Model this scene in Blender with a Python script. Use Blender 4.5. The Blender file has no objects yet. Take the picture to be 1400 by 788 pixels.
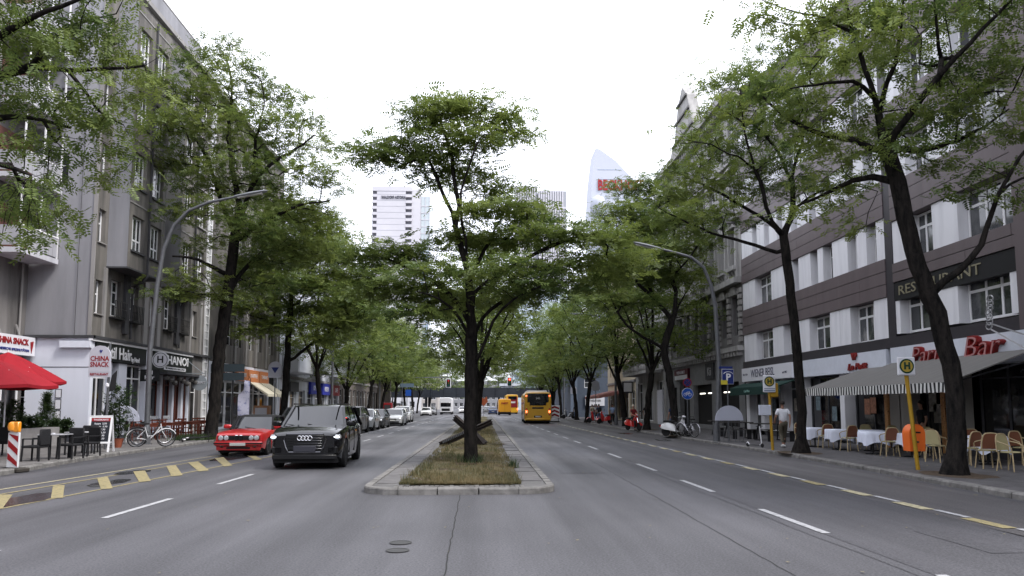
import bpy, bmesh, math, random
import numpy as np
from mathutils import Vector, Matrix
R = math.radians
S = bpy.context.scene
COL = S.collection
rnd = random.Random(11)

# ---------------- camera ----------------
F = 1018.0; PIT = R(5.3); YAW = R(2.24); CH = 1.71; VC = 460.56   # slight upward tilt, the rest by lens shift
cd = bpy.data.cameras.new('camera'); cam = bpy.data.objects.new('camera', cd); COL.objects.link(cam)
cam.location = (0, 0, CH); cam.rotation_euler = (R(90) + PIT, 0, -YAW)
cd.lens = F / 1400 * 36; cd.sensor_width = 36; cd.shift_y = (VC - 394) / 1400; cd.clip_end = 6000; cd.clip_start = 0.1
S.camera = cam
S.render.resolution_x, S.render.resolution_y = 1024, 576

# ---------------- sky, sun, exposure ----------------
SUN_EL, SUN_AZ = R(52), R(118)       # azimuth clockwise from +Y: the sun stands to the right and a little behind
W = bpy.data.worlds.new('World'); S.world = W; W.use_nodes = True
nt = W.node_tree; bgn = nt.nodes['Background']
sky = nt.nodes.new('ShaderNodeTexSky'); sky.sky_type = 'NISHITA'; sky.sun_disc = False
sky.sun_elevation = SUN_EL; sky.sun_rotation = SUN_AZ; sky.dust_density = 3.0
mx = nt.nodes.new('ShaderNodeMix'); mx.data_type = 'RGBA'; mx.inputs[0].default_value = 0.88
nz = nt.nodes.new('ShaderNodeTexNoise'); nz.inputs['Scale'].default_value = 2.2; nz.inputs['Detail'].default_value = 5
cr = nt.nodes.new('ShaderNodeValToRGB')
cr.color_ramp.elements[0].position = .3; cr.color_ramp.elements[0].color = (8.5, 8.8, 9.9, 1)
cr.color_ramp.elements[1].position = .7; cr.color_ramp.elements[1].color = (11, 11.2, 12.3, 1)
nt.links.new(nz.outputs['Fac'], cr.inputs[0])
nt.links.new(sky.outputs[0], mx.inputs[6]); nt.links.new(cr.outputs[0], mx.inputs[7])
nt.links.new(mx.outputs[2], bgn.inputs[0]); bgn.inputs[1].default_value = 0.10
sd = bpy.data.lights.new('sun', 'SUN'); sun = bpy.data.objects.new('sun', sd); COL.objects.link(sun)
sd.energy = 1.5; sd.angle = R(14); sd.color = (1, .96, .9)
sun.rotation_euler = Vector((math.sin(SUN_AZ) * math.cos(SUN_EL), math.cos(SUN_AZ) * math.cos(SUN_EL), math.sin(SUN_EL))).to_track_quat('Z', 'Y').to_euler()
S.view_settings.view_transform = 'Standard'; S.view_settings.look = 'None'
S.view_settings.exposure = 1.27; S.view_settings.gamma = 1
S.cycles.max_bounces = 5; S.cycles.diffuse_bounces = 3; S.cycles.glossy_bounces = 3; S.cycles.transmission_bounces = 3
S.cycles.transparent_max_bounces = 6; S.cycles.caustics_reflective = False; S.cycles.caustics_refractive = False
S.cycles.use_denoising = True

# ---------------- helpers ----------------
_fw = (math.sin(YAW) * math.cos(PIT), math.cos(YAW) * math.cos(PIT), math.sin(PIT))
_rt = (math.cos(YAW), -math.sin(YAW), 0)
_up = (_rt[1] * _fw[2], -_rt[0] * _fw[2], _rt[0] * _fw[1] - _rt[1] * _fw[0])
def at(u, v, Y):                       # survey helper: a sight line of the photograph met at distance Y
    a = (u - 700) / F; b = (VC - v) / F
    d = [_fw[i] + a * _rt[i] + b * _up[i] for i in range(3)]
    t = Y / d[1]
    return Vector((d[0] * t, Y, CH + d[2] * t))

def tag(o, label=None, cat=None, group=None, kind=None):
    if label: o['label'] = label
    if cat: o['category'] = cat
    if group: o['group'] = group
    if kind: o['kind'] = kind
    return o
def thing(name, loc, rz, label, cat, group=None, sc=1.0):
    o = bpy.data.objects.new(name, None); COL.objects.link(o)
    o.location = loc; o.rotation_euler = (0, 0, rz); o.scale = (sc, sc, sc)
    o.empty_display_size = .2
    return tag(o, label, cat, group)
_children = {}
def link(o, parent=None):
    COL.objects.link(o)
    if parent is not None:
        o.parent = parent; _children.setdefault(parent.name, []).append(o)
    return o
def worldloc(o):
    p = Vector((0, 0, 0))
    while o is not None:
        p = p + Vector(o.location); o = o.parent
    return p
def copy_tree(o, loc=None, rz=None, label=None, group=None, parent=None):
    c = o.copy(); link(c, parent)
    if loc is not None: c.location = loc
    if rz is not None: c.rotation_euler = (0, 0, rz)
    if label: c['label'] = label
    if group: c['group'] = group
    for ch in _children.get(o.name, []): copy_tree(ch, parent=c)
    return c

class MB:
    def __init__(s): s.v = []; s.f = []; s.m = []; s.cur = 0
    def add(s, vs, fs, M=None):
        k = len(s.v)
        s.v += [tuple(M @ Vector(p)) for p in vs] if M is not None else [tuple(p) for p in vs]
        s.f += [tuple(i + k for i in f) for f in fs]; s.m += [s.cur] * len(fs)
        return s
    def box(s, x0, x1, y0, y1, z0, z1, M=None, bv=0.0):
        if x0 > x1: x0, x1 = x1, x0
        if y0 > y1: y0, y1 = y1, y0
        if z0 > z1: z0, z1 = z1, z0
        if bv <= 0:
            return s.add([(x0, y0, z0), (x1, y0, z0), (x1, y1, z0), (x0, y1, z0), (x0, y0, z1), (x1, y0, z1), (x1, y1, z1), (x0, y1, z1)],
                     [(3, 2, 1, 0), (4, 5, 6, 7), (0, 1, 5, 4), (1, 2, 6, 5), (2, 3, 7, 6), (3, 0, 4, 7)], M)
        b = min(bv, (x1 - x0) / 2.01, (y1 - y0) / 2.01, (z1 - z0) / 2.01)
        vs = []
        for z, i in ((z0, b), (z0 + b, 0), (z1 - b, 0), (z1, b)):
            vs += [(x0 + i + b * (i == 0), y0 + i, z), (x1 - i - b * (i == 0), y0 + i, z), (x1 - i, y0 + i + b * (i == 0), z), (x1 - i, y1 - i - b * (i == 0), z),
                   (x1 - i - b * (i == 0), y1 - i, z), (x0 + i + b * (i == 0), y1 - i, z), (x0 + i, y1 - i - b * (i == 0), z), (x0 + i, y0 + i + b * (i == 0), z)]
        fs = []
        for r in range(3):
            for k in range(8): fs.append((r * 8 + k, r * 8 + (k + 1) % 8, r * 8 + 8 + (k + 1) % 8, r * 8 + 8 + k))
        fs.append(tuple(range(7, -1, -1))); fs.append(tuple(range(24, 32)))
        return s.add(vs, fs, M)
    def bar(s, a, b, w, h=None, up=(0, 0, 1)):     # rectangular bar from a to b
        a = Vector(a); b = Vector(b); h = h or w
        d = (b - a).normalized(); u = Vector(up)
        if abs(d.dot(u)) > .98: u = Vector((1, 0, 0))
        x = d.cross(u).normalized(); y = x.cross(d).normalized()
        vs = []
        for p in (a, b):
            for i, j in ((-1, -1), (1, -1), (1, 1), (-1, 1)): vs.append(p + x * (i * w / 2) + y * (j * h / 2))
        return s.add(vs, [(3, 2, 1, 0), (4, 5, 6, 7), (0, 1, 5, 4), (1, 2, 6, 5), (2, 3, 7, 6), (3, 0, 4, 7)])
    def tube(s, pts, r, n=8, cap=True, closed=False):
        pts = [Vector(p) for p in pts]; L = len(pts)
        rs = r if isinstance(r, (list, tuple)) else [r] * L
        ref = Vector((0, 0, 1)); base = len(s.v); vs = []; x = None
        for i, p in enumerate(pts):
            if closed: d = pts[(i + 1) % L] - pts[i - 1]
            else: d = pts[min(i + 1, L - 1)] - pts[max(i - 1, 0)]
            d.normalize()
            if x is None:
                x = d.cross(ref if abs(d.z) < .95 else Vector((1, 0, 0))).normalized()
            else: x = (x - d * x.dot(d)).normalized()
            y = d.cross(x)
            for k in range(n):
                t = 2 * math.pi * k / n
                vs.append(p + (x * math.cos(t) + y * math.sin(t)) * rs[i])
        fs = []
        for i in range(L if closed else L - 1):
            j = (i + 1) % L
            for k in range(n): fs.append((i * n + k, i * n + (k + 1) % n, j * n + (k + 1) % n, j * n + k))
        if cap and not closed:
            fs.append(tuple(range(n - 1, -1, -1))); fs.append(tuple((L - 1) * n + k for k in range(n)))
        return s.add(vs, fs)
    def cyl(s, c, r, h, n=16, axis='z', r2=None):
        c = Vector(c); d = {'x': Vector((1, 0, 0)), 'y': Vector((0, 1, 0)), 'z': Vector((0, 0, 1))}[axis]
        return s.tube([c - d * h / 2, c + d * h / 2], [r, r if r2 is None else r2], n)
    def lathe(s, prof, c=(0, 0, 0), n=16):
        vs = []; fs = []; c = Vector(c)
        for r, z in prof:
            for k in range(n):
                t = 2 * math.pi * k / n; vs.append(c + Vector((r * math.cos(t), r * math.sin(t), z)))
        for i in range(len(prof) - 1):
            for k in range(n): fs.append((i * n + k, i * n + (k + 1) % n, i * n + n + (k + 1) % n, i * n + n + k))
        fs.append(tuple(range(n - 1, -1, -1))); fs.append(tuple((len(prof) - 1) * n + k for k in range(n)))
        return s.add(vs, fs)
    def prism(s, poly, d0, d1, plane='xz'):         # polygon in a plane, extruded along the third axis
        n = len(poly)
        def P(a, b, d): return {'xz': (a, d, b), 'yz': (d, a, b), 'xy': (a, b, d)}[plane]
        vs = [P(a, b, d0) for a, b in poly] + [P(a, b, d1) for a, b in poly]
        fs = [tuple(range(n - 1, -1, -1)), tuple(range(n, 2 * n))] + [(i, (i + 1) % n, n + (i + 1) % n, n + i) for i in range(n)]
        return s.add(vs, fs)
    def grid(s, rows, close=False):                  # rows of equal point lists
        n = len(rows[0]); vs = [p for r in rows for p in r]; fs = []
        for i in range(len(rows) - 1):
            for k in range(n if close else n - 1):
                fs.append((i * n + k, i * n + (k + 1) % n, i * n + n + (k + 1) % n, i * n + n + k))
        return s.add(vs, fs)
    def mesh(s, name, mats, smooth=False, off=None):
        me = bpy.data.meshes.new(name)
        vs = s.v if off is None else [(p[0] - off[0], p[1] - off[1], p[2] - off[2]) for p in s.v]
        me.from_pydata(vs, [], s.f); mats = mats if isinstance(mats, (list, tuple)) else [mats]
        for m in mats: me.materials.append(m)
        if len(mats) > 1: me.polygons.foreach_set('material_index', s.m)
        if smooth:
            me.polygons.foreach_set('use_smooth', [True] * len(s.f))
            if smooth != 'all': me.set_sharp_from_angle(angle=R(38))
        me.update(); return me
    def build(s, name, mats, parent=None, smooth=False, world=True, **kw):
        off = worldloc(parent) if (parent is not None and world) else None
        o = bpy.data.objects.new(name, s.mesh(name, mats, smooth, off))
        link(o, parent); tag(o, **kw); return o

def fixn(o):
    bm = bmesh.new(); bm.from_mesh(o.data); bmesh.ops.recalc_face_normals(bm, faces=bm.faces); bm.to_mesh(o.data); bm.free()

# ---------------- materials ----------------
_mats = {}
def mat(name, c, rough=.6, metal=0, var=0.0, scale=3.0, bump=0.0, bscale=60, spec=.3, emis=None, es=0, streak=False, coat=0, c2=None, stretch=None, thr=None):
    if name in _mats: return _mats[name]
    m = bpy.data.materials.new(name); m.use_nodes = True; n = m.node_tree; b = n.nodes['Principled BSDF']
    b.inputs['Base Color'].default_value = (*c, 1); b.inputs['Roughness'].default_value = rough; b.inputs['Metallic'].default_value = metal
    b.inputs['Specular IOR Level'].default_value = spec; b.inputs['Coat Weight'].default_value = coat; b.inputs['Coat Roughness'].default_value = .04
    if emis: b.inputs['Emission Color'].default_value = (*emis, 1); b.inputs['Emission Strength'].default_value = es
    if var or c2:
        tc = n.nodes.new('ShaderNodeNewGeometry'); mp = n.nodes.new('ShaderNodeMapping')
        n.links.new(tc.outputs['Position'], mp.inputs[0])
        if streak: mp.inputs['Scale'].default_value = (1, 1, .12)
        if stretch: mp.inputs['Scale'].default_value = stretch
        t = n.nodes.new('ShaderNodeTexNoise'); t.inputs['Scale'].default_value = scale; t.inputs['Detail'].default_value = 8; t.inputs['Roughness'].default_value = .65
        n.links.new(mp.outputs[0], t.inputs['Vector'])
        rp = n.nodes.new('ShaderNodeValToRGB')
        lo, hi = thr or (.32, .68)
        rp.color_ramp.elements[0].position = lo; rp.color_ramp.elements[1].position = hi
        ca = c2 or tuple(max(0, x * (1 - var)) for x in c); cb = c if c2 else tuple(min(1, x * (1 + var)) for x in c)
        rp.color_ramp.elements[0].color = (*ca, 1); rp.color_ramp.elements[1].color = (*cb, 1)
        n.links.new(t.outputs['Fac'], rp.inputs[0]); n.links.new(rp.outputs[0], b.inputs['Base Color'])
    if bump:
        t2 = n.nodes.new('ShaderNodeTexNoise'); t2.inputs['Scale'].default_value = bscale; t2.inputs['Detail'].default_value = 4
        tc2 = n.nodes.new('ShaderNodeNewGeometry'); n.links.new(tc2.outputs['Position'], t2.inputs['Vector'])
        bp = n.nodes.new('ShaderNodeBump'); bp.inputs['Strength'].default_value = bump; bp.inputs['Distance'].default_value = .02
        n.links.new(t2.outputs['Fac'], bp.inputs['Height']); n.links.new(bp.outputs[0], b.inputs['Normal'])
    _mats[name] = m; return m
def asphalt(name, base, seams=True):
    m = mat(name, base, rough=.62, bump=.25, bscale=90, spec=.3)
    n = m.node_tree; b = n.nodes['Principled BSDF']
    g = n.nodes.new('ShaderNodeNewGeometry')
    def noise(sc, st, det=6):
        mp = n.nodes.new('ShaderNodeMapping'); mp.inputs['Scale'].default_value = st
        t = n.nodes.new('ShaderNodeTexNoise'); t.inputs['Scale'].default_value = sc; t.inputs['Detail'].default_value = det
        n.links.new(g.outputs['Position'], mp.inputs[0]); n.links.new(mp.outputs[0], t.inputs['Vector']); return t
    a = noise(1.1, (1, .06, 1)); c = noise(.35, (1, .6, 1), 4); d = noise(38, (1, 1, 1), 3)
    def mr(t, lo, hi, f0=.3, f1=.7):
        q = n.nodes.new('ShaderNodeMapRange'); q.inputs[1].default_value = f0; q.inputs[2].default_value = f1
        q.inputs[3].default_value = lo; q.inputs[4].default_value = hi; n.links.new(t.outputs['Fac'], q.inputs[0]); return q.outputs[0]
    def mul(p, q):
        k = n.nodes.new('ShaderNodeMath'); k.operation = 'MULTIPLY'; n.links.new(p, k.inputs[0]); n.links.new(q, k.inputs[1]); return k.outputs[0]
    sx = n.nodes.new('ShaderNodeSeparateXYZ'); n.links.new(g.outputs['Position'], sx.inputs[0])
    w1 = n.nodes.new('ShaderNodeMath'); w1.operation = 'MULTIPLY'; w1.inputs[1].default_value = 6.2832 / 1.62; n.links.new(sx.outputs['X'], w1.inputs[0])
    w2 = n.nodes.new('ShaderNodeMath'); w2.operation = 'SINE'; n.links.new(w1.outputs[0], w2.inputs[0])
    w3 = n.nodes.new('ShaderNodeMath'); w3.operation = 'MULTIPLY_ADD'; w3.inputs[1].default_value = .07; w3.inputs[2].default_value = 1.0; n.links.new(w2.outputs[0], w3.inputs[0])
    v = mul(mul(mul(mr(a, .76, 1.2), mr(c, .8, 1.18)), mr(d, .58, 1.48)), w3.outputs[0])
    vm = n.nodes.new('ShaderNodeVectorMath'); vm.operation = 'SCALE'; vm.inputs[0].default_value = base; n.links.new(v, vm.inputs['Scale'])
    n.links.new(vm.outputs[0], b.inputs['Base Color'])
    n.links.new(mr(a, .7, .52), b.inputs['Roughness'])
    return m
M_ASPH = asphalt('asphalt', (.080, .079, .086))
M_ASPH2 = asphalt('old_asphalt', (.065, .064, .070))
M_BIKE = asphalt('bike_lane_asphalt', (.078, .074, .076))
M_PAVE = mat('pavement_mosaic', (.135, .128, .125), .8, var=.25, scale=4, bump=.6, bscale=45)
M_PAVER = mat('pavement_mosaic_shaded', (.082, .078, .08), .8, var=.3, scale=3, bump=.6, bscale=45)  # right pavement: the same mosaic with the shade of the trees put into its colour
M_KERB = mat('granite_kerb', (.165, .158, .15), .8, var=.42, scale=3.5, bump=.3, bscale=120)
M_SLAB = mat('concrete_slab', (.125, .12, .12), .8, var=.3, scale=2.2, bump=.3)
M_SOIL = mat('soil', (.07, .05, .033), .95, var=.5, scale=9, bump=.8)
M_LINE = mat('road_paint_white', (.36, .36, .37), .65, c2=(.17, .17, .175), scale=11, thr=(.34, .48))
M_YEL = mat('road_paint_yellow', (.28, .235, .12), .7, c2=(.13, .12, .085), thr=(.36, .5), scale=16)
M_YELW = mat('road_paint_worn_yellow', (.29, .26, .17), .6, var=.45, scale=10, thr=(.3, .55))
M_BLK = mat('black_rubber', (.012, .012, .013), .75)
M_BLKM = mat('black_metal', (.02, .02, .022), .4)
M_CHR = mat('chrome', (.75, .75, .77), .12, 1)
M_ALU = mat('rim_aluminium', (.38, .38, .4), .3, 1)
M_GAL = mat('galvanised_steel', (.14, .145, .155), .5, .6, var=.15, scale=6)
M_WHT = mat('white_paint', (.75, .75, .77), .5)
M_WFR = mat('white_window_frame', (.78, .78, .8), .4)
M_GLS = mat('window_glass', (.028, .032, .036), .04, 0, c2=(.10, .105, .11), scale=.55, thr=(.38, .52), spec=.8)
M_GLD = mat('dark_shop_glass', (.006, .006, .008), .05, 0, c2=(.03, .028, .026), scale=1.4, thr=(.4, .5), spec=.5)
M_CARG = mat('car_glass', (.006, .007, .009), .015, 0, spec=.9)
M_BARK = mat('bark', (.024, .021, .019), 1.0, c2=(.007, .007, .007), thr=(.35, .6), scale=9, bump=1.0, bscale=24, stretch=(1, 1, .3), spec=.05)
M_BLACK = mat('flat_black', (.006, .006, .007), .6)
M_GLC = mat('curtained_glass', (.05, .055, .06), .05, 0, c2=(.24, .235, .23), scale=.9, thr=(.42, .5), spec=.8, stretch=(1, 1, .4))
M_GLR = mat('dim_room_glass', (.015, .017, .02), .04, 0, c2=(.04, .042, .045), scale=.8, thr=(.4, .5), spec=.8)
def leafmat(name, c1, c2):
    m = bpy.data.materials.new(name); m.use_nodes = True; n = m.node_tree; n.nodes.remove(n.nodes['Principled BSDF'])
    out = n.nodes['Material Output']
    at_ = n.nodes.new('ShaderNodeAttribute'); at_.attribute_name = 'tint'
    rp = n.nodes.new('ShaderNodeValToRGB'); rp.color_ramp.elements[0].color = (*c1, 1); rp.color_ramp.elements[1].color = (*c2, 1)
    n.links.new(at_.outputs['Fac'], rp.inputs[0])
    d = n.nodes.new('ShaderNodeBsdfDiffuse'); t = n.nodes.new('ShaderNodeBsdfTranslucent'); mxs = n.nodes.new('ShaderNodeMixShader'); mxs.inputs[0].default_value = .5
    g = n.nodes.new('ShaderNodeBsdfGlossy'); g.inputs['Roughness'].default_value = .45; g.inputs[0].default_value = (.5, .55, .5, 1)
    m2 = n.nodes.new('ShaderNodeMixShader'); m2.inputs[0].default_value = .05
    n.links.new(rp.outputs[0], d.inputs[0]); n.links.new(rp.outputs[0], t.inputs[0])
    n.links.new(d.outputs[0], mxs.inputs[1]); n.links.new(t.outputs[0], mxs.inputs[2])
    n.links.new(mxs.outputs[0], m2.inputs[1]); n.links.new(g.outputs[0], m2.inputs[2])
    n.links.new(m2.outputs[0], out.inputs[0]); return m
M_LEAF = leafmat('locust_leaves', (.058, .098, .024), (.205, .25, .058))
M_LEAFD = leafmat('shrub_leaves', (.018, .04, .016), (.06, .09, .03))
M_GRASS = leafmat('grass_blades', (.045, .066, .024), (.25, .195, .10))

def textmesh(s, size, extrude=.01, bold=0.0, xs=1.0, shear=0.0):
    c = bpy.data.curves.new('lettering', 'FONT'); c.body = s; c.size = size; c.extrude = extrude; c.offset = bold; c.shear = shear
    c.resolution_u = 2; c.align_x = 'CENTER'; c.align_y = 'CENTER'
    o = bpy.data.objects.new('lettering', c); COL.objects.link(o)
    dg = bpy.context.evaluated_depsgraph_get(); me = bpy.data.meshes.new_from_object(o.evaluated_get(dg))
    bpy.data.objects.remove(o)
    if xs != 1: me.transform(Matrix.Diagonal((xs, 1, 1, 1)))
    return me
ROT = {'L': R(90), 'R': R(-90), 'F': 0.0, 'B': R(180)}
_ym = [None]
def P3(side, c, a, z, d=0.0):
    if _ym[0] and side == 'L': a = _ym[0](a)
    return {'L': (c + d, a, z), 'R': (c - d, a, z), 'F': (a, c - d, z), 'B': (a, c + d, z)}[side]
def lettering(s, size, side, c, a, z, d, m, parent=None, extrude=.012, bold=0.0, xs=1.0, name='lettering', width=None, shear=0.0, tilt=0.0):
    me = textmesh(s, size, extrude, bold, 1.0, shear)
    w = max(v.co.x for v in me.vertices) - min(v.co.x for v in me.vertices)
    if _ym[0] and width: width *= .78
    k = width / w if width else xs
    me.transform(Matrix.Diagonal((k, 1, 1, 1)))
    me.transform(Matrix.Rotation(ROT[side], 4, 'Z') @ Matrix.Rotation(tilt, 4, 'Y') @ Matrix.Rotation(R(90), 4, 'X'))
    me.materials.clear(); me.materials.append(m)
    o = bpy.data.objects.new(name, me); p = Vector(P3(side, c, a, z, d))
    if parent is not None: p -= worldloc(parent)
    o.location = p; link(o, parent); return o

# ---- windows (cached meshes) ----
_win = {}
def window(parent, side, c, a, z, w, h, cols=2, rows=(.62,), fr=.06, m=None, glass=None, many=False, name='window', depth=.06, mull=.045):
    """window centred at a, bottom at z; rows = heights (fraction) of transoms; its frame is the part, its panes the sub-parts"""
    m = m or M_WFR; glass = glass or M_GLS
    if _ym[0]: w = w * .78
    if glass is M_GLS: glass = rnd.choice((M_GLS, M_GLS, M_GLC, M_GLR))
    xs = list(cols) if isinstance(cols, (list, tuple)) else [i / cols for i in range(1, cols)]
    key = (round(w, 2), round(h, 2), tuple(xs), tuple(rows), fr, m.name, glass.name, many, depth, mull)
    if key not in _win:
        b = MB(); H = w / 2
        b.box(-H, H, 0, depth, 0, fr); b.box(-H, H, 0, depth, h - fr, h); b.box(-H, -H + fr, .002, depth, fr, h - fr); b.box(H - fr, H, .002, depth, fr, h - fr)
        for x in xs: b.box(-H + w * x - mull / 2, -H + w * x + mull / 2, .004, depth, fr, h - fr)
        for r_ in rows: b.box(-H + fr, H - fr, .006, depth, h * r_ - mull / 2, h * r_ + mull / 2)
        fm = b.mesh('window', m); pm = []
        if many:
            ex = [fr / w] + xs + [1 - fr / w]; ez = [fr / h] + list(rows) + [1 - fr / h]
            for i in range(len(ex) - 1):
                for j in range(len(ez) - 1):
                    q = MB(); q.box(-H + w * ex[i], -H + w * ex[i + 1], depth * .5, depth * .7, h * ez[j], h * ez[j + 1]); pm.append(q.mesh('pane', glass))
        else:
            q = MB(); q.box(-H + fr, H - fr, depth * .5, depth * .7, fr, h - fr); pm.append(q.mesh('pane', glass))
        _win[key] = (fm, pm)
    fm, pm = _win[key]
    o = bpy.data.objects.new(name, fm); o.location = Vector(P3(side, c, a, z)) - (worldloc(parent) if parent is not None else Vector())
    o.rotation_euler = (0, 0, ROT[side]); link(o, parent)
    for p in pm: link(bpy.data.objects.new('pane', p), o)
    return o
def fbox(b, side, c, a0, a1, z0, z1, d0, d1, bv=0):
    p = P3(side, c, a0, z0, d0); q = P3(side, c, a1, z1, d1)
    b.box(p[0], q[0], p[1], q[1], p[2], q[2], bv=bv); return b
def wallholes(b, side, c, a0, a1, z0, z1, holes, depth=.25):
    """wall face with real openings; holes = (a0,a1,z0,z1)"""
    A = sorted({a0, a1} | {x for h in holes for x in h[:2] if a0 < x < a1}); Z = sorted({z0, z1} | {x for h in holes for x in h[2:] if z0 < x < z1})
    for i in range(len(A) - 1):
        for j in range(len(Z) - 1):
            ca = (A[i] + A[i + 1]) / 2; cz = (Z[j] + Z[j + 1]) / 2
            if any(h[0] < ca < h[1] and h[2] < cz < h[3] for h in holes): continue
            b.add([P3(side, c, A[i], Z[j]), P3(side, c, A[i + 1], Z[j]), P3(side, c, A[i + 1], Z[j + 1]), P3(side, c, A[i], Z[j + 1])], [(0, 1, 2, 3)])
    for h in holes:
        e = [(h[0], h[2]), (h[1], h[2]), (h[1], h[3]), (h[0], h[3])]
        for k in range(4):
            p, q = e[k], e[(k + 1) % 4]
            b.add([P3(side, c, p[0], p[1]), P3(side, c, q[0], q[1]), P3(side, c, q[0], q[1], -depth), P3(side, c, p[0], p[1], -depth)], [(0, 1, 2, 3)])
    return b
# ================= SETTING: ground, roads, pavements =================
def sheet(name, pts, z, m, parent=None, **kw):
    b = MB(); b.add([(x, y, z) for x, y in pts], [tuple(range(len(pts)))]); return b.build(name, m, parent, **kw)
sheet('ground', [(-1500, -300), (1500, -300), (1500, 3000), (-1500, 3000)], -.012, mat('far_ground', (.09, .09, .09), .9, var=.2, scale=.05), kind='structure')
KL = [(-11.5, -20), (-11.45, 12), (-11.62, 17), (-11.95, 20.2), (-12.35, 23.5), (-12.56, 27.5), (-12.62, 34), (-12.62, 118)]
KR = [(9.4, -20), (9.5, 8), (9.73, 13.4), (10.12, 19.5), (10.25, 25), (10.3, 31), (10.15, 42), (9.95, 54), (9.85, 118)]
road = sheet('road', [(-40, -25), (40, -25), (40, 420), (-40, 420)], 0, M_ASPH, kind='structure')
def strip(name, pl, w, z, m, parent, side=0, **kw):
    b = MB()
    rows = []
    for i, p in enumerate(pl):
        a = Vector(pl[max(i - 1, 0)]); c = Vector(pl[min(i + 1, len(pl) - 1)]); d = (c - a).normalized(); n = Vector((d.y, -d.x))
        q = Vector(p); rows.append([(*(q - n * w * (.5 - side)), z), (*(q + n * w * (.5 + side)), z)])
    b.grid(rows); return b.build(name, m, parent, **kw)
# bike lane of its own asphalt on the right, older lane surface beside it
strip('bike_lane', [(x - 1.27, y) for x, y in KR], 2.46, .004, M_BIKE, road)
strip('outer_lane', [(5.9, -20), (5.75, 60), (5.6, 118)], 2.55, .004, M_ASPH2, road)
pv = None
def pavement(pl, xo, m=M_PAVE, name='pavement'):
    b = MB()
    rows = [[(p[0], p[1], .12), (xo, p[1], .12)] for p in pl]; b.grid(rows)
    return b.build(name, m, kind='structure')
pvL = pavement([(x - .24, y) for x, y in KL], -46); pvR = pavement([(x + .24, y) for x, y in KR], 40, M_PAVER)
def kerb(pl, parent, sgn, y0, y1, far):
    """single stones up to y1, one joined run beyond"""
    def X(y):
        for (a, b), (c, d) in zip(pl, pl[1:]):
            if b <= y <= d: return a + (c - a) * (y - b) / (d - b)
        return pl[-1][0]
    y = y0; n = 0
    while y < y1:
        L = rnd.uniform(.93, 1.12); x = X(y + L / 2); h = .12 + rnd.uniform(-.006, .008); dx = rnd.uniform(-.01, .01)
        a0 = X(y) + dx; a1 = X(y + L) + dx; w = sgn * .24; g = .014
        b = MB()
        vs = []
        for (xx, yy) in ((a0, y + g), (a0 + w, y + g), (a1 + w, y + L - g), (a1, y + L - g)): vs.append((xx, yy))
        c = .022 * sgn
        b.add([(*vs[0], -.02), (*vs[1], -.02), (*vs[2], -.02), (*vs[3], -.02),
               (vs[0][0], vs[0][1], h - .03), (*vs[1], h), (*vs[2], h), (vs[3][0], vs[3][1], h - .03), (vs[0][0] + c, vs[0][1], h), (vs[3][0] + c, vs[3][1], h)],
              [(0, 4, 8, 5, 1), (3, 2, 6, 9, 7), (0, 3, 7, 4), (4, 7, 9, 8), (8, 9, 6, 5), (1, 5, 6, 2)])
        b.build('kerb_stone', M_KERB, parent); y += L; n += 1
    b = MB()
    while y < far:
        L = 1.6; a0 = X(y); a1 = X(y + L); w = sgn * .24
        b.add([(a0, y, 0), (a0, y, .12), (a0 + w, y, .123), (a1 + w, y + L - .03, .123), (a1, y + L - .03, .12), (a1, y + L - .03, 0)], [(0, 1, 4, 5), (1, 2, 3, 4)]); y += L
    b.build('kerb_run', M_KERB, parent, kind='stuff')
kerb(KL, pvL, -1, 6, 62, 118); kerb(KR, pvR, 1, 6, 62, 118)
# granite gutter line and dark joint along both kerbs
strip('gutter', [(x + .12, y) for x, y in KL], .2, .0045, M_ASPH2, road); strip('gutter', [(x - .1, y) for x, y in KR], .18, .0085, M_ASPH2, road)
# lane paint
def quad(name, q, z, m, parent=road):
    b = MB(); b.add([(x, y, z) for x, y in q], [(0, 1, 2, 3)]); b.build(name, m, parent)
y = 5.2
while y < 112:
    quad('lane_dash', [(4.62 - y * .006, y), (4.74 - y * .006, y), (4.74 - (y + 2.35) * .006, y + 2.35), (4.62 - (y + 2.35) * .006, y + 2.35)], .008, M_LINE); y += 4.83
y = 6.85
while y < 112:
    quad('lane_dash', [(-5.82, y), (-5.70, y), (-5.68, y + 2.4), (-5.80, y + 2.4)], .008, M_LINE); y += 4.93
for (p0, p1, z, m, w) in (((-7.99 - .55, 5), (-7.16 + .5, 33), .008, M_YEL, .085), ((-9.95, 5), (-8.15, 33), .008, M_YEL, .085), ((-10.7, 3.5), (-8.75, 31.5), .008, M_YELW, .09)):
    strip('yellow_line', [p0, p1], w, z, m, road)
strip('parking_line', [(-7.25, 36), (-7.2, 62), (-7.3, 112)], .1, .008, M_LINE, road)
HQ = [[(-9.25, 12.9), (-8.95, 12.6), (-8.12, 11.2), (-8.42, 11.4)], [(-9.3, 14.9), (-8.98, 14.9), (-7.92, 12.9), (-8.2, 12.75)],
 [(-9.23, 16.53), (-8.93, 16.6), (-7.74, 14.36), (-7.99, 14.26)], [(-9.19, 18.27), (-8.95, 18.5), (-7.6, 15.95), (-7.82, 15.72)],
 [(-9.11, 19.91), (-8.86, 20.3), (-7.5, 17.5), (-7.7, 17.15)], [(-9.0, 21.7), (-8.8, 22.1), (-7.33, 18.9), (-7.55, 18.5)], [(-8.9, 22.95), (-8.72, 23.6), (-7.2, 20.3), (-7.4, 19.84)],
 [(-8.75, 24.79), (-8.58, 25.47), (-7.12, 21.9), (-7.28, 21.4)], [(-8.59, 27.2), (-8.45, 27.75), (-6.97, 24.3), (-7.12, 23.8)]]
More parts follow.
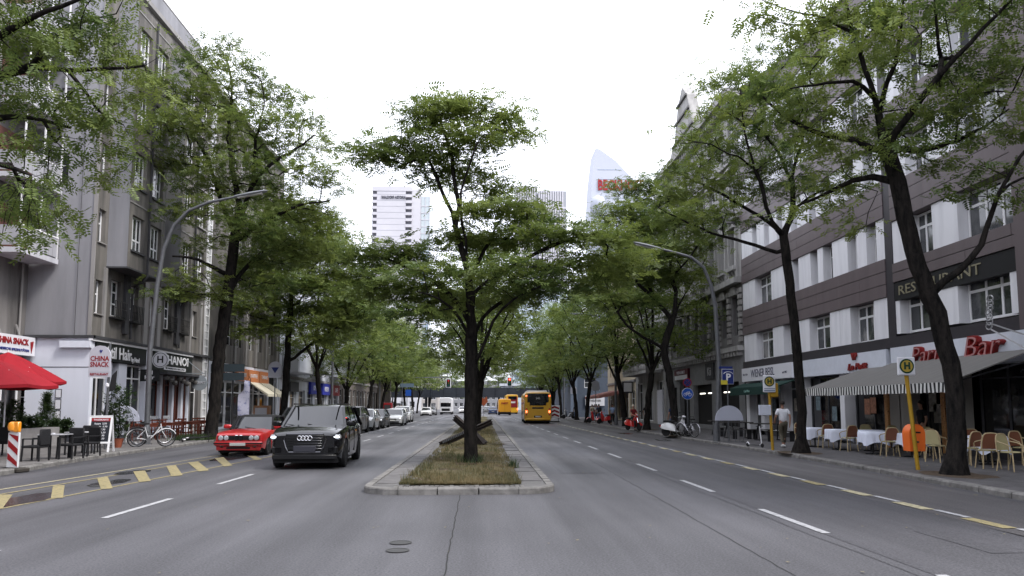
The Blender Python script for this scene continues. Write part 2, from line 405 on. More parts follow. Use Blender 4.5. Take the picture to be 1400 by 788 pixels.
for q in HQ:
    q = [(q[0][0] + (q[1][0] - q[0][0]) * .14, q[0][1] + (q[1][1] - q[0][1]) * .14), (q[1][0] + (q[0][0] - q[1][0]) * .14, q[1][1] + (q[0][1] - q[1][1]) * .14), (q[2][0] + (q[3][0] - q[2][0]) * .14, q[2][1] + (q[3][1] - q[2][1]) * .14), (q[3][0] + (q[2][0] - q[3][0]) * .14, q[3][1] + (q[2][1] - q[3][1]) * .14)]
    quad('hatch_bar', q, .012, M_YEL)
y = 4.6; k = 0
while y < 70:
    c = 7.42 - .006 * y; quad('worn_dash', [(c - .11, y), (c + .11, y), (c + .11, y + .95), (c - .11, y + .95)], .012, M_YELW if k % 3 else M_YEL)
    quad('worn_dash', [(c + .02, y + 1.0), (c + .13, y + 1.0), (c + .13, y + 1.86), (c + .02, y + 1.86)], .012, M_LINE); y += 1.9; k += 1
strip('edge_line', [(7.0, 70), (6.9, 112)], .12, .012, M_LINE, road)
# cracks, dark repairs and iron covers in the carriageway
M_CRK = mat('crack_tar', (.03, .03, .03), .9)
def wob(p, q, n, a): 
    return [(p[0] + (q[0] - p[0]) * i / n + (rnd.uniform(-a, a) if 0 < i < n else 0), p[1] + (q[1] - p[1]) * i / n) for i in range(n + 1)]
strip('crack', wob((-.36, 4), (-.43, 14.5), 44, .012), .016, .0045, M_CRK, road)
strip('crack', wob((3.1, 4), (3.4, 24), 70, .014), .011, .0045, M_CRK, road)
strip('tar_seam', wob((4.40, 2), (4.2, 60), 60, .02), .014, .0086, M_ASPH2, road)
for (cx, cy, w, l, a) in ((-8.42, 14.0, .45, 1.3, .05), (-8.3, 17.2, .3, .9, .03), (-9.0, 19.8, .3, .8, 0), (-8.3, 25.6, .5, 2, 0), (9.0, 37, .4, 1.2, 0), (8.8, 46, .4, 1.6, 0)):
    b = MB(); n = 14
    b.add([(cx + w * math.cos(t * 2 * math.pi / n) * rnd.uniform(.75, 1.15), cy + l * math.sin(t * 2 * math.pi / n) * rnd.uniform(.8, 1.1), .0085) for t in range(n)], [tuple(range(n))])
    b.build('damp_patch', mat('damp_asphalt', (.018, .018, .02), .25), road)
for (cx, cy) in ((-1.02, 9.55), (-1.0, 9.05), (-8.2, 16.4), (-8.6, 13.4)):
    b = MB(); b.lathe([(.001, .009), (.14, .009), (.14, .012), (.12, .012), (.12, .007), (.001, .007)], (cx, cy, 0), 20)
    b.build('iron_cover', mat('cast_iron', (.06, .06, .06), .7, .2), road)

M_PATCH = asphalt('patched_asphalt', (.064, .063, .069))
for (x0, x1, y0, y1) in ((2.0, 3.1, 19, 27), (-5.2, -3.9, 30, 41), (4.75, 6.2, 33, 36.5), (-8.0, -6.2, 8.2, 9.6), (5.9, 7.0, 8.6, 10.2)):
    sheet('road_patch', [(x0, y0), (x1, y0 + .05), (x1 + .03, y1), (x0 - .02, y1 - .06)], .0062 if x1 < 4.5 else .0088, M_PATCH, road)
# ---- median ----
MXL, MXR, MY0, MY1, RC = -2.38, 1.46, 14.6, 112.0, .75
def medloop(i):
    r = RC - i; pts = []
    for k in range(9):
        t = math.pi + k / 8 * math.pi / 2; pts.append((MXL + i + r + r * math.cos(t), MY0 + i + r + r * math.sin(t)))
    for k in range(9):
        t = 1.5 * math.pi + k / 8 * math.pi / 2; pts.append((MXR - i - r + r * math.cos(t), MY0 + i + r + r * math.sin(t)))
    return pts
lp = medloop(.0)
b = MB(); inner = medloop(.16); b.add([(x, y, .105) for x, y in inner] + [(MXR - .2, MY1, .105), (MXL + .2, MY1, .105)], [tuple(range(20))])
median = b.build('median_strip', mat('median_concrete', (.12, .117, .115), .85, var=.28, scale=2.5, bump=.4), kind='structure')
# kerb stones: straight pieces and curved corners
def mstone(o4, i4):
    b = MB(); h = .125 + rnd.uniform(-.006, .006)
    n = len(o4); vs = [(x, y, -.02) for x, y in o4] + [(x, y, h - .025) for x, y in o4] + [(x * .9 + u * .1, y * .9 + w * .1, h) for (x, y), (u, w) in zip(o4, i4)] + [(x, y, h) for x, y in i4] + [(x, y, .05) for x, y in i4]
    fs = []
    for r_ in range(4):
        for k in range(n - 1): fs.append((r_ * n + k, r_ * n + k + 1, r_ * n + n + k + 1, r_ * n + n + k))
    fs.append(tuple(r_ * n for r_ in range(5))); fs.append(tuple(r_ * n + n - 1 for r_ in range(4, -1, -1)))
    b.add(vs, fs); b.build('kerb_stone', M_KERB, median)
for g in ((0, 4), (4, 8), (9, 13), (13, 17)): mstone(lp[g[0]:g[1] + 1], inner[g[0]:g[1] + 1])
x = MXL + RC
for L in (.76, .8, .78):
    mstone([(x + .012, MY0), (x + L - .012, MY0)], [(x + .012, MY0 + .16), (x + L - .012, MY0 + .16)]); x += L
y = MY0 + RC
while y < 60:
    L = rnd.uniform(.95, 1.1)
    for X0, s in ((MXL, 1), (MXR, -1)): mstone([(X0, y + .012), (X0, y + L - .012)], [(X0 + s * .16, y + .012), (X0 + s * .16, y + L - .012)])
    y += L
b = MB()
for X0, s in ((MXL, 1), (MXR, -1)): b.box(X0, X0 + s * .2, y, MY1, -.01, .125)
b.build('kerb_run', M_KERB, median, kind='stuff')
y = 16.1
while y < 52:                                 # uneven slabs along the right edge, broad ones on the left
    L = rnd.choice((.5, .5, .75, 1.0)); z = .118 + rnd.uniform(-.008, .01)
    b = MB(); b.box(.8, 1.27, y + .01, y + L - .012, .05, z); b.build('paving_slab', M_SLAB, median); y += L
y = 15.7
while y < 52:
    L = 1.0; z = .116 + rnd.uniform(-.004, .006)
    b = MB(); b.box(-2.19, -1.62 - .02 * min(20, y - 15), y + .008, y + L - .008, .05, z); b.build('paving_slab', M_SLAB, median); y += L
b = MB()                                        # small setts at the head of the grass
for i in range(26):
    for j in range(4):
        x = -1.75 + i * .1 + rnd.uniform(-.01, .01); yy = 14.85 + j * .09; b.box(x, x + .08, yy, yy + .078, .09, .118 + rnd.uniform(-.006, .008))
b.build('cobble_setts', M_KERB, median, kind='stuff')
b = MB(); rows = []
for i in range(60):
    y = 15.25 + (i / 59) ** 1.5 * 94; rows.append([(xx + rnd.uniform(-.03, .03) * (k in (0, 6)), y, .125 + (.015 if 0 < k < 6 else -.04) + rnd.uniform(-.02, .02)) for k, xx in enumerate([(-1.66 + (.76 + 1.66) * q / 6) for q in range(7)])])
b.grid(rows); turf = b.build('turf', mat('turf', (.055, .058, .025), .95, c2=(.15, .115, .065), scale=1.6, bump=.8), median, smooth='all')

def blades(name, n, fx, parent, mt, hmin, hmax, wid, tintf, rs, **kw):
    g = np.random.default_rng(rs); P = fx(g, n); n = len(P)
    h = g.uniform(hmin, hmax, n); a = g.uniform(0, 2 * np.pi, n); lean = g.uniform(.1, .7, n); la = g.uniform(0, 2 * np.pi, n)
    t = np.stack([np.cos(a), np.sin(a), np.zeros(n)], 1) * (wid / 2)
    tip = P + np.stack([np.cos(la) * lean * h, np.sin(la) * lean * h, h], 1)
    V = np.stack([P - t, P + t, tip], 1).reshape(-1, 3); off = np.array(worldloc(parent)) if parent is not None else 0
    me = bpy.data.meshes.new(name); me.vertices.add(3 * n); me.vertices.foreach_set('co', (V - off).ravel())
    me.loops.add(3 * n); me.loops.foreach_set('vertex_index', np.arange(3 * n)); me.polygons.add(n); me.polygons.foreach_set('loop_start', np.arange(0, 3 * n, 3))
    me.update(); me.materials.append(mt); at_ = me.attributes.new('tint', 'FLOAT', 'POINT'); at_.data.foreach_set('value', np.repeat(tintf(g, P), 3).astype(np.float32))
    o = bpy.data.objects.new(name, me); link(o, parent); return tag(o, **kw)
def gfx(g, n):
    y = 15.26 + 60 * g.uniform(0, 1, n) ** 2.2; x = -1.68 + 2.46 * g.uniform(0, 1, n)
    keep = g.uniform(0, 1, n) < .35 + .65 * (np.sin(x * 2.3 + y * .9) * np.sin(y * 1.7 + x) > -.45)
    x, y = x[keep], y[keep]; return np.stack([x, y, np.full(len(x), .13)], 1)
blades('grass', 52000, gfx, median, M_GRASS, .03, .085, .012, lambda g, P: np.clip(.66 + .36 * np.sin(P[:, 0] * 1.9 + P[:, 1] * .55) * np.cos(P[:, 1] * .8) + g.normal(0, .22, len(P)), 0, 1), 5, kind='stuff')
for i in range(9):
    x = (-.33, -1.2, .3, -.8, .5, -1.0, .1, -.5, .6)[i]; y = (20.9, 16.2, 17.4, 18.6, 19.8, 22.5, 25, 28, 31)[i]; r0 = (.55, .3, .35, .4, .2, .5, .4, .6, .4)[i]
    b = MB(); n_ = 16; b.add([(x, y, .158)] + [(x + r0 * math.cos(t / n_ * 6.283) * rnd.uniform(.6, 1.1), y + r0 * 1.5 * math.sin(t / n_ * 6.283) * rnd.uniform(.6, 1.1), .146) for t in range(n_)], [(0, 1 + t, 1 + (t + 1) % n_) for t in range(n_)]); b.build('bare_soil', M_SOIL, median)
def tfx(g, n):
    y = 15.3 + 45 * g.uniform(0, 1, n // 14 + 1) ** 1.6; x = -1.7 + 2.5 * g.uniform(0, 1, n // 14 + 1); k = g.integers(0, len(x), n)
    return np.stack([x[k] + g.normal(0, .04, n), y[k] + g.normal(0, .05, n), np.full(n, .13)], 1)
blades('grass_tufts', 3600, tfx, median, M_GRASS, .08, .24, .014, lambda g, P: np.clip(.45 + g.normal(0, .3, len(P)), 0, 1), 9, kind='stuff')
def wfx(g, n):
    c = [(-13.3, 36.2, .9), (-12.9, 37.6, .7), (-13.6, 35.6, .6), (-.35, 20.9, .35), (.8, 19.4, .1)]
    k = np.minimum(g.integers(0, 9, n), 8) % 3; k[:260] = 3; k[260:330] = 4; c = np.array(c); return np.stack([c[k, 0] + g.normal(0, 1, n) * c[k, 2] * .5, c[k, 1] + g.normal(0, 1, n) * c[k, 2] * .5, np.full(n, .12)], 1)
o = blades('weeds', 3800, wfx, None, M_LEAFD, 1e-1, .32, .03, lambda g, P: g.uniform(.2, 1, len(P)), 6, kind='stuff', label='green weeds growing round the tree feet and out of the paving joints', cat='weeds')
# fallen bits on the asphalt
g_ = np.random.default_rng(3); b = MB()
for i in range(160):
    x = g_.uniform(-11, 9.3); y = g_.uniform(7, 30); s = g_.uniform(.01, .03); a = g_.uniform(0, 3)
    b.add([(x + s * math.cos(a + q), y + s * math.sin(a + q) * 1.4, .014 + .004 * (q > 2)) for q in (0, 1.6, 3.1, 4.6)], [(0, 1, 2, 3)])
for i in range(420):
    k = i % 3; s = g_.uniform(.015, .04); a = g_.uniform(0, 3)
    if k == 0: x, y, z = g_.uniform(10.6, 14.5), g_.uniform(12, 40), .127
    elif k == 1: x, y, z = g_.uniform(-16, -13), g_.uniform(18, 42), .127
    else: x, y, z = (g_.uniform(9.3, 10.0) if i % 2 else g_.uniform(-12.3, -11.6)), g_.uniform(9, 45), .016
    b.add([(x + s * math.cos(a + q), y + s * math.sin(a + q) * 1.4, z + .004 * (q > 2)) for q in (0, 1.6, 3.1, 4.6)], [(0, 1, 2, 3)])
b.build('leaf_litter', mat('litter', (.25, .22, .13), .9), kind='stuff', label='scattered dry leaf bits lying on the road', cat='litter')
# ================= BUILDINGS =================
M_GREY = mat('grey_plaster', (.2, .19, .185), .9, c2=(.085, .08, .078), scale=.9, streak=True, bump=.5, bscale=30, thr=(.3, .62))
M_GREYD = mat('sooty_plaster', (.20, .187, .17), .9, c2=(.058, .055, .055), scale=1.3, streak=True, bump=.5, bscale=30, thr=(.3, .66))
M_VIOL = mat('side_plaster', (.25, .25, .268), .88, var=.2, scale=.7, streak=True, bump=.3, bscale=30)
M_WPL = mat('white_plaster', (.66, .68, .76), .8, var=.05, scale=1.2, streak=True)
M_DARKT = mat('dark_trim', (.05, .05, .055), .7, var=.2)
M_STRIP = mat('pilaster_plaster', (.25, .24, .235), .85, var=.25, scale=1.2, streak=True)
M_SIGNB = mat('black_sign', (.012, .014, .014), .4)
M_SIGNW = mat('white_sign', (.68, .68, .72), .45)
M_RED = mat('sign_red', (.26, .012, .016), .5)
M_BROWN = mat('mahogany', (.11, .028, .018), .5, var=.2)
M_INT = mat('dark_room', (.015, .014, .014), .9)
def box(name, m, parent, side, c, a0, a1, z0, z1, d0, d1, bv=0, **kw):
    b = MB(); fbox(b, side, c, a0, a1, z0, z1, d0, d1, bv); return b.build(name, m, parent, **kw)

# ---------- grey corner building, left ----------
XL = -17.6
A = thing('grey_building', (XL, 42, 0), 0, 'sooty grey plaster apartment block with boxy oriels above the Stil Hair and HANOI shops', 'building')
def pipe(b, side, c, a, z0, z1, d=.12, r=.05): b.tube([P3(side, c, a, z0, d), P3(side, c, a, z1, d)], r, 8)
FL = [8.45, 11.55, 14.65, 17.75]          # oriel storeys (sill line of each)
GF = 4.75
ROOF = 22.6
def shell(parent, x0, x1, y0, y1, z1, m=M_GREY, name='core'):
    b = MB(); b.box(x0, x1, y0, y1, 0, z1); return b.build(name, m, parent)
SY = 34.0
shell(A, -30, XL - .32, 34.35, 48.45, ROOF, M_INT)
# street wall, first floor upward, with window openings
h = []; winsA = []
oriels = [(35.05, 38.95), (41.0, 44.8)]
for (o0, o1) in oriels:
    for wc in (o0 + 1.05, o0 + 2.85): winsA.append((wc, 5.95, .98, 1.75, 'A'))
for wc in (34.5, 40.1, 45.9):
    for z in [5.9] + [f + .75 for f in FL]: winsA.append((wc, z, .62, 1.55, 'S'))
h = [(w - ww / 2, w + ww / 2, z, z + hh) for (w, z, ww, hh, t) in winsA]
b = MB(); wallholes(b, 'L', XL, 34.02, 48.5, GF, ROOF, h, .22); b.build('wall', M_GREYD, A)
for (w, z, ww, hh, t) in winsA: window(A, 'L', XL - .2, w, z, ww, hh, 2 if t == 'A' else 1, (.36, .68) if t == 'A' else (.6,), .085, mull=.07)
# oriels
for (o0, o1) in oriels:
    b = MB(); ho = []
    for f in FL:
        for wc in (o0 + .95, o0 + 2.9): ho.append((wc - .62, wc + .62, f + .62, f + 2.32))
    wallholes(b, 'L', XL + .95, o0, o1, 8.2, 21.2, ho, .2); ow = b.build('oriel', M_GREYD, A)
    b = MB(); fbox(b, 'L', XL, o0 + .004, o0 + .1, 8.2, 21.2, .003, .94); fbox(b, 'L', XL, o1 - .1, o1 - .004, 8.2, 21.2, .003, .94)
    fbox(b, 'L', XL, o0 + .1, o1 - .1, 21.1, 21.2, .003, .94); fbox(b, 'L', XL, o0 + .1, o1 - .1, 8.2, 8.27, .003, .94); fbox(b, 'L', XL, o0 + .11, o1 - .11, 8.28, 21.1, .003, .74)
    b.build('oriel_side', M_VIOL, A)
    box('oriel_underside_trim', M_DARKT, A, 'L', XL, o0 - .03, o1 + .03, 8.12, 8.197, .003, 1.0)
    for q in ho:
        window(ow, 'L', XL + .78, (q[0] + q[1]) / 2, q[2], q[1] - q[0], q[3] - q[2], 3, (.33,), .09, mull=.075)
        box('sill', M_DARKT if q[0] < 39 else M_STRIP, ow, 'L', XL + .95, q[0] - .08, q[1] + .08, q[2] - .09, q[2] - .003, -.05, .09)
    for zc in (11.3, 14.4, 17.5, 20.7): box('string_course', M_STRIP, ow, 'L', XL + .95, o0, o1, zc, zc + .07, .003, .03)
    b = MB(); m_ = (o0 + o1) / 2 - .05
    b.tube([P3('L', XL, m_, 21.1, 1.05), P3('L', XL, m_, 8.0, 1.05), P3('L', XL, m_ + .1, 7.75, .8), P3('L', XL, m_ + .5, 7.6, .25), P3('L', XL, m_ + .55, 7.2, .12), P3('L', XL, m_ + .55, 5.0, .12)], .055, 8)
    b.build('downpipe', M_DARKT, A, smooth=True)
# flower-box grilles in front of the first floor windows, pilaster strips
for (w, z, ww, hh, t) in winsA:
    if t == 'A':
        b = MB(); fbox(b, 'L', XL, w - .6, w + .6, z - .14, z - .06, .003, .3)
        for zz in (z + .0, z + .35, z + .7): fbox(b, 'L', XL, w - .6, w + .6, zz, zz + .03, .27, .3)
        for i in range(8): fbox(b, 'L', XL, w - .6 + i * .167, w - .58 + i * .167, z - .06, z + .7, .27, .3)
        b.build('window_grille', M_BLKM, A)
    box('sill', M_STRIP, A, 'L', XL, w - ww / 2 - .06, w + ww / 2 + .06, z - .055, z - .003, .003, .08)
for a0, a1 in ((34.85, 35.05), (38.95, 39.4), (40.55, 40.95), (45.0, 45.25), (46.6, 46.9)): box('pilaster', M_STRIP, A, 'L', XL, a0, a1, GF + .1, 8.1, .003, .1)
for a0 in (36.8, 42.9): box('pilaster', M_DARKT, A, 'L', XL, a0, a0 + .42, 5.2, 8.1, .003, .16)
# stair window strip running the whole height
b = MB()
for i in range(44): fbox(b, 'L', XL, 47.42, 48.0, .5 + i * .49, .5 + i * .49 + .06, .02, .1)
fbox(b, 'L', XL, 47.36, 47.45, .2, 22.0, .02, .11); fbox(b, 'L', XL, 47.97, 48.05, .2, 22, .02, .11); fbox(b, 'L', XL, 47.68, 47.73, .2, 22, .02, .09)
sw = b.build('stair_window', M_WFR, A); box('pane', M_GLS, sw, 'L', XL, 47.45, 47.97, .2, 22, .003, .03)
# cornice and ledge over the shops
box('ledge', M_DARKT, A, 'L', XL, 33.85, 48.5, GF - .02, GF + .11, .003, .22)
box('ledge_trim', M_WHT, A, 'L', XL, 33.85, 45.5, GF - .13, GF - .023, .003, .17)
box('roof_cornice', M_STRIP, A, 'L', XL, 33.7, 48.5, 22.5, 22.75, -.3, .22)
b = MB(); b.box(-29, XL - 1.2, 34.8, 48.3, 22.86, 25.4); b.build('attic_storey', M_VIOL, A)
box('attic_railing', M_STRIP, A, 'L', XL, 34.0, 48.5, 23.7, 23.78, .1, .14)
# side wall facing the camera, above the shop and the setback
SY = 34.0
sw_h = [(-19.5, -18.98, z, z + 1.35) for z in (11.9, 15.0, 18.1)]
b = MB(); wallholes(b, 'F', SY, -30, XL - .0, GF, ROOF, sw_h, .2); b.build('side_wall', M_VIOL, A)
for q in sw_h: window(A, 'F', SY + .18, (q[0] + q[1]) / 2, q[2], q[1] - q[0], q[3] - q[2], 1, (.6,), .06)
box('corner_edge', M_STRIP, A, 'F', SY, XL - .14, XL + .03, GF + .12, ROOF, .003, .05)
box('side_ledge', M_DARKT, A, 'F', SY, -21.5, XL + .22, GF - .02, GF + .11, .003, .16)
# side wall ground floor: white
b = MB(); wallholes(b, 'F', SY, -30, XL, .12, GF - .021, [(-22.2, -20.35, .5, 3.4)], .3); b.build('shop_side_wall', M_WPL, A)
window(A, 'F', SY + .25, -21.28, .5, 1.85, 2.9, 4, (.55, .78), .07, glass=M_GLD)
box('plinth', mat('plinth_grey', (.06, .065, .08), .8), A, 'F', SY, -20.3, XL, .12, .62, .003, .03)
box('moulding', M_DARKT, A, 'F', SY, -20.3, XL, 3.42, 3.45, .003, .012)
box('moulding', M_WPL, A, 'F', SY, -18.85, XL + .1, 4.3, 4.6, .01, .2)
for k, (z0, z1) in enumerate(((2.05, 2.45), (1.55, 2.0), (1.12, 1.5))):
    b = MB(); fbox(b, 'F', SY, -19.0, -18.72, z0, z1, .02, .035); fr = b.build('menu_case', M_DARKT, A); box('menu_sheet', M_SIGNW, fr, 'F', SY, -18.97, -18.75, z0 + .03, z1 - .03, .036, .04)
# ground floor shops (Stil Hair then HANOI), set out on the real frontage
_ym[0] = lambda a: 34.0 + (a - 34.7) * .78
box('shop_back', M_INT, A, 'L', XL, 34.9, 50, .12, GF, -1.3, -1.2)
box('threshold', mat('plinth_grey', (0, 0, 0)), A, 'L', XL, 34.72, 49.3, .0, .3, -.1, .02)
def shopwin(parent, a0, a1, z0, z1, side='L', c=XL, cols=1, rows=(.72,), fr=.09, glass=None, m=None, d=-.15, **kw):
    return window(parent, side, c + d * {'L': 1, 'R': -1, 'F': -1}[side], (a0 + a1) / 2, z0, a1 - a0, z1 - z0, cols, rows, fr, m or M_WFR, glass or M_GLD, many=True, depth=.1, mull=.07)
box('shop_pillar', M_WPL, A, 'L', XL, 34.72, 35.05, .3, GF - .14, -.3, .06)
shopwin(A, 35.05, 37.0, .35, 3.75, cols=2, rows=(.2, .78))
box('shop_pillar', M_WPL, A, 'L', XL, 37.0, 37.25, .3, 3.75, -.3, .04)
box('doorway', M_GLD, A, 'L', XL, 37.25, 38.1, .3, 3.75, -.9, -.8)
box('shop_pillar', M_WPL, A, 'L', XL, 38.1, 39.15, .3, 3.75, -.3, .04)
shopwin(A, 39.3, 41.55, .35, 3.75, cols=2, rows=(.25, .8))
box('shop_pillar', M_WPL, A, 'L', XL, 41.6, 42.3, .12, GF - .14, -.3, .08)
b = MB(); fbox(b, 'L', XL, 35.1, 41.5, 3.78, 4.6, .0, .14); s1 = b.build('shop_sign', M_SIGNB, A)
lettering('Stil Hair', .78, 'L', XL, 37.85, 4.17, .145, M_WHT, s1, bold=.014, width=3.1)
lettering('by Hand', .34, 'L', XL, 39.95, 3.98, .145, M_WHT, s1, bold=.006, width=1.1)
# HANOI
b = MB(); fbox(b, 'L', XL, 42.35, 49.2, 3.55, 4.55, .0, .2); s2 = b.build('shop_sign', M_SIGNB, A)
lettering('HANOI', .66, 'L', XL, 46.5, 4.22, .205, M_WHT, s2, bold=.014, width=3.7)
box('sign_bar', M_SIGNW, s2, 'L', XL, 44.1, 47.9, 3.68, 3.86, .201, .215)
lettering('VIETNAMESE KITCHEN & PHO', .13, 'L', XL, 46.0, 3.77, .217, M_BLACK, s2, width=3.4)
for a0, a1 in ((42.5, 42.75), (44.7, 44.95), (46.7, 46.95), (48.4, 48.65)): box('wooden_post', M_BROWN, A, 'L', XL, a0, a1, .12, 3.5, -.25, .03)
for a0, a1 in ((42.75, 44.2), (44.95, 46.2), (46.95, 47.9)): shopwin(A, a0, a1, .9, 3.5, cols=1, rows=(.75,), fr=.05, m=M_BROWN)
for a0, a1 in ((44.25, 44.65), (46.3, 46.65), (47.95, 48.35)): box('shop_pillar', M_WPL, A, 'L', XL, a0, a1, .3, 3.5, -.25, .0)
for a in (43.4, 45.4): lettering('HANOI', .28, 'L', XL, a, 1.05, .03, M_WHT, A, bold=.01)
box('shop_dado', M_WPL, A, 'L', XL, 42.75, 48.4, .3, .9, -.2, -.02)
box('shop_pillar', M_WPL, A, 'L', XL, 48.7, 49.3, .12, 3.5, -.3, .04)
b = MB(); fbox(b, 'L', XL, 42.3, 49.2, 3.38, 3.5, .02, 1.0); b.build('canopy', M_DARKT, A)
for i in range(9):
    b = MB(); a = 42.9 + i * .72; z = 3.2 - .12 * (i % 3)
    p = Vector(P3('L', XL, a, z, .75)); b.tube([p + Vector((0, 0, .33)), p + Vector((0, 0, .1))], .008, 4); b.lathe([(.02, .14), (.12, .1), (.16, 0), (.12, -.1), (.03, -.14)], p, 10)
    b.build('paper_lantern', mat('lantern_paper', (.1, .095, .09), .7), A, smooth=True)
# projecting round and square signs
b = MB(); b.cyl((XL + .75, 39.6, 4.1), .42, .1, 24, 'y'); b.bar((XL, 39.6, 4.1), (XL + .4, 39.6, 4.1), .04); so = b.build('round_sign', M_SIGNW, A)
b = MB(); b.tube([(XL + .75 + .36 * math.cos(t / 24 * 6.283), 39.545, 4.1 + .36 * math.sin(t / 24 * 6.283)) for t in range(24)], .015, 4, closed=True); b.build('sign_ring', M_SIGNB, so)
lettering('H', .5, 'F', 39.6, XL + .75, 4.1, .055, M_SIGNB, so, bold=.01)
b = MB(); b.box(XL + .2, XL + 1.15, 38.55, 38.65, 2.95, 3.55); b.bar((XL, 38.6, 3.5), (XL + .3, 38.6, 3.5), .04); so = b.build('square_sign', M_SIGNB, A)
lettering('Stil', .27, 'F', 38.6, XL + .67, 3.38, .055, M_SIGNW, so, bold=.006); lettering('Hair', .27, 'F', 38.6, XL + .67, 3.14, .055, M_SIGNW, so, bold=.006)
b = MB(); b.cyl((XL + 1.0, 44.4, 3.05), .45, .08, 24, 'y'); b.bar((XL, 44.4, 3.6), (XL + 1.3, 44.4, 3.6), .04); b.bar((XL + .2, 44.4, 4.4), (XL + 1.2, 44.4, 3.6), .03); so = b.build('round_sign', mat('grey_sign', (.3, .33, .36), .6), A)
lettering('ORIENT', .2, 'F', 44.4, XL + 1.0, 3.05, .045, M_SIGNW, so)
_ym[0] = None
b = MB(); wallholes(b, 'L', XL, 45.35, 48.5, 0, GF - .03, [(45.7, 46.9, .2, 3.3)], .2); b.build('wall', M_GREY, A); window(A, 'L', XL - .2, 46.3, .2, 1.2, 3.1, 1, (.75,), .07, glass=M_GLD)
for w_ in (-18.3,):
    b = MB(); b.tube([(w_, SY - .06, GF + .1), (w_, SY - .06, ROOF)], .012, 5); b.build('cable', M_DARKT, A)

# ---------- setback building at far left (China Snack) ----------
XB = -20.5
B0 = thing('balcony_building', (XB, 20, 0), 0, 'grey block set back at the left edge with white balconies and the CHINA SNACK sign', 'building')
shell(B0, -32, XB - .32, 4, SY - .05, 21, M_INT)
hh_ = []
for f in (5.9, 9.1, 12.3, 15.5):
    for a in (8, 14, 20, 26, 29.4): hh_.append((a - .55, a + .55, f, f + 1.6))
gh = [(6 + i * 4.1, 9.4 + i * 4.1, .3, 3.3) for i in range(7)]
b = MB(); wallholes(b, 'L', XB, 4, SY - .004, .0, 21, hh_ + gh, .25); b.build('wall', M_GREY, B0)
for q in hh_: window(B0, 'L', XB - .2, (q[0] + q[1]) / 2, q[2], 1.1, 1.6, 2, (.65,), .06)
for q in gh: shopwin(B0, q[0], q[1], q[2], q[3], c=XB, cols=3, rows=(.75,))
box('light_bay', M_STRIP, B0, 'L', XB, 17, 30.9, 4.8, 20.5, .003, .22)
for f in (8.05, 11.25, 14.45, 17.65):
    for (a0, a1) in ((31.1, 33.9), (22.6, 27.6), (13, 18)):
        b = MB(); fbox(b, 'L', XB, a0, a1, f, f + .22, .003, 1.35); bal = b.build('balcony', mat('balcony_concrete', (.5, .5, .54), .7, var=.12, scale=2, streak=True), B0)
        b = MB()
        n = int((a1 - a0) / .3)
        for i in range(n): fbox(b, 'L', XB, a0 + .02 + i * .3, a0 + .3 + i * .3, f + .3, f + 1.15, 1.27, 1.3)
        fbox(b, 'L', XB, a0, a0 + .03, f + .3, f + 1.15, .05, 1.26); b.build('balcony_panel', mat('balcony_panel', (.36, .36, .39), .7, var=.12), bal)
        b = MB(); fbox(b, 'L', XB, a0 - .02, a1, f + 1.16, f + 1.22, 1.24, 1.32)
        for q in (a0 + .02, (a0 + a1) / 2, a1 - .05): fbox(b, 'L', XB, q, q + .05, f + .22, f + 2.75, 1.24, 1.3)
        b.build('balcony_frame', M_WFR, bal)
        b = MB(); fbox(b, 'L', XB, a0 + .2, a1 - .2, f + .23, f + 2.3, .02, .06); b.build('balcony_door', mat('rust_blind', (.11, .05, .04), .7), bal)
b = MB(); fbox(b, 'L', XB, 26.5, 33.9, 3.9, 4.72, .0, .55); sb = b.build('shop_sign', M_SIGNW, B0)
lettering('CHINA SNACK', .36, 'L', XB, 32.3, 4.45, .56, M_RED, sb, bold=.012, width=2.2)
lettering('CHINESISCHE SPEZIALITÄTEN', .15, 'L', XB, 32.3, 4.1, .56, mat('sign_blue', (.03, .04, .2), .5), sb, bold=.003, width=2.3)
b = MB(); b.prism([(33.52, 4.5), (33.75, 4.55), (33.7, 4.3), (33.62, 4.0), (33.56, 4.25)], XB + .56, XB + .575, 'yz'); b.build('dragon_mark', M_RED, sb)
b = MB(); b.prism([(30.7, 4.5), (30.85, 4.4), (31.0, 4.52), (30.9, 4.3), (30.75, 4.2), (30.8, 4.35)], XB + .56, XB + .575, 'yz'); b.build('bird_mark', mat('sign_blue', (0, 0, 0)), sb)
b = MB()
for a in (28, 29.3, 30.6, 31.9, 33.2): b.bar(P3('L', XB, a, 4.7, .3), P3('L', XB, a, 5.25, .1), .05)
b.build('sign_bracket', M_STRIP, B0)
b = MB(); pipe(b, 'L', XB, 33.4, 4.8, 8.0); b.build('downpipe', M_STRIP, B0, smooth=True)

# ---------- second grey block with the light shopfront ----------
Bk = thing('grey_building', (XL, 57, 0), 0, 'grey plaster block with the Cigarren corner shop and pale tilted awnings', 'building')
shell(Bk, -30, XL - .32, 48.56, 65, 22.2, M_INT)
hb = []
for f in (5.9, 9.0, 12.1, 15.2, 18.3):
    for a in (52.3, 54.2, 57.2, 59.2, 62.4): hb.append((a - .6, a + .6, f, f + 1.75))
b = MB(); wallholes(b, 'L', XL, 48.52, 65, 4.6, 22.2, hb, .25); b.build('wall', M_GREYD, Bk)
for q in hb: window(Bk, 'L', XL - .2, (q[0] + q[1]) / 2, q[2], 1.2, 1.75, 2, (.36, .68), .06)
for a in (51.2, 53.3, 55.7, 58.2, 60.8, 63.9): box('pilaster', M_STRIP, Bk, 'L', XL, a - .18, a + .18, 4.7, 21.9, .003, .12)
for a in (53.25, 58.2): 
    b = MB()
    for f in (9.0, 12.1, 15.2): fbox(b, 'L', XL, a - 1.7, a + 1.7, f - .3, f - .15, .003, .9); fbox(b, 'L', XL, a - 1.7, a + 1.7, f - .15, f + .6, .82, .9)
    b.build('balcony', M_GREY, Bk)
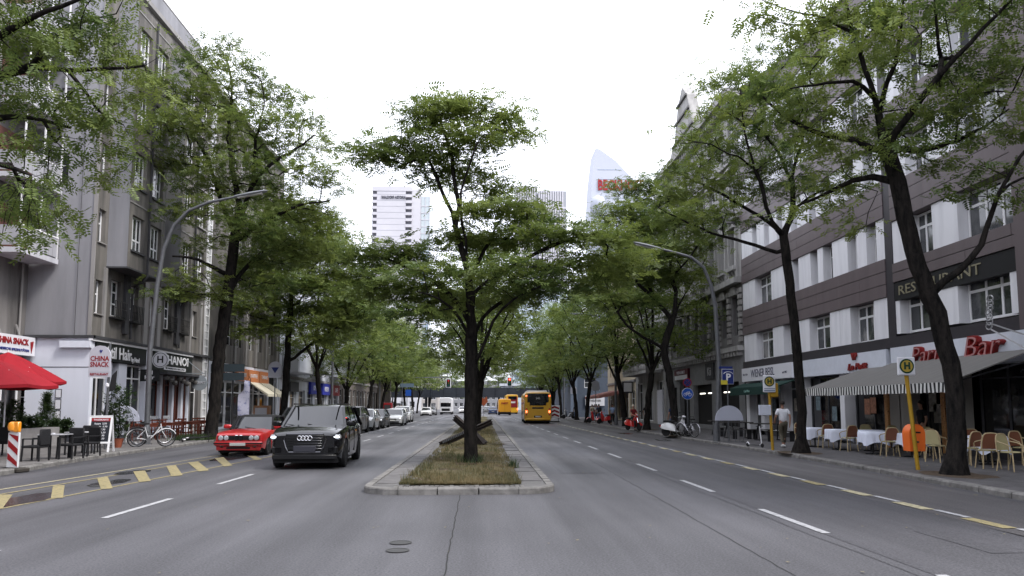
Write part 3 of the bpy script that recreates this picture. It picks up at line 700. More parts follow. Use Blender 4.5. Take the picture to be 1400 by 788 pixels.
box('roof_cornice', M_STRIP, Bk, 'L', XL, 48.52, 65, 22.2, 22.5, -.3, .4)
b = MB(); wallholes(b, 'L', XL, 48.52, 65, 0, 4.6, [(50.6, 61.7, .2, 3.4), (62.1, 64.6, .2, 4.3)], .5); b.build('shop_wall', M_WPL, Bk)
for i in range(7): shopwin(Bk, 50.7 + i * 1.57, 52.15 + i * 1.57, .2, 3.4, cols=1, rows=(.76,), m=M_WFR)
M_ORN = mat('orange_panel', (.55, .2, .08), .6)
for i, mm in enumerate((M_BROWN, M_ORN, M_ORN, M_ORN)):
    b = MB(); fbox(b, 'L', XL, 51.0 + i * 2.75, 53.4 + i * 2.75, 3.5, 4.4, .0, .12); p_ = b.build('shop_sign', mm, Bk)
    lettering(('Cigarren', 'BACKWAREN', 'KAFFEE', 'TABAK')[i], .4, 'L', XL, 52.2 + i * 2.75, 3.95, .125, M_SIGNW, p_, bold=.006, width=1.7)
for i in range(2):
    b = MB(); a = 56.6 + i * 2.9
    b.add([P3('L', XL, a, 3.5, .1), P3('L', XL, a + 2.5, 3.5, .1), P3('L', XL, a + 2.5, 2.6, 1.5), P3('L', XL, a, 2.6, 1.5), P3('L', XL, a, 3.46, .1), P3('L', XL, a + 2.5, 3.46, .1), P3('L', XL, a + 2.5, 2.4, 1.5), P3('L', XL, a, 2.4, 1.5)],
          [(0, 1, 2, 3), (7, 6, 5, 4), (3, 2, 6, 7), (0, 3, 7, 4), (1, 5, 6, 2)]); b.build('awning', mat('cream_canvas', (.6, .56, .45), .8), Bk)
    b = MB(); b.bar(P3('L', XL, a + .05, 2.4, 1.45), P3('L', XL, a + .05, 3.0, .05), .03); b.bar(P3('L', XL, a + 2.45, 2.4, 1.45), P3('L', XL, a + 2.45, 3.0, .05), .03); b.build('awning_arm', M_WHT, Bk)

# ---------- generic street block ----------
def block(name, label, side, c, a0, a1, zt, wallm, winspec, parent_kw={}, gfm=None, floors=5, fh=3.1, gz=4.2, ww=1.2, wh=1.7, pitch=2.4, trim=M_STRIP, depth=14, glass=None, shop=True):
    T = thing(name, P3(side, c, (a0 + a1) / 2, 0, 0), 0, label, 'building')
    b = MB(); fbox(b, side, c, a0, a1, 0, zt, -depth, -.32); b.build('core', M_INT, T)
    n = max(1, int((a1 - a0 - .6) / pitch)); hs = []
    for f in range(floors):
        for i in range(n):
            a = a0 + (a1 - a0) * (i + .5) / n; z = gz + .9 + f * fh
            if z + wh < zt - .3: hs.append((a - ww / 2, a + ww / 2, z, z + wh))
    gs = []
    if shop:
        m_ = max(1, int((a1 - a0) / 3.2))
        for i in range(m_): a = a0 + (a1 - a0) * (i + .5) / m_; gs.append((a - 1.2, a + 1.2, .3, gz - 1.0))
    b = MB(); wallholes(b, side, c, a0, a1, 0, zt, hs + gs, .25); b.build('wall', wallm, T)
    ic = {'L': c - .2, 'R': c + .2, 'F': c + .2, 'B': c - .2}[side]
    for q in hs: window(T, side, ic, (q[0] + q[1]) / 2, q[2], ww, wh, *winspec, glass=glass)
    for q in gs: window(T, side, ic, (q[0] + q[1]) / 2, q[2], 2.4, gz - 1.3, 2, (.75,), .09, glass=M_GLD)
    b = MB(); fbox(b, side, c, a0, a1, gz - .05, gz + .2, .003, .15); fbox(b, side, c, a0, a1, zt, zt + .3, -.5, .35); b.build('cornice', trim, T)
    # gable end walls
    b = MB(); 
    for a in (a0, a1): fbox(b, side, c, a - .04 * (a == a1), a + .04 * (a == a0), 0.01, zt, -depth - .01, -.26)
    b.build('end_wall', wallm, T)
    return T
# white building with curved balconies
M_WB = mat('white_render', (.52, .54, .60), .75, var=.08, scale=1, streak=True)
C = block('white_building', 'white rendered block with box bays and rounded balconies beyond the grey blocks', 'L', XL, 65.1, 92, 19, M_WB, (2, (.7,), .07), ww=1.5, pitch=3.0)
for (a0, a1, z0, z1, d) in ((66, 71.5, 4.6, 7.6, 1.5), (77, 82, 5.0, 6.6, 1.3)):
    b = MB(); fbox(b, 'L', XL, a0, a1, z0, z1, .003, d, .1); b.build('box_bay', M_WB, C)
for z in (5.0, 8.2, 11.4, 14.6):
    b = MB(); pl = [(XL, 86.0)] + [(XL + 2.6 * math.sin(t / 12 * math.pi) ** .6, 89 - 3 * math.cos(t / 12 * math.pi)) for t in range(1, 12)] + [(XL, 92.0)]
    b.prism([p for p in pl], z, z + 1.15, 'xy'); cb = b.build('round_balcony', M_WB, C, smooth=True)
    b = MB(); b.tube([(x, y, z + 1.7) for x, y in pl], .03, 5); 
    for x, y in pl[::1]: b.bar((x, y, z + 1.15), (x, y, z + 1.7), .03)
    b.build('rail', M_GAL, cb)
for i, (a, mm, tx) in enumerate(((78, mat('blue_sign', (.02, .03, .3), .5), 'OPTIK'), (83.5, mat('blue_sign', (0, 0, 0)), 'REISEN'), (89, M_RED, 'CAFE'))):
    b = MB(); fbox(b, 'L', XL, a - 2, a + 2, 2.9, 4.1, .05, .3); q = b.build('shop_sign', mm, C); lettering(tx, .7, 'L', XL, a, 3.5, .305, M_SIGNW, q, bold=.01)
b = MB(); fbox(b, 'L', XL, 68, 71, 3.0, 3.9, .05, .3); b.build('shop_sign', M_DARKT, C)
block('stone_building', 'dark stone block behind the parked cars with an arched entrance and lit lamps', 'L', -19, 96, 150, 17, mat('brown_stone', (.12, .105, .095), .9, var=.3, scale=.6), (2, (.7,), .08), ww=1.5, pitch=3.6, gz=5)
b_arch = thing('arched_portal', (-18.4, 141, 0), 0, 'dark arched portal with three small lit lamps at the far left kerb', 'portal')
b = MB()
pts = [(137, 0), (137, 4.2)] + [(141 - 4 * math.cos(t / 10 * math.pi), 4.2 + 3 * math.sin(t / 10 * math.pi)) for t in range(1, 10)] + [(145, 4.2), (145, 0), (147, 0), (147, 8.6), (135, 8.6), (135, 0)]
b.prism(pts, -18.9, -17.9, 'yz'); b.build('arch', mat('brown_stone', (0, 0, 0)), b_arch)
for a in (137, 141, 145):
    b = MB(); b.lathe([(.05, -.3), (.3, -.2), (.34, 0), (.3, .2), (.05, .3)], (-17.5, a, 8.2), 10); b.build('lamp', mat('lit_lamp', (.9, .7, .4), .5, emis=(1, .75, .45), es=1.2), b_arch, smooth=True)

# ---------- right: purple and white building ----------
XR = 15.5
M_PUR = mat('mauve_panel', (.118, .094, .098), .45, var=.12, scale=1.5, streak=True)
M_PURD = mat('dark_mauve_panel', (.035, .031, .037), .45, var=.12)
M_PIER = mat('white_pier', (.74, .74, .77), .6, c2=(.60, .60, .63), thr=(.25, .55), scale=2.2, streak=True)
M_REV = mat('grey_reveal', (.17, .17, .165), .7, var=.15)
Pb = thing('mauve_building', (XR, 28, 0), 0, 'long modern building banded in mauve panels and white piers with striped awnings at street level', 'building')
box('core', M_REV, Pb, 'R', XR, 6, 43.5, 3.3, 19.0, -12, -.42)
Z = [(4.28, 5.86), (7.35, 8.95), (10.42, 12.0), (13.5, 15.1), (16.6, 18.1)]
def piers(a0, a1, wins, z0, z1, near=False):
    """white piers between the windows; windows sit back in grey reveals"""
    wins = sorted(wins); e = a0
    for (w0, w1) in wins + [(a1, a1)]:
        if w0 - e > .25:
            k = max(1, round((w0 - e) / .95)); 
            for i in range(k):
                s0 = e + (w0 - e) * i / k; s1 = e + (w0 - e) * (i + 1) / k
                box('pier_panel', M_PIER, Pb, 'R', XR, s0 + .012, s1 - .012, z0 + .004, z1 - .004, -.4, .0)
        e = w1
    for (w0, w1) in wins:
        W_ = w1 - w0
        if W_ > 1.4: window(Pb, 'R', XR + .34, (w0 + w1) / 2, z0 + .02, W_ - .02, z1 - z0 - .04, (.36, .66) if W_ < 2.6 else (.33, .67), (.68,), .08, many=True, mull=.09)
        else: window(Pb, 'R', XR + .34, (w0 + w1) / 2, z0 + .02, W_ - .02, z1 - z0 - .04, 1, (.68,), .06, many=True)
wide = [(39.1, 41.5), (36.0, 37.7), (32.5, 34.6), (28.75, 30.65)]
narrow = [(28.35, 29.1), (29.9, 30.65), (32.05, 32.95), (33.5, 34.25), (35.6, 36.3), (37.4, 38.1), (39.2, 39.9), (41.0, 41.7)]
wide_far = [(39.1, 41.5), (35.4, 37.2), (32.0, 34.0), (28.9, 30.6)]
near_w = [(24.8, 26.9), (21.1, 23.5), (16.8, 19.4), (12.4, 15), (8, 10.6)]
near_n = [(24.7, 26.1), (20.8, 23.3), (16.6, 19.6), (12.2, 15), (8, 10.6)]
for k, (z0, z1) in enumerate(Z):
    piers(27.55, 43.5, wide if k == 0 else ([(28.35, 29.1), (29.9, 30.65), (32.05, 32.95), (33.5, 34.25), (35.6, 36.3), (39.1, 41.5)] if k == 1 else (narrow if k == 2 else wide_far)), z0, z1)
    dz = (0, -.3, -.3, -.25, -.2)[k]
    piers(6, 27.2, near_w if k in (0,) else near_n, z0 + (.1 if k == 0 else dz), z1 + dz)
def bandpanels(a0, a1, z0, z1, rows, d=.06, m=M_PUR, plen=2.1):
    n = max(1, round((a1 - a0) / plen)); 
    for r_ in range(rows):
        for i in range(n):
            zz0 = z0 + (z1 - z0) * r_ / rows; zz1 = z0 + (z1 - z0) * (r_ + 1) / rows; s0 = a0 + (a1 - a0) * i / n; s1 = a0 + (a1 - a0) * (i + 1) / n
            box('facade_panel', m, Pb, 'R', XR, s0 + .004, s1 - .004, zz0 + .014, zz1 - .01, -.38, d + rnd.uniform(-.004, .004))
    box('panel_backing', M_BLACK, Pb, 'R', XR, a0 + .01, a1 - .01, z0 + .02, z1 - .02, -.4, d - .03)
zb = [(5.86, 7.35), (8.95, 10.42), (12.0, 13.5), (15.1, 16.6), (18.1, 19.1)]
for k, (z0, z1) in enumerate(zb):
    bandpanels(27.7, 43.5, z0, z1, 3 if k == 0 else 2 if k == 4 else 3)
    dz = (-.3, -.3, -.25, -.2, 0)[k]; dz0 = (0, -.3, -.3, -.25, -.2)[k]
    if k == 0: bandpanels(6, 27.2, 6.32, z1 + dz, 2)
    else: bandpanels(6, 27.2, z0 + dz0, z1 + dz, 3 if k < 4 else 2)
box('building_joint', M_PURD, Pb, 'R', XR, 27.2, 27.7, 3.9, 19.1, -.38, .03)
box('corner_pier', M_PUR, Pb, 'R', XR, 19.75, 20.65, 3.9, 19.1, -.3, .12)
rs_ = box('sign_band', M_BLACK, Pb, 'R', XR, 6, 27.2, 5.62, 6.3, -.3, .02)
lettering('RESTAURANT', .5, 'R', XR, 24.6, 5.96, .03, mat('gold_letter', (.22, .2, .13), .5), rs_, bold=.0, width=4.6)
box('ledge', M_PURD, Pb, 'R', XR, 6, 43.5, 3.88, 4.275, -.38, .1)
box('roof_edge', M_DARKT, Pb, 'R', XR, 5.9, 43.6, 19.1, 19.22, -.6, .14)
box('fascia', mat('white_fascia', (.6, .63, .70), .5, var=.06), Pb, 'R', XR, 27.75, 43.4, 3.08, 3.86, -.35, .16)
box('fascia', mat('white_fascia', (0, 0, 0)), Pb, 'R', XR, 6, 27.4, 2.98, 3.87, -.35, .16)
b = MB(); fbox(b, 'R', XR, 36.2, 43.2, 3.1, 3.86, .165, .3); ws = b.build('shop_sign', M_SIGNW, Pb)
lettering('WIENER BEISL', .62, 'R', XR, 40.0, 3.5, .305, mat('ink', (.03, .03, .07), .5), ws, bold=.0, width=3.4, extrude=.006)
lettering('seit 1985', .16, 'R', XR, 37.0, 3.4, .305, mat('ink', (0, 0, 0)), ws, extrude=.004)
lettering('Bar & Cafe', .16, 'R', XR, 42.6, 3.5, .305, mat('ink', (0, 0, 0)), ws, extrude=.004)
M_NEON = mat('neon_red', (.20, .012, .012), .45)
M_NEONW = mat('neon_tube', (.42, .2, .2), .4)
def neon(txt, size, a, z, width, d=.2):
    n_ = lettering(txt, size, 'R', XR, a, z, d + .02, M_NEON, Pb, extrude=.09, bold=.02, width=width, shear=.25, name='neon_lettering')
    lettering(txt, size * .98, 'R', XR, a, z, d + .13, M_NEONW, n_, extrude=.008, bold=-.018 * size, width=width * .96, shear=.25, name='neon_tube')
neon('Paris', .8, 24.9, 3.45, 1.95); neon('Bar', .95, 22.15, 3.5, 1.75)
lb = Pb
lettering('Le Petit', .36, 'R', XR, 29.9, 3.3, .2, M_NEON, lb, extrude=.03, bold=.014, width=1.6, shear=.3); lettering('VP', .4, 'R', XR, 30.1, 3.72, .2, M_NEON, lb, extrude=.03, bold=.016)
# star-like wire ornament over the bar
b = MB()
for k in range(7): 
    cx, cz = 20.75 + rnd.uniform(-.15, .15), 4.0 + k * .13
    b.tube([P3('R', XR, cx + .13 * math.cos(t), cz + .1 * math.sin(t), .9) for t in [i * 6.283 / 9 for i in range(9)]], .02, 5, closed=True)
b.bar(P3('R', XR, 20.7, 4.05, .9), P3('R', XR, 20.1, 3.6, .15), .04); b.bar(P3('R', XR, 20.75, 3.9, .9), P3('R', XR, 20.0, 3.1, .15), .04)
b.build('wire_ornament', mat('bare_bulb_glass', (.3, .3, .31), .3, .5), Pb)
# ground floor openings
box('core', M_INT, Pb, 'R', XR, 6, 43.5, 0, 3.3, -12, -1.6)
def gcol(a0, a1, m=M_PIER, d0=-.6, d1=-.02): box('shop_pillar', m, Pb, 'R', XR, a0, a1, .12, 3.1, d0, d1)
GM = M_GLD
for (a0, a1, cols) in ((41.2, 42.9, 2), (38.4, 40.7, 2), (36.2, 38.0, 1), (32.1, 35.6, 2), (28.3, 31.3, 2), (24.6, 26.2, 1), (20.7, 23.3, 2), (15.5, 20, 3), (9, 14.5, 3)):
    window(Pb, 'R', XR + .4, (a0 + a1) / 2, .35, a1 - a0, 2.7, cols, (.82,), .07, M_DARKT if a0 < 36 else M_WFR, GM, many=True, depth=.1)
    if a0 > 24: 
        for j in range(2):
            zz = rnd.uniform(.8, 1.6); aa = rnd.uniform(a0 + .3, a1 - .7); box('poster', mat('poster_%d' % (int(a0) % 3), [(.3, .28, .24), (.22, .1, .06), (.12, .16, .18)][int(a0) % 3], .6, var=.5, scale=9), Pb, 'R', XR, aa, aa + .45, zz, zz + .65, -.33, -.325)
for a0, a1 in ((42.9, 43.45), (40.7, 41.2), (38.0, 38.4), (35.6, 36.2)): gcol(a0, a1)
gcol(31.5, 31.9, M_PIER); gcol(27.3, 27.95, mat('beige_pier', (.36, .34, .31), .7)); gcol(26.4, 27.1, mat('beige_pier', (0, 0, 0)), -.3, .04); gcol(23.5, 24.4, mat('beige_pier', (0, 0, 0)), -.3, .04)
for a in (28.15, 24.6): box('fairy_light_post', mat('copper_twigs', (.14, .06, .03), .6, c2=(.6, .3, .12), scale=14, thr=(.55, .65)), Pb, 'R', XR, a - .12, a + .12, .12, 3.0, -.5, .02)
box('stall_riser', M_DARKT, Pb, 'R', XR, 6, 43.4, 0, .34, -.5, -.02)
cs = box('wall_menu', M_BLACK, Pb, 'R', XR, 23.8, 24.05, 1.6, 2.3, .045, .08)
# awnings: striped valance, grey-striped canvas
def awnmat():
    m = mat('striped_valance', (.55, .55, .52), .8); n = m.node_tree; bs = n.nodes['Principled BSDF']
    g = n.nodes.new('ShaderNodeNewGeometry'); sx = n.nodes.new('ShaderNodeSeparateXYZ'); n.links.new(g.outputs['Position'], sx.inputs[0])
    k = n.nodes.new('ShaderNodeMath'); k.operation = 'MULTIPLY'; k.inputs[1].default_value = 1 / .19; n.links.new(sx.outputs['Y'], k.inputs[0])
    fr = n.nodes.new('ShaderNodeMath'); fr.operation = 'FRACT'; n.links.new(k.outputs[0], fr.inputs[0])
    gt = n.nodes.new('ShaderNodeMath'); gt.operation = 'GREATER_THAN'; gt.inputs[1].default_value = .5; n.links.new(fr.outputs[0], gt.inputs[0])
    mm = n.nodes.new('ShaderNodeMix'); mm.data_type = 'RGBA'; mm.inputs[6].default_value = (.02, .02, .022, 1); mm.inputs[7].default_value = (.62, .62, .6, 1)
    n.links.new(gt.outputs[0], mm.inputs[0]); n.links.new(mm.outputs[2], bs.inputs['Base Color']); return m
M_VAL = awnmat(); M_CAN = mat('grey_canvas', (.17, .165, .155), .85, c2=(.12, .115, .11), scale=9, stretch=(.1, 2, .1))
for i, (a0, a1, zt, zf, d) in enumerate(((27.45, 29.4, 3.2, 2.38, 2.6), (20.0, 27.3, 3.3, 2.36, 2.75))):
    b = MB(); b.prism([(XR - .2, zt), (XR - d, zf), (XR - d, zf - .03), (XR - .2, zt - .04)], a0, a1, 'xz'); aw = b.build('awning', M_CAN, Pb)
    b = MB(); n = int((a1 - a0) / .135); rows = []
    for j in range(n + 1):
        yy = a0 + (a1 - a0) * j / n; w_ = .012 * math.sin(j * .9); rows.append([(XR - d - .01 + w_, yy, zf), (XR - d - .012 - w_, yy, zf - .27 - .02 * (j % 2))])
    b.grid(rows); b.build('valance', M_VAL, aw)
    b = MB()
    for a in (a0 + .4, (a0 + a1) / 2, a1 - .4): b.bar((XR - .2, a, zt - .35), (XR - d + .1, a, zf - .08), .04)
    b.build('awning_arm', M_DARKT, aw)
b = MB(); b.prism([(XR - .2, 3.0), (XR - 1.0, 2.72), (XR - 1.0, 2.3), (XR - .96, 2.3), (XR - .96, 2.68), (XR - .2, 2.96)], 36, 43.3, 'xz'); gaw = b.build('awning', mat('dark_green_canvas', (.008, .035, .028), .8), Pb)
lettering('Cafe Wien', .2, 'R', XR, 40.5, 2.5, 1.005, mat('pale_green', (.2, .35, .3), .6), gaw)
b = MB()
for k in range(60):
    t = k * .38; a = 8 + k * .21
    if a < 20.4: b.tube([P3('R', XR, a, 2.75 + .12 * math.sin(t), .22), P3('R', XR, a + .12, 2.85 + .12 * math.cos(t), .22), P3('R', XR, a + .21, 2.75 + .12 * math.sin(t + .38), .22)], .02, 4)
b.build('wrought_scroll', M_BLKM, Pb)
# ---------- ornate grey building ----------
M_ORN1 = mat('ornate_stone', (.40, .39, .38), .85, c2=(.22, .215, .21), scale=1.6, streak=True, bump=.3)
M_ORND = mat('ornate_dark_stone', (.15, .145, .145), .85, var=.25, scale=1.4, streak=True, bump=.3)
M_ORNB = mat('rusticated_block', (.26, .25, .24), .85, var=.25, scale=3)
Ob = thing('ornate_building', (XR, 53, 0), 0, 'old grey stuccoed building with rusticated piers, arched window hood and tall stepped gable', 'building')
box('core', M_INT, Ob, 'R', XR, 43.6, 62.5, 0, 20.6, -12, -.35)
ow_ = []
bays = [44.9, 46.9, 49.0, 51.1, 53.2, 55.3, 57.4, 59.5, 61.4]
for a in bays: ow_.append((a - .5, a + .5, 6.0, 8.4))
up = []
for z in (10.3, 14.0, 17.5):
    for a in bays: up.append((a - .52, a + .52, z, z + 2.2))
b = MB(); wallholes(b, 'R', XR, 43.55, 62.5, 5.2, 9.2, ow_, .3); b.build('mezzanine_wall', M_ORND, Ob)
b = MB(); wallholes(b, 'R', XR, 43.55, 62.5, 9.2, 20.8, up, .3); b.build('wall', M_ORN1, Ob)
for q in ow_: window(Ob, 'R', XR + .22, (q[0] + q[1]) / 2, q[2], 1.0, 2.4, 2, (.7,), .06, m=M_REV)
for q in up: window(Ob, 'R', XR + .22, (q[0] + q[1]) / 2, q[2], 1.04, 2.2, 2, (.68,), .06)
b = MB()
for i, a in enumerate([43.85] + [(p + q) / 2 for p, q in zip(bays, bays[1:])] + [62.2]):
    for j in range(9): fbox(b, 'R', XR, a - .26 + .06 * (j % 2), a + .26 - .06 * (j % 2), 5.55 + j * .37, 5.82 + j * .37, .003, .13 + .02 * (j % 2))
b.build('rustication', M_ORNB, Ob, kind='stuff')
for a in bays:
    b = MB(); b.prism([(a - .62, 8.45), (a + .62, 8.45), (a + .35, 8.95), (a - .35, 8.95)], XR - .18, XR - .003, 'yz'); b.build('keystone', M_ORNB, Ob)
for z0, z1, d in ((5.0, 5.3, .35), (9.1, 9.45, .45), (13.1, 13.3, .3), (16.7, 16.9, .3), (20.7, 21.2, .75)): box('cornice', M_ORN1, Ob, 'R', XR, 43.6, 62.5, z0, z1, -.2, d)
b = MB()
for i in range(34): fbox(b, 'R', XR, 43.8 + i * .55, 44.05 + i * .55, 4.72, 4.99, .003, .3); fbox(b, 'R', XR, 43.8 + i * .55, 44.05 + i * .55, 20.3, 20.69, .003, .5)
b.build('brackets', M_ORN1, Ob, kind='stuff')
for a in bays:
    for z in (12.6, 16.35):
        b = MB()
        if z < 13: b.prism([(a - .75, z), (a + .75, z), (a + .55, z + .2), (a, z + .5), (a - .55, z + .2)], XR - .28, XR - .003, 'yz')
        else: fbox(b, 'R', XR, a - .7, a + .7, z, z + .16, .003, .25)
        b.build('window_hood', M_ORN1, Ob)
    for s in (-1, 1): box('pilaster', M_ORN1, Ob, 'R', XR, a + s * .68 - .09, a + s * .68 + .09, 9.5, 12.55, .003, .14)
for a in bays:
    b = MB(); fbox(b, 'R', XR, a - .7, a + .7, 10.0, 10.25, .003, .3)
    for s in (-.5, 0, .5): b.prism([(XR - .003, 9.6), (XR - .22, 9.98), (XR - .003, 9.98)], a + s - .06, a + s + .06, 'xz')
    b.build('balconette', M_ORN1, Ob)
b = MB(); pts = [(46.0 + 1.6 * math.cos(t / 14 * math.pi), 12.9 + 1.3 * math.sin(t / 14 * math.pi)) for t in range(15)]; pts += [(46.0 + 1.25 * math.cos(t / 14 * math.pi), 12.9 + 1.0 * math.sin(t / 14 * math.pi)) for t in range(14, -1, -1)]
b.prism(pts, XR - .6, XR - .003, 'yz'); b.build('arched_hood', M_ORND, Ob)
b = MB(); b.prism([(50.4, 21.2), (51.0, 22.0), (51.9, 22.2), (53.2, 24.9), (54.5, 26.0), (55.8, 24.9), (57.1, 22.2), (58, 22), (58.6, 21.2)], XR - .35, XR + .4, 'yz'); g_b = b.build('gable', M_ORN1, Ob)
for z, hw in ((21.3, 3.6), (22.1, 2.9), (23.6, 2.0), (24.8, 1.4)): box('gable_moulding', M_ORND, g_b, 'R', XR, 54.5 - hw, 54.5 + hw, z, z + .15, .36, .5)
b = MB(); b.add([(XR + .2, 43.6, 21.2), (XR + .2, 62.5, 21.2), (XR + 5, 62.5, 24.5), (XR + 5, 43.6, 24.5), (XR + 12, 62.5, 24.5), (XR + 12, 43.6, 24.5)], [(0, 1, 2, 3), (3, 2, 4, 5), (0, 3, 5)]); b.build('roof', mat('slate', (.09, .085, .085), .8, var=.2), Ob)
b = MB(); wallholes(b, 'R', XR, 43.55, 62.5, 0, 5.0, [(44.6, 49.0, .4, 3.2), (50.0, 54.4, .4, 3.2), (55.4, 58.2, .12, 3.6), (59.1, 61.6, .12, 3.2)], .5); b.build('shop_wall', mat('grey_shop_front', (.2, .2, .205), .7, var=.12), Ob)
for a0, a1 in ((44.6, 49.0), (50.0, 54.4)): window(Ob, 'R', XR + .4, (a0 + a1) / 2, .4, a1 - a0, 2.8, 3, (.8,), .08, M_REV, M_GLD, many=True)
window(Ob, 'R', XR + .4, 56.8, .12, 2.8, 3.45, 2, (.7,), .1, M_REV, M_GLD)
window(Ob, 'R', XR + .4, 60.35, .12, 2.5, 3.05, 2, (.7,), .1, M_REV, M_GLD)
M_STRIPL = mat('shop_tube_light', (.9, .9, .85), .5, emis=(1, .97, .85), es=1.6)
for a in (45.2, 47.2, 50.6, 52.6): box('strip_light', M_STRIPL, Ob, 'R', XR, a, a + 1.3, 2.55, 2.62, -.38, -.34)
q = box('letter_box_sign', M_DARKT, Ob, 'R', XR, 49.2, 51, 3.5, 4.6, .02, .12); lettering('Kii', .8, 'R', XR, 50.1, 4.0, .125, mat('pale_grey', (.35, .35, .36), .5), q, bold=.01)
b = MB(); fbox(b, 'R', XR, 55.2, 59, 3.7, 4.5, .02, .2); q = b.build('shop_sign', mat('maroon_sign', (.1, .02, .035), .5), Ob); lettering('WEIN & BROT', .34, 'R', XR, 57.1, 4.25, .205, M_SIGNW, q, width=2.4)
box('sign_lower', M_SIGNW, q, 'R', XR, 55.3, 58.9, 3.72, 4.05, .201, .215)
# ---------- ornate corner with balcony and white door ----------
Oc = block('ornate_building', 'narrow stone-fronted building with urn balustrade balcony over a white door', 'R', XR, 62.6, 75, 19.5, M_ORN1, (2, (.7,), .07), ww=1.1, wh=2.1, pitch=2.6, gz=4.9, fh=3.5, floors=4, trim=M_ORN1)
b = MB(); fbox(b, 'R', XR, 63.5, 74, 4.55, 4.8, .16, 1.5); bl = b.build('balcony', M_ORN1, Oc)
b = MB(); fbox(b, 'R', XR, 63.5, 74, 5.6, 5.75, 1.3, 1.5)
for i in range(26): p = P3('R', XR, 63.8 + i * .4, 4.8, 1.4); b.lathe([(.06, 0), (.13, .2), (.13, .35), (.05, .6), (.09, .8)], p, 6)
for a in (63.6, 67, 70.5, 73.9): fbox(b, 'R', XR, a - .2, a + .2, 4.8, 5.85, 1.25, 1.55)
b.build('balustrade', M_ORN1, bl)
dr = box('door', mat('white_door', (.6, .6, .66), .5), Oc, 'R', XR, 63.4, 65.4, .12, 3.1, .02, .1); 
for i in range(10): box('shutter_slat', mat('white_door', (0, 0, 0)), dr, 'R', XR, 63.45, 65.35, .3 + i * .27, .53 + i * .27, .105, .13)
b = MB()
for i in range(14): fbox(b, 'R', XR, 66.4 if i % 2 else 66.5, 67.0 if i % 2 else 66.9, 5.9 + i * .3, 6.15 + i * .3, .003, .14); fbox(b, 'R', XR, 69.6, 70.1, 5.9 + i * .3, 6.15 + i * .3, .003, .14)
b.build('rustication', M_ORNB, Oc, kind='stuff')
Cb = block('cream_building', 'cream plaster corner building with narrow windows and cafe terrace', 'R', XR, 75.1, 92, 17.5, mat('cream_plaster', (.5, .43, .32), .85, var=.1, scale=1, streak=True), (1, (.6,), .07), ww=.8, wh=1.9, pitch=3.4, trim=M_STRIP)
b = MB(); b.prism([(XR, 3.5), (XR - 3, 2.8), (XR - 3, 2.5), (XR, 3.1)], 80, 91, 'xz'); b.build('awning', mat('faded_red_canvas', (.28, .12, .1), .8), Cb)
b = MB(); fbox(b, 'R', XR, 76.0, 76.3, 3.0, 4.2, .1, 1.2); q = b.build('projecting_sign', M_DARKT, Cb); b = MB(); fbox(b, 'R', XR, 75.97, 75.995, 3.15, 4.05, .25, 1.05); b.build('sign_face', M_SIGNW, q)
Bb = thing('blue_grey_building', (14, 112, 0), 0, 'slate blue modern building with small square windows behind the bus', 'building')
M_SB = mat('slate_blue_render', (.085, .105, .14), .7, var=.08)
b = MB(); wallholes(b, 'F', 104, 13.2, 34, 0, 12, [(14.2 + 3.4 * i, 15.9 + 3.4 * i, z, z + 1.5) for i in range(5) for z in (4.2, 8)], .25); b.build('wall', M_SB, Bb)
for i in range(5):
    for z in (4.2, 8): window(Bb, 'F', 104.2, 15.05 + 3.4 * i, z, 1.7, 1.5, 2, (.5,), .1)
b = MB(); b.box(13.2, 34, 104.3, 150, 0, 11.98); b.build('core', M_SB, Bb)
b = MB(); b.box(14.3, 17, 103.8, 103.99, 1.7, 3.1); q = b.build('sign_panel', M_SIGNW, Bb); lettering('THEATER', .4, 'F', 103.8, 15.65, 2.4, .01, M_SIGNB, q)
b = MB(); b.box(12.2, 13.1, 103, 103.8, 0, 9.5); b.build('blue_column', mat('pale_blue_panel', (.16, .2, .27), .6), Bb)

# ---------- far city ----------
M_FAR = mat('far_white_concrete', (.5, .49, .52), .8, var=.06, scale=.08)
M_FARG = mat('far_glass', (.13, .2, .26), .2, c2=(.3, .36, .4), scale=.06)
T1 = thing('hotel_tower', (-47, 425, 0), 0, 'tall pale stone hotel tower with stacked corner loggias left of the median tree', 'tower')
b = MB(); b.box(-61, -44.6, 420, 450, 0, 126.6); b.build('shaft', M_FAR, T1)
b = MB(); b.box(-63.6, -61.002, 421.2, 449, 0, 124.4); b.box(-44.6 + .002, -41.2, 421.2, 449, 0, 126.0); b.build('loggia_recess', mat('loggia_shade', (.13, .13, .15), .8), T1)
for i in range(36):
    z = 126.0 - 3.5 * i
    if z < 2: break
    b = MB(); b.box(-63.8, -61.0, 419.8, 421.4, z - 3.5 - 1.6, z - 3.5); b.box(-44.6, -41.0, 419.8, 421.4, z - 3.5 - 1.6, z - 3.5); b.build('loggia_parapet', M_FAR, T1)
    b = MB(); b.box(-61, -44.6, 419.93, 419.995, z - 3.5 - .12, z - 3.5 + .12); b.build('floor_joint', mat('joint_grey', (.38, .38, .41), .8), T1)
b = MB(); b.box(-63.8, -41.0, 419.8, 450, 124.4, 127); b.build('crown', M_FAR, T1)
b = MB(); b.box(-41.198, -36.2, 421, 449, 0, 126); b.build('slab_end', M_FAR, T1)
b = MB(); b.box(-36.19, -30.9, 422, 449, 90, 122); b.build('upper_screen', mat('pale_curtain_wall', (.45, .5, .52), .3), T1)
b = MB(); b.box(-36.19, -30.9, 422, 449, 0, 89.9); b.build('glass_wall', M_FARG, T1)
b = MB()
for i in range(30): b.box(-36.2, -30.8, 421.8, 421.99, 4 * i, 4 * i + .5)
for x in (-36.1, -33.6, -31.1): b.box(x, x + .3, 421.7, 421.79, 0, 122)
b.build('mullions', M_FAR, T1, kind='stuff')
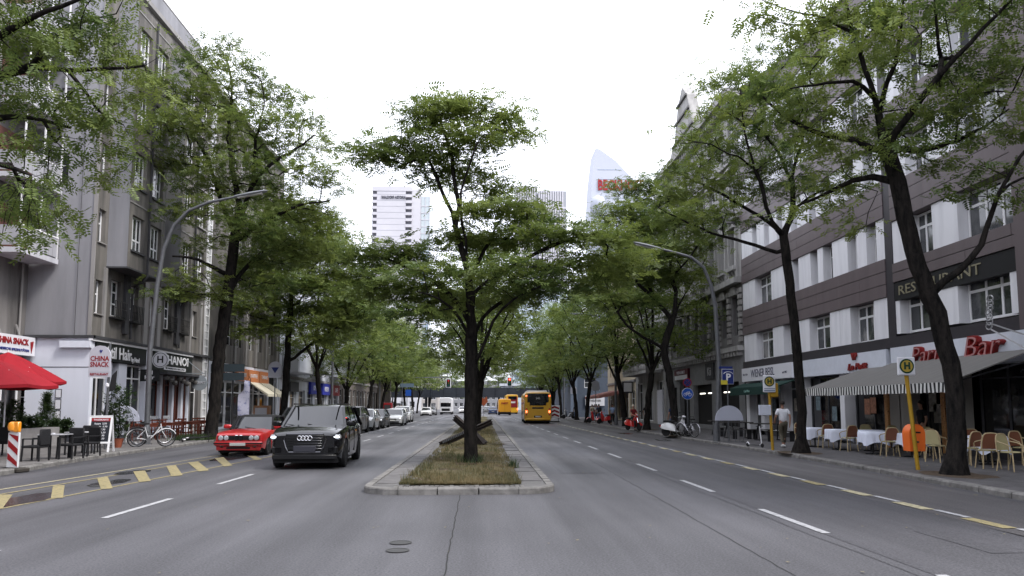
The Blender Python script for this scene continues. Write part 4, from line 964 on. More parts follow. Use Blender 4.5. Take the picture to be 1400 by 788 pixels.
lettering('WALDORF ASTORIA', 2.4, 'F', 420, -51.5, 120.6, .25, mat('bronze_letter', (.08, .08, .1), .5), T1, extrude=.2, width=14, bold=.05)
T2 = thing('curved_tower', (90, 530, 0), 0, 'slender white high-rise with curved top carrying red lettering', 'tower')
b = MB(); prof = [(77.6, 0), (76.2, 90), (76.3, 140), (78, 165), (80.8, 187), (84, 186), (95, 178), (112, 160), (125, 140), (128, 0)]
b.prism(prof, 520, 545, 'xz'); b.build('shaft', mat('pale_sky_facade', (.42, .44, .50), .6, var=.03, scale=.03), T2)
b = MB()
for z in (150, 157, 164, 171): b.box(82, {150: 119, 157: 113, 164: 106, 171: 99}[z], 519.8, 519.99, z, z + .35)
for x in (88, 94, 100, 106): b.box(x, x + .3, 519.8, 519.99, 152, 160)
for z in range(4, 145, 4): b.box(79, 127, 519.82, 519.99, z, z + 1.3)
b.build('facade_bands', mat('band_grey', (.35, .4, .5), .5), T2)
lettering('BECKHOFF', 10.5, 'F', 520, 98.5, 159.2, .5, M_RED, T2, extrude=.3, width=33, bold=.3)
b = MB(); b.lathe([(3.5, -6), (5.5, -2), (5.8, 2), (4.5, 5), (1, 7)], (82, 520, 145), 16); b.build('corner_bulge', mat('pale_sky_facade', (0, 0, 0)), T2, smooth=True)
T3 = thing('striped_tower', (38, 490, 0), 0, 'pale office tower of vertical fins in two staggered parts', 'tower')
for (x0, x1, z1, y0) in ((21, 35.8, 147, 482), (36.2, 54.8, 143.5, 480)):
    b = MB(); b.box(x0, x1, y0, 505, 0, z1 - .4); q = b.build('shaft', mat('grey_glass', (.3, .31, .34), .4), T3)
    for i in range(int((x1 - x0) / 1.55)): b = MB(); b.box(x0 + .1 + i * 1.55, x0 + .95 + i * 1.55, y0 - .8, y0 - .002, 0, z1); b.build('fin', M_FAR, q)
    b = MB()
    for k in range(9): b.box(x0, x1, y0 - .9, y0 - .801, z1 - 12.5 - k * 11, z1 - 11.3 - k * 11)
    b.build('spandrels', M_FAR, q)
b = MB(); b.tube([(40, 490, 143), (40, 490, 150)], .12, 5); b.build('mast', M_GAL, T3)
# mid-distance offices seen between the crowns
def grid_office(label, x0, x1, y, z1, cols, rows, wm, gm):
    T = thing('office_block', ((x0 + x1) / 2, y, 0), 0, label, 'building')
    w = (x1 - x0) / cols; hgt = z1 / rows
    hs = [(x0 + w * (i + .2), x0 + w * (i + .8), hgt * (j + .3), hgt * (j + .85)) for i in range(cols) for j in range(rows)]
    b = MB(); wallholes(b, 'F', y, x0, x1, 0, z1, hs, .5); b.build('wall', wm, T)
    b = MB(); b.box(x0, x1, y + .55, y + 20, 0, z1 - .02); b.build('core', wm, T)
    for q in hs: window(T, 'F', y + .4, (q[0] + q[1]) / 2, q[2], q[1] - q[0], q[3] - q[2], 2, (), .12, glass=gm)
grid_office('white gridded office block above the left trees', -52, -22, 250, 45, 10, 12, mat('office_white', (.5, .5, .52), .8), M_GLS)
grid_office('pale glass office block seen right of the median tree trunk', 12, 40, 300, 48, 9, 13, mat('office_pale', (.45, .52, .58), .5), M_FARG)
grid_office('low beige office block closing the street beyond the railway bridge', -70, -20, 330, 24, 14, 7, mat('office_beige', (.4, .37, .34), .8), M_GLS)
grid_office('grey office block on the right beyond the railway bridge', 18, 60, 230, 22, 12, 6, mat('office_grey', (.25, .26, .28), .8), M_GLS)
grid_office('distant grey house front across the end of the street', -20, 17, 430, 16, 12, 4, mat('office_far', (.22, .22, .23), .8), M_GLS)
# railway bridge
RB = thing('railway_bridge', (0, 176, 0), 0, 'dark steel railway bridge crossing the street at its far end', 'bridge')
M_BR = mat('bridge_steel', (.018, .022, .03), .6, var=.2, scale=1)
b = MB(); b.box(-45, 45, 174, 186, 4.3, 4.9); b.build('deck', M_BR, RB)
b = MB(); b.box(-45, 45, 173.6, 173.99, 3.6, 5.9); b.build('girder', M_BR, RB)
for i in range(30): 
    b = MB(); b.box(-45 + i * 3, -44.8 + i * 3, 173.45, 173.59, 3.6, 5.9); b.build('girder_rib', M_BR, RB)
for x in (-13.2, -2, 11):
    for y in (175, 185): b = MB(); b.cyl((x, y, 2.1), .3, 4.3, 10); b.build('column', M_BR, RB)
b = MB()
for i in range(45): b.bar((-45 + i * 2, 173.8, 5.9), (-45 + i * 2, 173.8, 7.0), .06)
b.box(-45, 45, 173.75, 173.85, 6.95, 7.02); b.build('railing', M_BR, RB)
b = MB(); b.box(4, 9, 178, 182, 6.4, 7.0); b.box(4.5, 8.5, 178.5, 181.5, 5.0, 6.4); b.build('platform_shelter', mat('shelter_white', (.5, .52, .56), .6), RB)
# ================= TREES =================
def npmesh(name, V, Fq, m, smooth=False, tint=None):
    me = bpy.data.meshes.new(name); n = len(V); k = Fq.shape[1]; nf = len(Fq)
    me.vertices.add(n); me.vertices.foreach_set('co', V.astype(np.float32).ravel())
    me.loops.add(nf * k); me.loops.foreach_set('vertex_index', Fq.astype(np.int32).ravel())
    me.polygons.add(nf); me.polygons.foreach_set('loop_start', np.arange(0, nf * k, k, dtype=np.int32))
    if smooth: me.polygons.foreach_set('use_smooth', np.ones(nf, bool))
    me.update(); me.materials.append(m)
    if tint is not None: me.attributes.new('tint', 'FLOAT', 'POINT').data.foreach_set('value', tint.astype(np.float32))
    return me
def grow(paths, clusters, g, r_base, r_tip=.007, wig=.05, arch=.12, step=.35, hfac=.32, flare=.55, limb=.46):
    """paths: hand-set limbs (first starts at the foot); every cluster is then joined to the nearest limb"""
    pos = []; par = []; dist = []; floor = []
    def addchain(pts, parent):
        cur = parent
        for p in pts:
            pos.append(np.array(p, float)); par.append(cur)
            dist.append(0 if cur < 0 else dist[cur] + np.linalg.norm(pos[-1] - pos[cur])); cur = len(pos) - 1
        return cur
    def resample(pl, st):
        out = []
        for a, b in zip(pl, pl[1:]):
            a = np.array(a); b = np.array(b); n = max(1, int(np.linalg.norm(b - a) / st))
            for i in range(n): out.append(a + (b - a) * i / n)
        out.append(np.array(pl[-1])); return out
    for i, pl in enumerate(paths):
        pl = [np.array(tuple(p), float) for p in pl]; q = resample(pl, step)
        for _ in range(2):
            q = [q[0]] + [(q[j - 1] + 2 * q[j] + q[j + 1]) / 4 for j in range(1, len(q) - 1)] + [q[-1]]
        q = [p + g.normal(0, wig * .35, 3) * (1 if 0 < j else 0) for j, p in enumerate(q)]
        if i == 0: addchain(q, -1); floor += [0.0] * len(q)
        else:
            A = np.array(pos); k = int(np.argmin(np.linalg.norm(A - q[0], axis=1))); addchain(q[1:], k)
            f0 = min(r_base * limb, (floor[k] or 1) * .8); floor += [f0 * (1 - .8 * j / len(q)) for j in range(1, len(q))]
    nlimb = len(pos)
    A = np.array(pos); d0 = np.array([np.min(np.linalg.norm(A - c, axis=1)) for c in clusters])
    cl = clusters[np.argsort(d0)]; minh = pos[0][2] + hfac * (clusters[:, 2].max() - pos[0][2])
    buf = np.zeros((len(cl) * 14 + nlimb + 10, 3)); db = np.zeros(len(buf)); buf[:nlimb] = A; db[:nlimb] = dist; n = nlimb
    ends = []
    for c in cl:
        D = np.linalg.norm(buf[:n] - c, axis=1)
        up = np.maximum(0, buf[:n, 2] - c[2])
        cost = D + .10 * db[:n] + .9 * up + np.where(buf[:n, 2] < minh, 3.0, 0)
        k = int(np.argmin(cost)); a = buf[k].copy(); L = np.linalg.norm(c - a); m = min(12, max(1, int(L / step)))
        cur = k
        side = g.normal(0, 1, 3) * wig * L
        for i in range(1, m + 1):
            t = i / m; p = a + (c - a) * t + np.array([0, 0, arch * L]) * 4 * t * (1 - t) * .5 + side * math.sin(t * math.pi) + g.normal(0, wig * .3, 3) * (t < 1)
            buf[n] = p; db[n] = db[cur] + np.linalg.norm(p - buf[cur]); pos.append(p); par.append(cur); cur = n; n += 1
        ends.append(cur)
    pos = buf[:n]; par = np.array(par[:n])
    nch = np.zeros(n); 
    for i in range(1, n): nch[par[i]] += 1
    ntip = float((nch == 0).sum()); e = math.log(max(4, ntip)) / math.log(r_base / r_tip)
    acc = np.where(nch == 0, r_tip ** e, 0.0)
    for i in range(n - 1, 0, -1): acc[par[i]] += acc[i]
    rad = acc ** (1 / e); rad[:nlimb] = np.maximum(rad[:nlimb], np.array(floor))
    hgt = np.clip((pos[:, 2] - pos[0][2]), 0, None); rad = rad * np.where(np.arange(n) < nlimb, 1 + flare * np.exp(-hgt / .22), 1)
    return pos, par, rad, np.array(ends)
def branchmesh(name, pos, par, rad, m, n=7):
    N = len(pos); main = -np.ones(N, int)
    for i in range(1, N):
        p = par[i]
        if main[p] < 0 or rad[i] > rad[main[p]]: main[p] = i
    d = np.zeros((N, 3)); d[1:] = pos[1:] - pos[par[1:]]; d[0] = (0, 0, 1)
    has = main >= 0; dd = d.copy(); dd[has] += (pos[main[has]] - pos[has]) * 1.0
    dd /= np.linalg.norm(dd, axis=1)[:, None] + 1e-9
    def ring(c, dr, r, seed=0):
        ref = np.where(np.abs(dr[:, 2:3]) > .9, np.array([[1., 0, 0]]), np.array([[0, 0, 1.]]))
        x = np.cross(dr, ref); x /= np.linalg.norm(x, axis=1)[:, None] + 1e-9; y = np.cross(dr, x)
        t = np.arange(n) * 2 * np.pi / n
        return c[:, None] + (x[:, None] * np.cos(t)[None, :, None] + y[:, None] * np.sin(t)[None, :, None]) * r[:, None, None]
    Rn = ring(pos, dd, rad)
    sid = np.array([i for i in range(1, N) if main[par[i]] != i], int)
    ds = d[sid] / (np.linalg.norm(d[sid], axis=1)[:, None] + 1e-9)
    # keep frames aligned by using the child's own frame at its start
    start = ring(pos[par[sid]], dd[sid], np.minimum(rad[sid] * 1.25, rad[par[sid]])) if len(sid) else np.zeros((0, n, 3))
    V = np.concatenate([Rn.reshape(-1, 3), start.reshape(-1, 3)]); sidx = {int(s): k for k, s in enumerate(sid)}
    st = par.copy() * n
    for s, k in sidx.items(): st[s] = N * n + k * n
    k = np.arange(n); k2 = (k + 1) % n; i = np.arange(1, N)
    a = st[i][:, None]; c = (i * n)[:, None]
    # undo twist between consecutive frames: pick the rotation that best matches
    P0 = V[(a + 0).ravel()] ; best = np.zeros(len(i), int); bd = np.full(len(i), 1e9)
    cen0 = pos[par[i]]; cen1 = pos[i]
    for s in range(n):
        q = V[(c + s).ravel()]; e = np.linalg.norm((q - cen1) / (rad[i][:, None]) - (P0 - cen0) / (np.linalg.norm(P0 - cen0, axis=1)[:, None] + 1e-9), axis=1)
        w = e < bd; bd[w] = e[w]; best[w] = s
    c1 = (k[None] + best[:, None]) % n; c2 = (k2[None] + best[:, None]) % n
    Fq = np.stack([a + k, a + k2, c + c2, c + c1], 2).reshape(-1, 4)
    return npmesh(name, V, Fq, m, True)
def sprays(name, C, g, nsp, sig, m, L=.36, leaf=.13, wid=.034, pairs=6, droop=.35, tintc=None):
    """feathered leaf sprays scattered round the twig ends C"""
    K = len(C); n = K * nsp; ctr = np.repeat(C, nsp, 0)
    off = g.normal(0, 1, (n, 3)) * np.array(sig); p = ctr + off
    az = g.uniform(0, 2 * np.pi, n); pit = g.normal(-droop, .3, n)
    D = np.stack([np.cos(az) * np.cos(pit), np.sin(az) * np.cos(pit), np.sin(pit)], 1)
    Sx = np.stack([-np.sin(az), np.cos(az), np.zeros(n)], 1); U = np.cross(D, -Sx); roll = g.normal(0, .5, n)
    S2 = Sx * np.cos(roll)[:, None] + U * np.sin(roll)[:, None]; U2 = np.cross(S2, D)
    sl = g.uniform(.7, 1.25, n)
    V = []; T = []
    tb = np.clip(.5 + .28 * (np.repeat(tintc, nsp) if tintc is not None else g.normal(0, 1, n)) + g.normal(0, .13, n), 0, 1)
    for j in range(pairs * 2):
        t = (j // 2 + .6) / pairs; s = 1 if j % 2 else -1
        root = p + D * (L * t * sl)[:, None] + U2 * (-.10 * t * t * sl)[:, None]
        ll = leaf * (1 - .45 * t) * sl * g.uniform(.75, 1.25, n)
        dr = S2 * s * .82 + D * .5 + U2 * g.normal(-.22, .2, n)[:, None]; dr /= np.linalg.norm(dr, axis=1)[:, None]
        wv = np.cross(dr, U2); wv /= np.linalg.norm(wv, axis=1)[:, None] + 1e-9; w2 = (wid * sl / 2)[:, None]
        V += [root, root + dr * (ll * .45)[:, None] + wv * w2, root + dr * ll[:, None], root + dr * (ll * .45)[:, None] - wv * w2]
        T += [tb] * 4
    V = np.stack(V, 1).reshape(-1, 3); T = np.stack(T, 1).ravel()
    Fq = np.arange(len(V)).reshape(-1, 4)
    return npmesh(name, V, Fq, m, False, T)
def padpoints(pads, g, dens=1.0):
    out = []
    for (c, rx, ry, rz, n) in pads:
        n = max(3, int(n * dens)); q = g.normal(0, 1, (n, 3)); q /= np.linalg.norm(q, axis=1)[:, None]; q *= (g.uniform(.15, 1, n) ** .5)[:, None]
        out.append(np.array(tuple(c)) + q * np.array([rx, ry, rz]))
    return np.concatenate(out)
def make_tree(label, paths, pads, rb, seed, nsp=6, sig=(.34, .34, .12), group='honey locust trees lining the street', leaf=.13, L=.36, wid=.034, pairs=6, arch=.12, dens=1.3, droop=.35, hfac=.32, flare=.55, more=1, limb=.46):
    g = np.random.default_rng(seed); base = Vector(paths[0][0])
    T = thing('locust_tree', base, 0, label, 'tree', group)
    C = padpoints(pads, g, dens)
    pos, par, rad, ends = grow(paths, C, g, rb, arch=arch, hfac=hfac, flare=flare, limb=limb)
    b0 = np.array(tuple(base))
    link(bpy.data.objects.new('trunk', branchmesh('trunk', pos - b0, par, rad, M_BARK, 8 if rb > .15 else 5)), T)
    E = pos[ends]; thin = rad < .016
    mid = np.where(thin)[0]; mid = mid[g.uniform(0, 1, len(mid)) < .28]; E = np.concatenate([E, pos[mid]]) 
    tc = np.sin(E[:, 0] * 1.3 + seed) * .6 + np.sin(E[:, 1] * 1.1 + E[:, 2] * 1.7) * .6 + g.normal(0, .35, len(E))
    link(bpy.data.objects.new('crown', sprays('crown', E - b0, g, nsp + more, sig, M_LEAF, L, leaf * 1.12, wid * 1.45, pairs, droop, tc)), T)
    return T
def pads_px(Y, lst, g, D=None, px=1023.):
    out = []
    for q in lst:
        u, v, ru, rv = q[:4]; dy = q[4] if len(q) > 4 else 0; n = q[5] if len(q) > 5 else None
        YY = Y + dy; s = YY / px; rx = ru * s; rz = rv * s; ry = min(2.6, rx * .85)
        if n is None: n = max(6, 26 * rx * ry * (.35 + rz) * .9)
        out.append((at(u, v, YY), rx, ry, rz, n))
    return out
gT = np.random.default_rng(1)
def pth(Y, *pts): return [at(p[0], p[1], Y + (p[2] if len(p) > 2 else 0)) for p in pts]
# -- median tree, nearest
Y = 20.9
make_tree('broad flat-layered locust tree in the grass of the median, nearest the camera',
  [[(-.33, Y, .1)] + pth(Y, (643, 560), (645, 470), (643, 410), (640, 380)),
   pth(Y, (640, 380), (628, 330), (622, 290, .2), (604, 268, .3), (597, 235, .4), (575, 205, .5)), pth(Y, (640, 400), (640, 345, -.3), (628, 290, -.5), (625, 262, -.7), (640, 235, -.9), (650, 200, -1.)),
   pth(Y, (628, 300), (622, 250), (615, 200), (600, 165)), pth(Y, (644, 400), (690, 370, -.3), (735, 345, -.6), (790, 322, -1), (835, 318, -1.2)), pth(Y, (642, 440), (615, 400, .3), (590, 385, .6), (560, 365, .8), (520, 350, 1)),
   pth(Y, (645, 470), (622, 420, -.8), (600, 405, -1.2), (570, 398, -1.8)), pth(Y, (645, 460), (670, 425, .7), (700, 400, 1.0), (740, 385, 1.5)), pth(Y, (650, 500), (672, 440, -.6), (700, 405, -1.2), (760, 385, -1.8)),
   pth(Y, (640, 380), (670, 330, .5), (690, 290, .8), (700, 270, 1))],
  pads_px(Y, [(590, 158, 62, 14, 0), (645, 145, 48, 10, -.5), (610, 138, 40, 8, 0), (500, 214, 28, 7, 0), (840, 372, 30, 9, .5), (855, 355, 20, 8, 0), (500, 345, 30, 10, .5), (700, 178, 22, 6, 0), (560, 205, 55, 13, .4), (520, 212, 38, 8, .2), (625, 195, 62, 14, -.3), (660, 185, 35, 14, .4), (602, 232, 62, 12, .6), (690, 160, 20, 10, 0),
   (668, 258, 45, 10, .8), (700, 285, 60, 10, -.6), (735, 302, 45, 7, 1), (650, 288, 34, 8, -1), (700, 328, 70, 9, 1.2), (760, 322, 60, 9, -1), (812, 322, 48, 12, -1.2), (838, 350, 25, 14, -1), (770, 360, 62, 8, .5), (700, 368, 60, 8, -1.5),
   (560, 345, 55, 9, .8), (520, 360, 45, 14, 1.2), (590, 372, 55, 9, -1.2), (545, 392, 60, 9, .3), (610, 328, 30, 8, 1), (505, 398, 32, 12, .6), (600, 412, 60, 14, 1), (650, 325, 30, 8, .2), (730, 397, 70, 8, -.4), (800, 390, 45, 8, .6), (690, 412, 50, 7, 1.2), (560, 425, 45, 7, -.8)], gT),
  0.18, 21, nsp=7, flare=.22, sig=(.42, .42, .075), dens=1.75, limb=.3)
# -- right, nearest
Y = 17.1
make_tree('leaning dark locust tree on the right pavement before the Paris Bar neon, nearest the kerb',
  [[(10.95, Y, .1)] + pth(Y, (1308, 600), (1305, 520), (1288, 450), (1262, 385), (1240, 320), (1228, 250), (1213, 205)),
   pth(Y, (1213, 205), (1203, 175, .2), (1200, 135, .3), (1180, 95, .2), (1165, 40, 0), (1150, -20, 0)), pth(Y, (1200, 140), (1222, 110, -.4), (1226, 60, -.7), (1238, -10, -1)),
   pth(Y, (1213, 205), (1235, 165, -.5), (1262, 130, -.9), (1290, 95, -1.2), (1345, 40, -1.8), (1400, -20, -2.2)), pth(Y, (1290, 95), (1280, 50, -1), (1278, -20, -1)),
   pth(Y, (1272, 400), (1310, 370, -.3), (1345, 335, -.5), (1360, 270, -.7), (1395, 215, -1.0), (1430, 170, -1.2)), pth(Y, (1360, 265), (1400, 240, 0), (1440, 235, .6)),
   pth(Y, (1215, 210), (1150, 186, .3), (1105, 181, .6), (1070, 160, .9), (1040, 128, 1.2)), pth(Y, (1195, 135), (1165, 105, -.4), (1130, 115, -.8), (1080, 122, -1.2)), pth(Y, (1165, 50), (1120, 18, .5), (1075, 15, .9), (1030, -5, 1)),
   pth(Y, (1226, 245), (1190, 238, .5), (1165, 240, .9), (1140, 262, 1.4), (1095, 280, 1.8)), pth(Y, (1213, 205), (1260, 205, .8), (1320, 190, 1.5), (1380, 150, 2)), pth(Y, (1262, 130), (1310, 135, -.3), (1360, 120, -.5), (1410, 130, -.5))],
  pads_px(Y, [(1160, 20, 70, 22, 0), (1225, 20, 60, 30, -.8), (1290, 30, 60, 26, .5), (1350, 15, 55, 22, -1.5), (1100, 40, 50, 16, 1), (1045, 20, 26, 14, 1), (1100, 90, 50, 20, -1), (1070, 130, 40, 20, .8), (1040, 120, 25, 22, 1.2), (1120, 145, 55, 18, .5), (1170, 75, 45, 20, 1), (1235, 85, 50, 22, 1.2), (1300, 95, 55, 18, .8), (1360, 70, 45, 18, 0), (1400, 60, 40, 30, -1),
   (1150, 180, 60, 14, .4), (1215, 165, 60, 16, 1), (1285, 160, 55, 18, 1.2), (1340, 180, 60, 12, 1.6), (1250, 200, 60, 14, -.8), (1170, 215, 45, 14, .8), (1130, 240, 40, 10, 1.2), (1120, 280, 45, 14, 1.8), (1400, 180, 40, 20, 1), (1360, 225, 30, 12, -.6), (1330, 260, 35, 18, -.7), (1400, 270, 30, 14, 0), (1080, 170, 38, 12, .9), (1340, 130, 55, 14, -.6), (1285, 225, 32, 8, .4), (1380, 100, 45, 20, .8), (1200, 45, 45, 24, -1.4), (1250, 130, 45, 16, -1)], gT),
  .20, 22, nsp=7, droop=.6, hfac=.5, more=0, flare=.7, dens=1.05)
# -- right, second
Y = 25.1
make_tree('slim straight-stemmed locust tree beside the walking man on the right pavement',
  [[(10.79, Y, .1)] + pth(Y, (1097, 580), (1092, 500), (1084, 420), (1074, 345), (1071, 320)),
   pth(Y, (1071, 320), (1085, 290, .3), (1082, 240, .4), (1095, 200, .6), (1105, 140, .7)), pth(Y, (1071, 325), (1050, 295, -.5), (1040, 250, -.8), (1020, 200, -1), (1015, 150, -1.2)),
   pth(Y, (1075, 350), (1035, 335, .3), (990, 325, .6), (940, 305, 1), (900, 285, 1.2)), pth(Y, (1060, 310), (1030, 290, 1), (980, 262, 1.4), (935, 240, 1.6)), pth(Y, (1083, 250), (1060, 200, 1.0), (1030, 170, 1.6), (985, 130, 2)), pth(Y, (1085, 280), (1120, 262, -.5), (1165, 250, -.8), (1200, 262, -1)), pth(Y, (1040, 240), (1010, 215, -1.4), (960, 195, -2), (930, 195, -2.2))],
  pads_px(Y, [(1020, 110, 55, 18, 0), (975, 105, 35, 12, 1), (1085, 130, 45, 22, .6), (1000, 150, 55, 18, -1), (1050, 165, 55, 20, 1), (955, 185, 45, 14, -1.5), (1110, 190, 45, 22, 0), (1000, 200, 60, 18, 1.4), (1060, 215, 50, 18, -1), (940, 225, 38, 12, 1.4), (985, 245, 60, 16, .4), (1045, 260, 48, 14, .8), (1120, 245, 45, 16, -1), (1170, 255, 36, 12, -.8), (925, 270, 45, 14, 1.4), (975, 285, 50, 12, -.8), (905, 300, 32, 10, 1.2), (1020, 305, 30, 8, 1), (950, 315, 36, 8, 1), (1030, 90, 30, 8, 1), (1065, 60, 40, 20, .5), (1130, 100, 30, 24, .8), (1160, 310, 25, 10, -.5)], gT),
  .165, 23, nsp=6, more=0, dens=1.1, flare=1.2, droop=.5, hfac=.45)
# -- right, third (behind the ornate front)
Y = 39.9
make_tree('forked locust tree standing behind the blue bicycle sign and white scooter',
  [[(10.35, Y, .1)] + pth(Y, (922, 560), (915, 510), (905, 478), (915, 455), (922, 430)),
   pth(Y, (922, 430), (925, 400, .5), (915, 370, .8), (920, 330, 1), (925, 295, 1)), pth(Y, (905, 475), (880, 462, -.6), (860, 450, -1), (840, 420, -1.4), (825, 380, -1.6)), pth(Y, (922, 440), (900, 415, 1), (880, 380, 1.5), (870, 330, 2), (865, 290, 2)), pth(Y, (918, 380), (945, 350, -1), (965, 320, -1.4)), pth(Y, (880, 400), (850, 350, .8), (835, 310, 1))],
  pads_px(Y, [(870, 255, 38, 14, 0), (905, 270, 40, 14, 1.5), (850, 290, 42, 14, -1.5), (895, 305, 45, 14, 1), (940, 300, 38, 14, -1), (845, 330, 40, 14, 1), (885, 345, 45, 14, -1), (930, 345, 38, 14, 1.2), (960, 330, 25, 12, -1), (850, 370, 45, 16, .6), (900, 380, 45, 14, 1.2), (830, 410, 35, 16, -1), (875, 412, 35, 14, -1), (950, 375, 28, 10, 0), (835, 300, 25, 12, 2)], gT),
  .2, 24, nsp=5, leaf=.16, wid=.042, pairs=5, L=.4, sig=(.42, .42, .15), hfac=.4)
# -- left, main
Y = 36.7
make_tree('tall leaning locust tree on the left kerb between the HANOI terrace and the red car',
  [[(-13.1, Y, .1)] + pth(Y, (292, 560), (300, 480), (312, 400), (320, 330), (328, 285)),
   pth(Y, (328, 285), (318, 230, .5), (312, 180, .8), (318, 120, 1), (310, 80, 1)), pth(Y, (328, 300), (345, 250, -.6), (368, 225, -1), (405, 205, -1.5), (430, 185, -1.8)), pth(Y, (322, 320), (300, 270, 1), (285, 220, 1.6), (262, 180, 2)),
   pth(Y, (345, 250), (350, 190, -1.2), (362, 140, -1.4)), pth(Y, (312, 400), (340, 360, .8), (380, 340, 1.6), (425, 325, 2)), pth(Y, (316, 380), (290, 365, -1), (262, 350, -2), (235, 350, -2.4)), pth(Y, (322, 330), (365, 300, -1), (410, 280, -2), (450, 275, -2.4))],
  pads_px(Y, [(300, 65, 38, 14, 0), (270, 95, 45, 16, 1.5), (325, 100, 50, 18, -1), (235, 120, 40, 18, 0), (375, 130, 45, 16, 1), (295, 140, 55, 20, 1), (245, 165, 50, 20, -1.5), (345, 165, 55, 18, -2), (410, 165, 40, 16, 0), (435, 195, 38, 12, -1), (300, 190, 50, 18, 2), (240, 215, 50, 18, 1), (380, 205, 50, 16, 1.5), (330, 225, 50, 16, -2), (280, 245, 50, 18, 0), (420, 235, 48, 16, -1.5), (360, 262, 60, 18, 1.5), (455, 255, 28, 12, -1), (300, 285, 45, 14, -2), (410, 290, 58, 18, -.5), (350, 310, 55, 18, -2), (250, 290, 34, 14, 0), (430, 335, 50, 18, 1), (375, 350, 60, 18, 1), (290, 335, 38, 14, 1.5), (255, 375, 36, 14, -2), (240, 400, 30, 10, -2), (285, 400, 36, 14, -1), (340, 390, 45, 16, 2), (225, 170, 35, 20, 1.5)], gT),
  .30, 25, nsp=4, more=0, dens=1.15, leaf=.16, wid=.042, pairs=5, L=.4, sig=(.42, .42, .16), droop=.45)
# -- left, off-frame stem whose boughs hang into the picture
Y = 18.5
make_tree('locust tree just outside the left edge whose feathery boughs hang over the balconies',
  [[(-13.4, Y, .1), (-13.5, Y, 3), (-13.3, Y + .1, 5.5), (-13.4, Y, 7.5)] + pth(Y, (-60, 90), (-50, 0)),
   pth(Y, (-65, 150), (0, 100, .4), (45, 88, .6), (95, 98, .8), (145, 96, 1), (200, 90, 1.2)), pth(Y, (-60, 100), (-20, 60, -.8), (30, 30, -1.4), (80, 10, -1.8), (130, -10, -2)), pth(Y, (-70, 190), (-20, 165, .5), (20, 155, .9), (60, 155, 1.2), (95, 175, 1.5)), pth(Y, (95, 98), (120, 130, 1), (140, 165, 1.4), (170, 172, 1.6)), pth(Y, (-75, 230), (-40, 215, -1), (0, 225, -1.6), (40, 240, -2)), pth(Y, (45, 88), (75, 50, 1.2), (120, 25, 1.6), (160, 20, 2))],
  pads_px(Y, [(20, 30, 60, 25, -1), (85, 20, 55, 22, 1), (150, 30, 50, 20, 1.5), (50, 65, 60, 20, .5), (120, 70, 55, 18, 1.5), (185, 75, 42, 14, 1.2), (10, 95, 45, 20, -1), (80, 110, 55, 18, -1), (145, 120, 45, 20, 1.2), (200, 110, 30, 12, 1.3), (30, 140, 55, 18, 1), (95, 155, 50, 18, .5), (150, 160, 40, 20, 1.4), (10, 185, 45, 18, -.8), (60, 195, 45, 18, 1.2), (110, 205, 35, 22, 1.5), (25, 235, 42, 20, -1), (75, 250, 32, 22, 1.2), (10, 280, 34, 20, -1.5), (50, 290, 30, 18, .5), (95, 290, 14, 26, 1.5), (170, 200, 26, 20, 1.5), (160, 240, 16, 24, 1.5), (60, 320, 24, 14, 0), (15, 320, 24, 10, -1.5), (-50, 60, 60, 40, 0), (-60, 140, 50, 30, -1), (-70, -40, 90, 50, 0), (40, -40, 90, 30, 0), (150, -30, 50, 20, 1)], gT),
  .27, 26, nsp=6, more=0, dens=.8, droop=.85, hfac=.5, L=.42, leaf=.15)
# -- left, second row tree behind the black SUV
Y = 50
make_tree('locust tree behind the black SUV with a long limb reaching right over the parked cars',
  [[(-13.3, Y, .1)] + pth(Y, (390, 540), (394, 470), (398, 410), (400, 370)), pth(Y, (396, 495), (420, 475, -.5), (445, 458, -1), (470, 440, -1.5), (500, 420, -2)), pth(Y, (398, 420), (370, 390, 1), (350, 360, 1.5)), pth(Y, (400, 370), (405, 330, .5), (400, 290, 1)), pth(Y, (399, 400), (425, 370, 1), (450, 340, 2)), pth(Y, (395, 450), (370, 440, -1), (340, 430, -2))],
  pads_px(Y, [(400, 290, 45, 14, 0), (440, 310, 45, 16, 1), (370, 325, 45, 16, -1), (420, 345, 55, 18, 1), (470, 345, 35, 16, -1), (360, 370, 45, 16, 1), (400, 390, 50, 16, -1.5), (455, 385, 50, 18, 0), (350, 415, 42, 14, -2), (490, 410, 45, 18, -2), (430, 425, 50, 12, 2), (375, 445, 38, 12, -1), (470, 440, 48, 12, -1.5), (510, 375, 35, 18, 0), (340, 455, 22, 8, -2), (440, 462, 34, 7, -1.5)], gT),
  .24, 27, nsp=4, dens=1.1, leaf=.2, wid=.055, pairs=4, L=.45, sig=(.5, .5, .2))
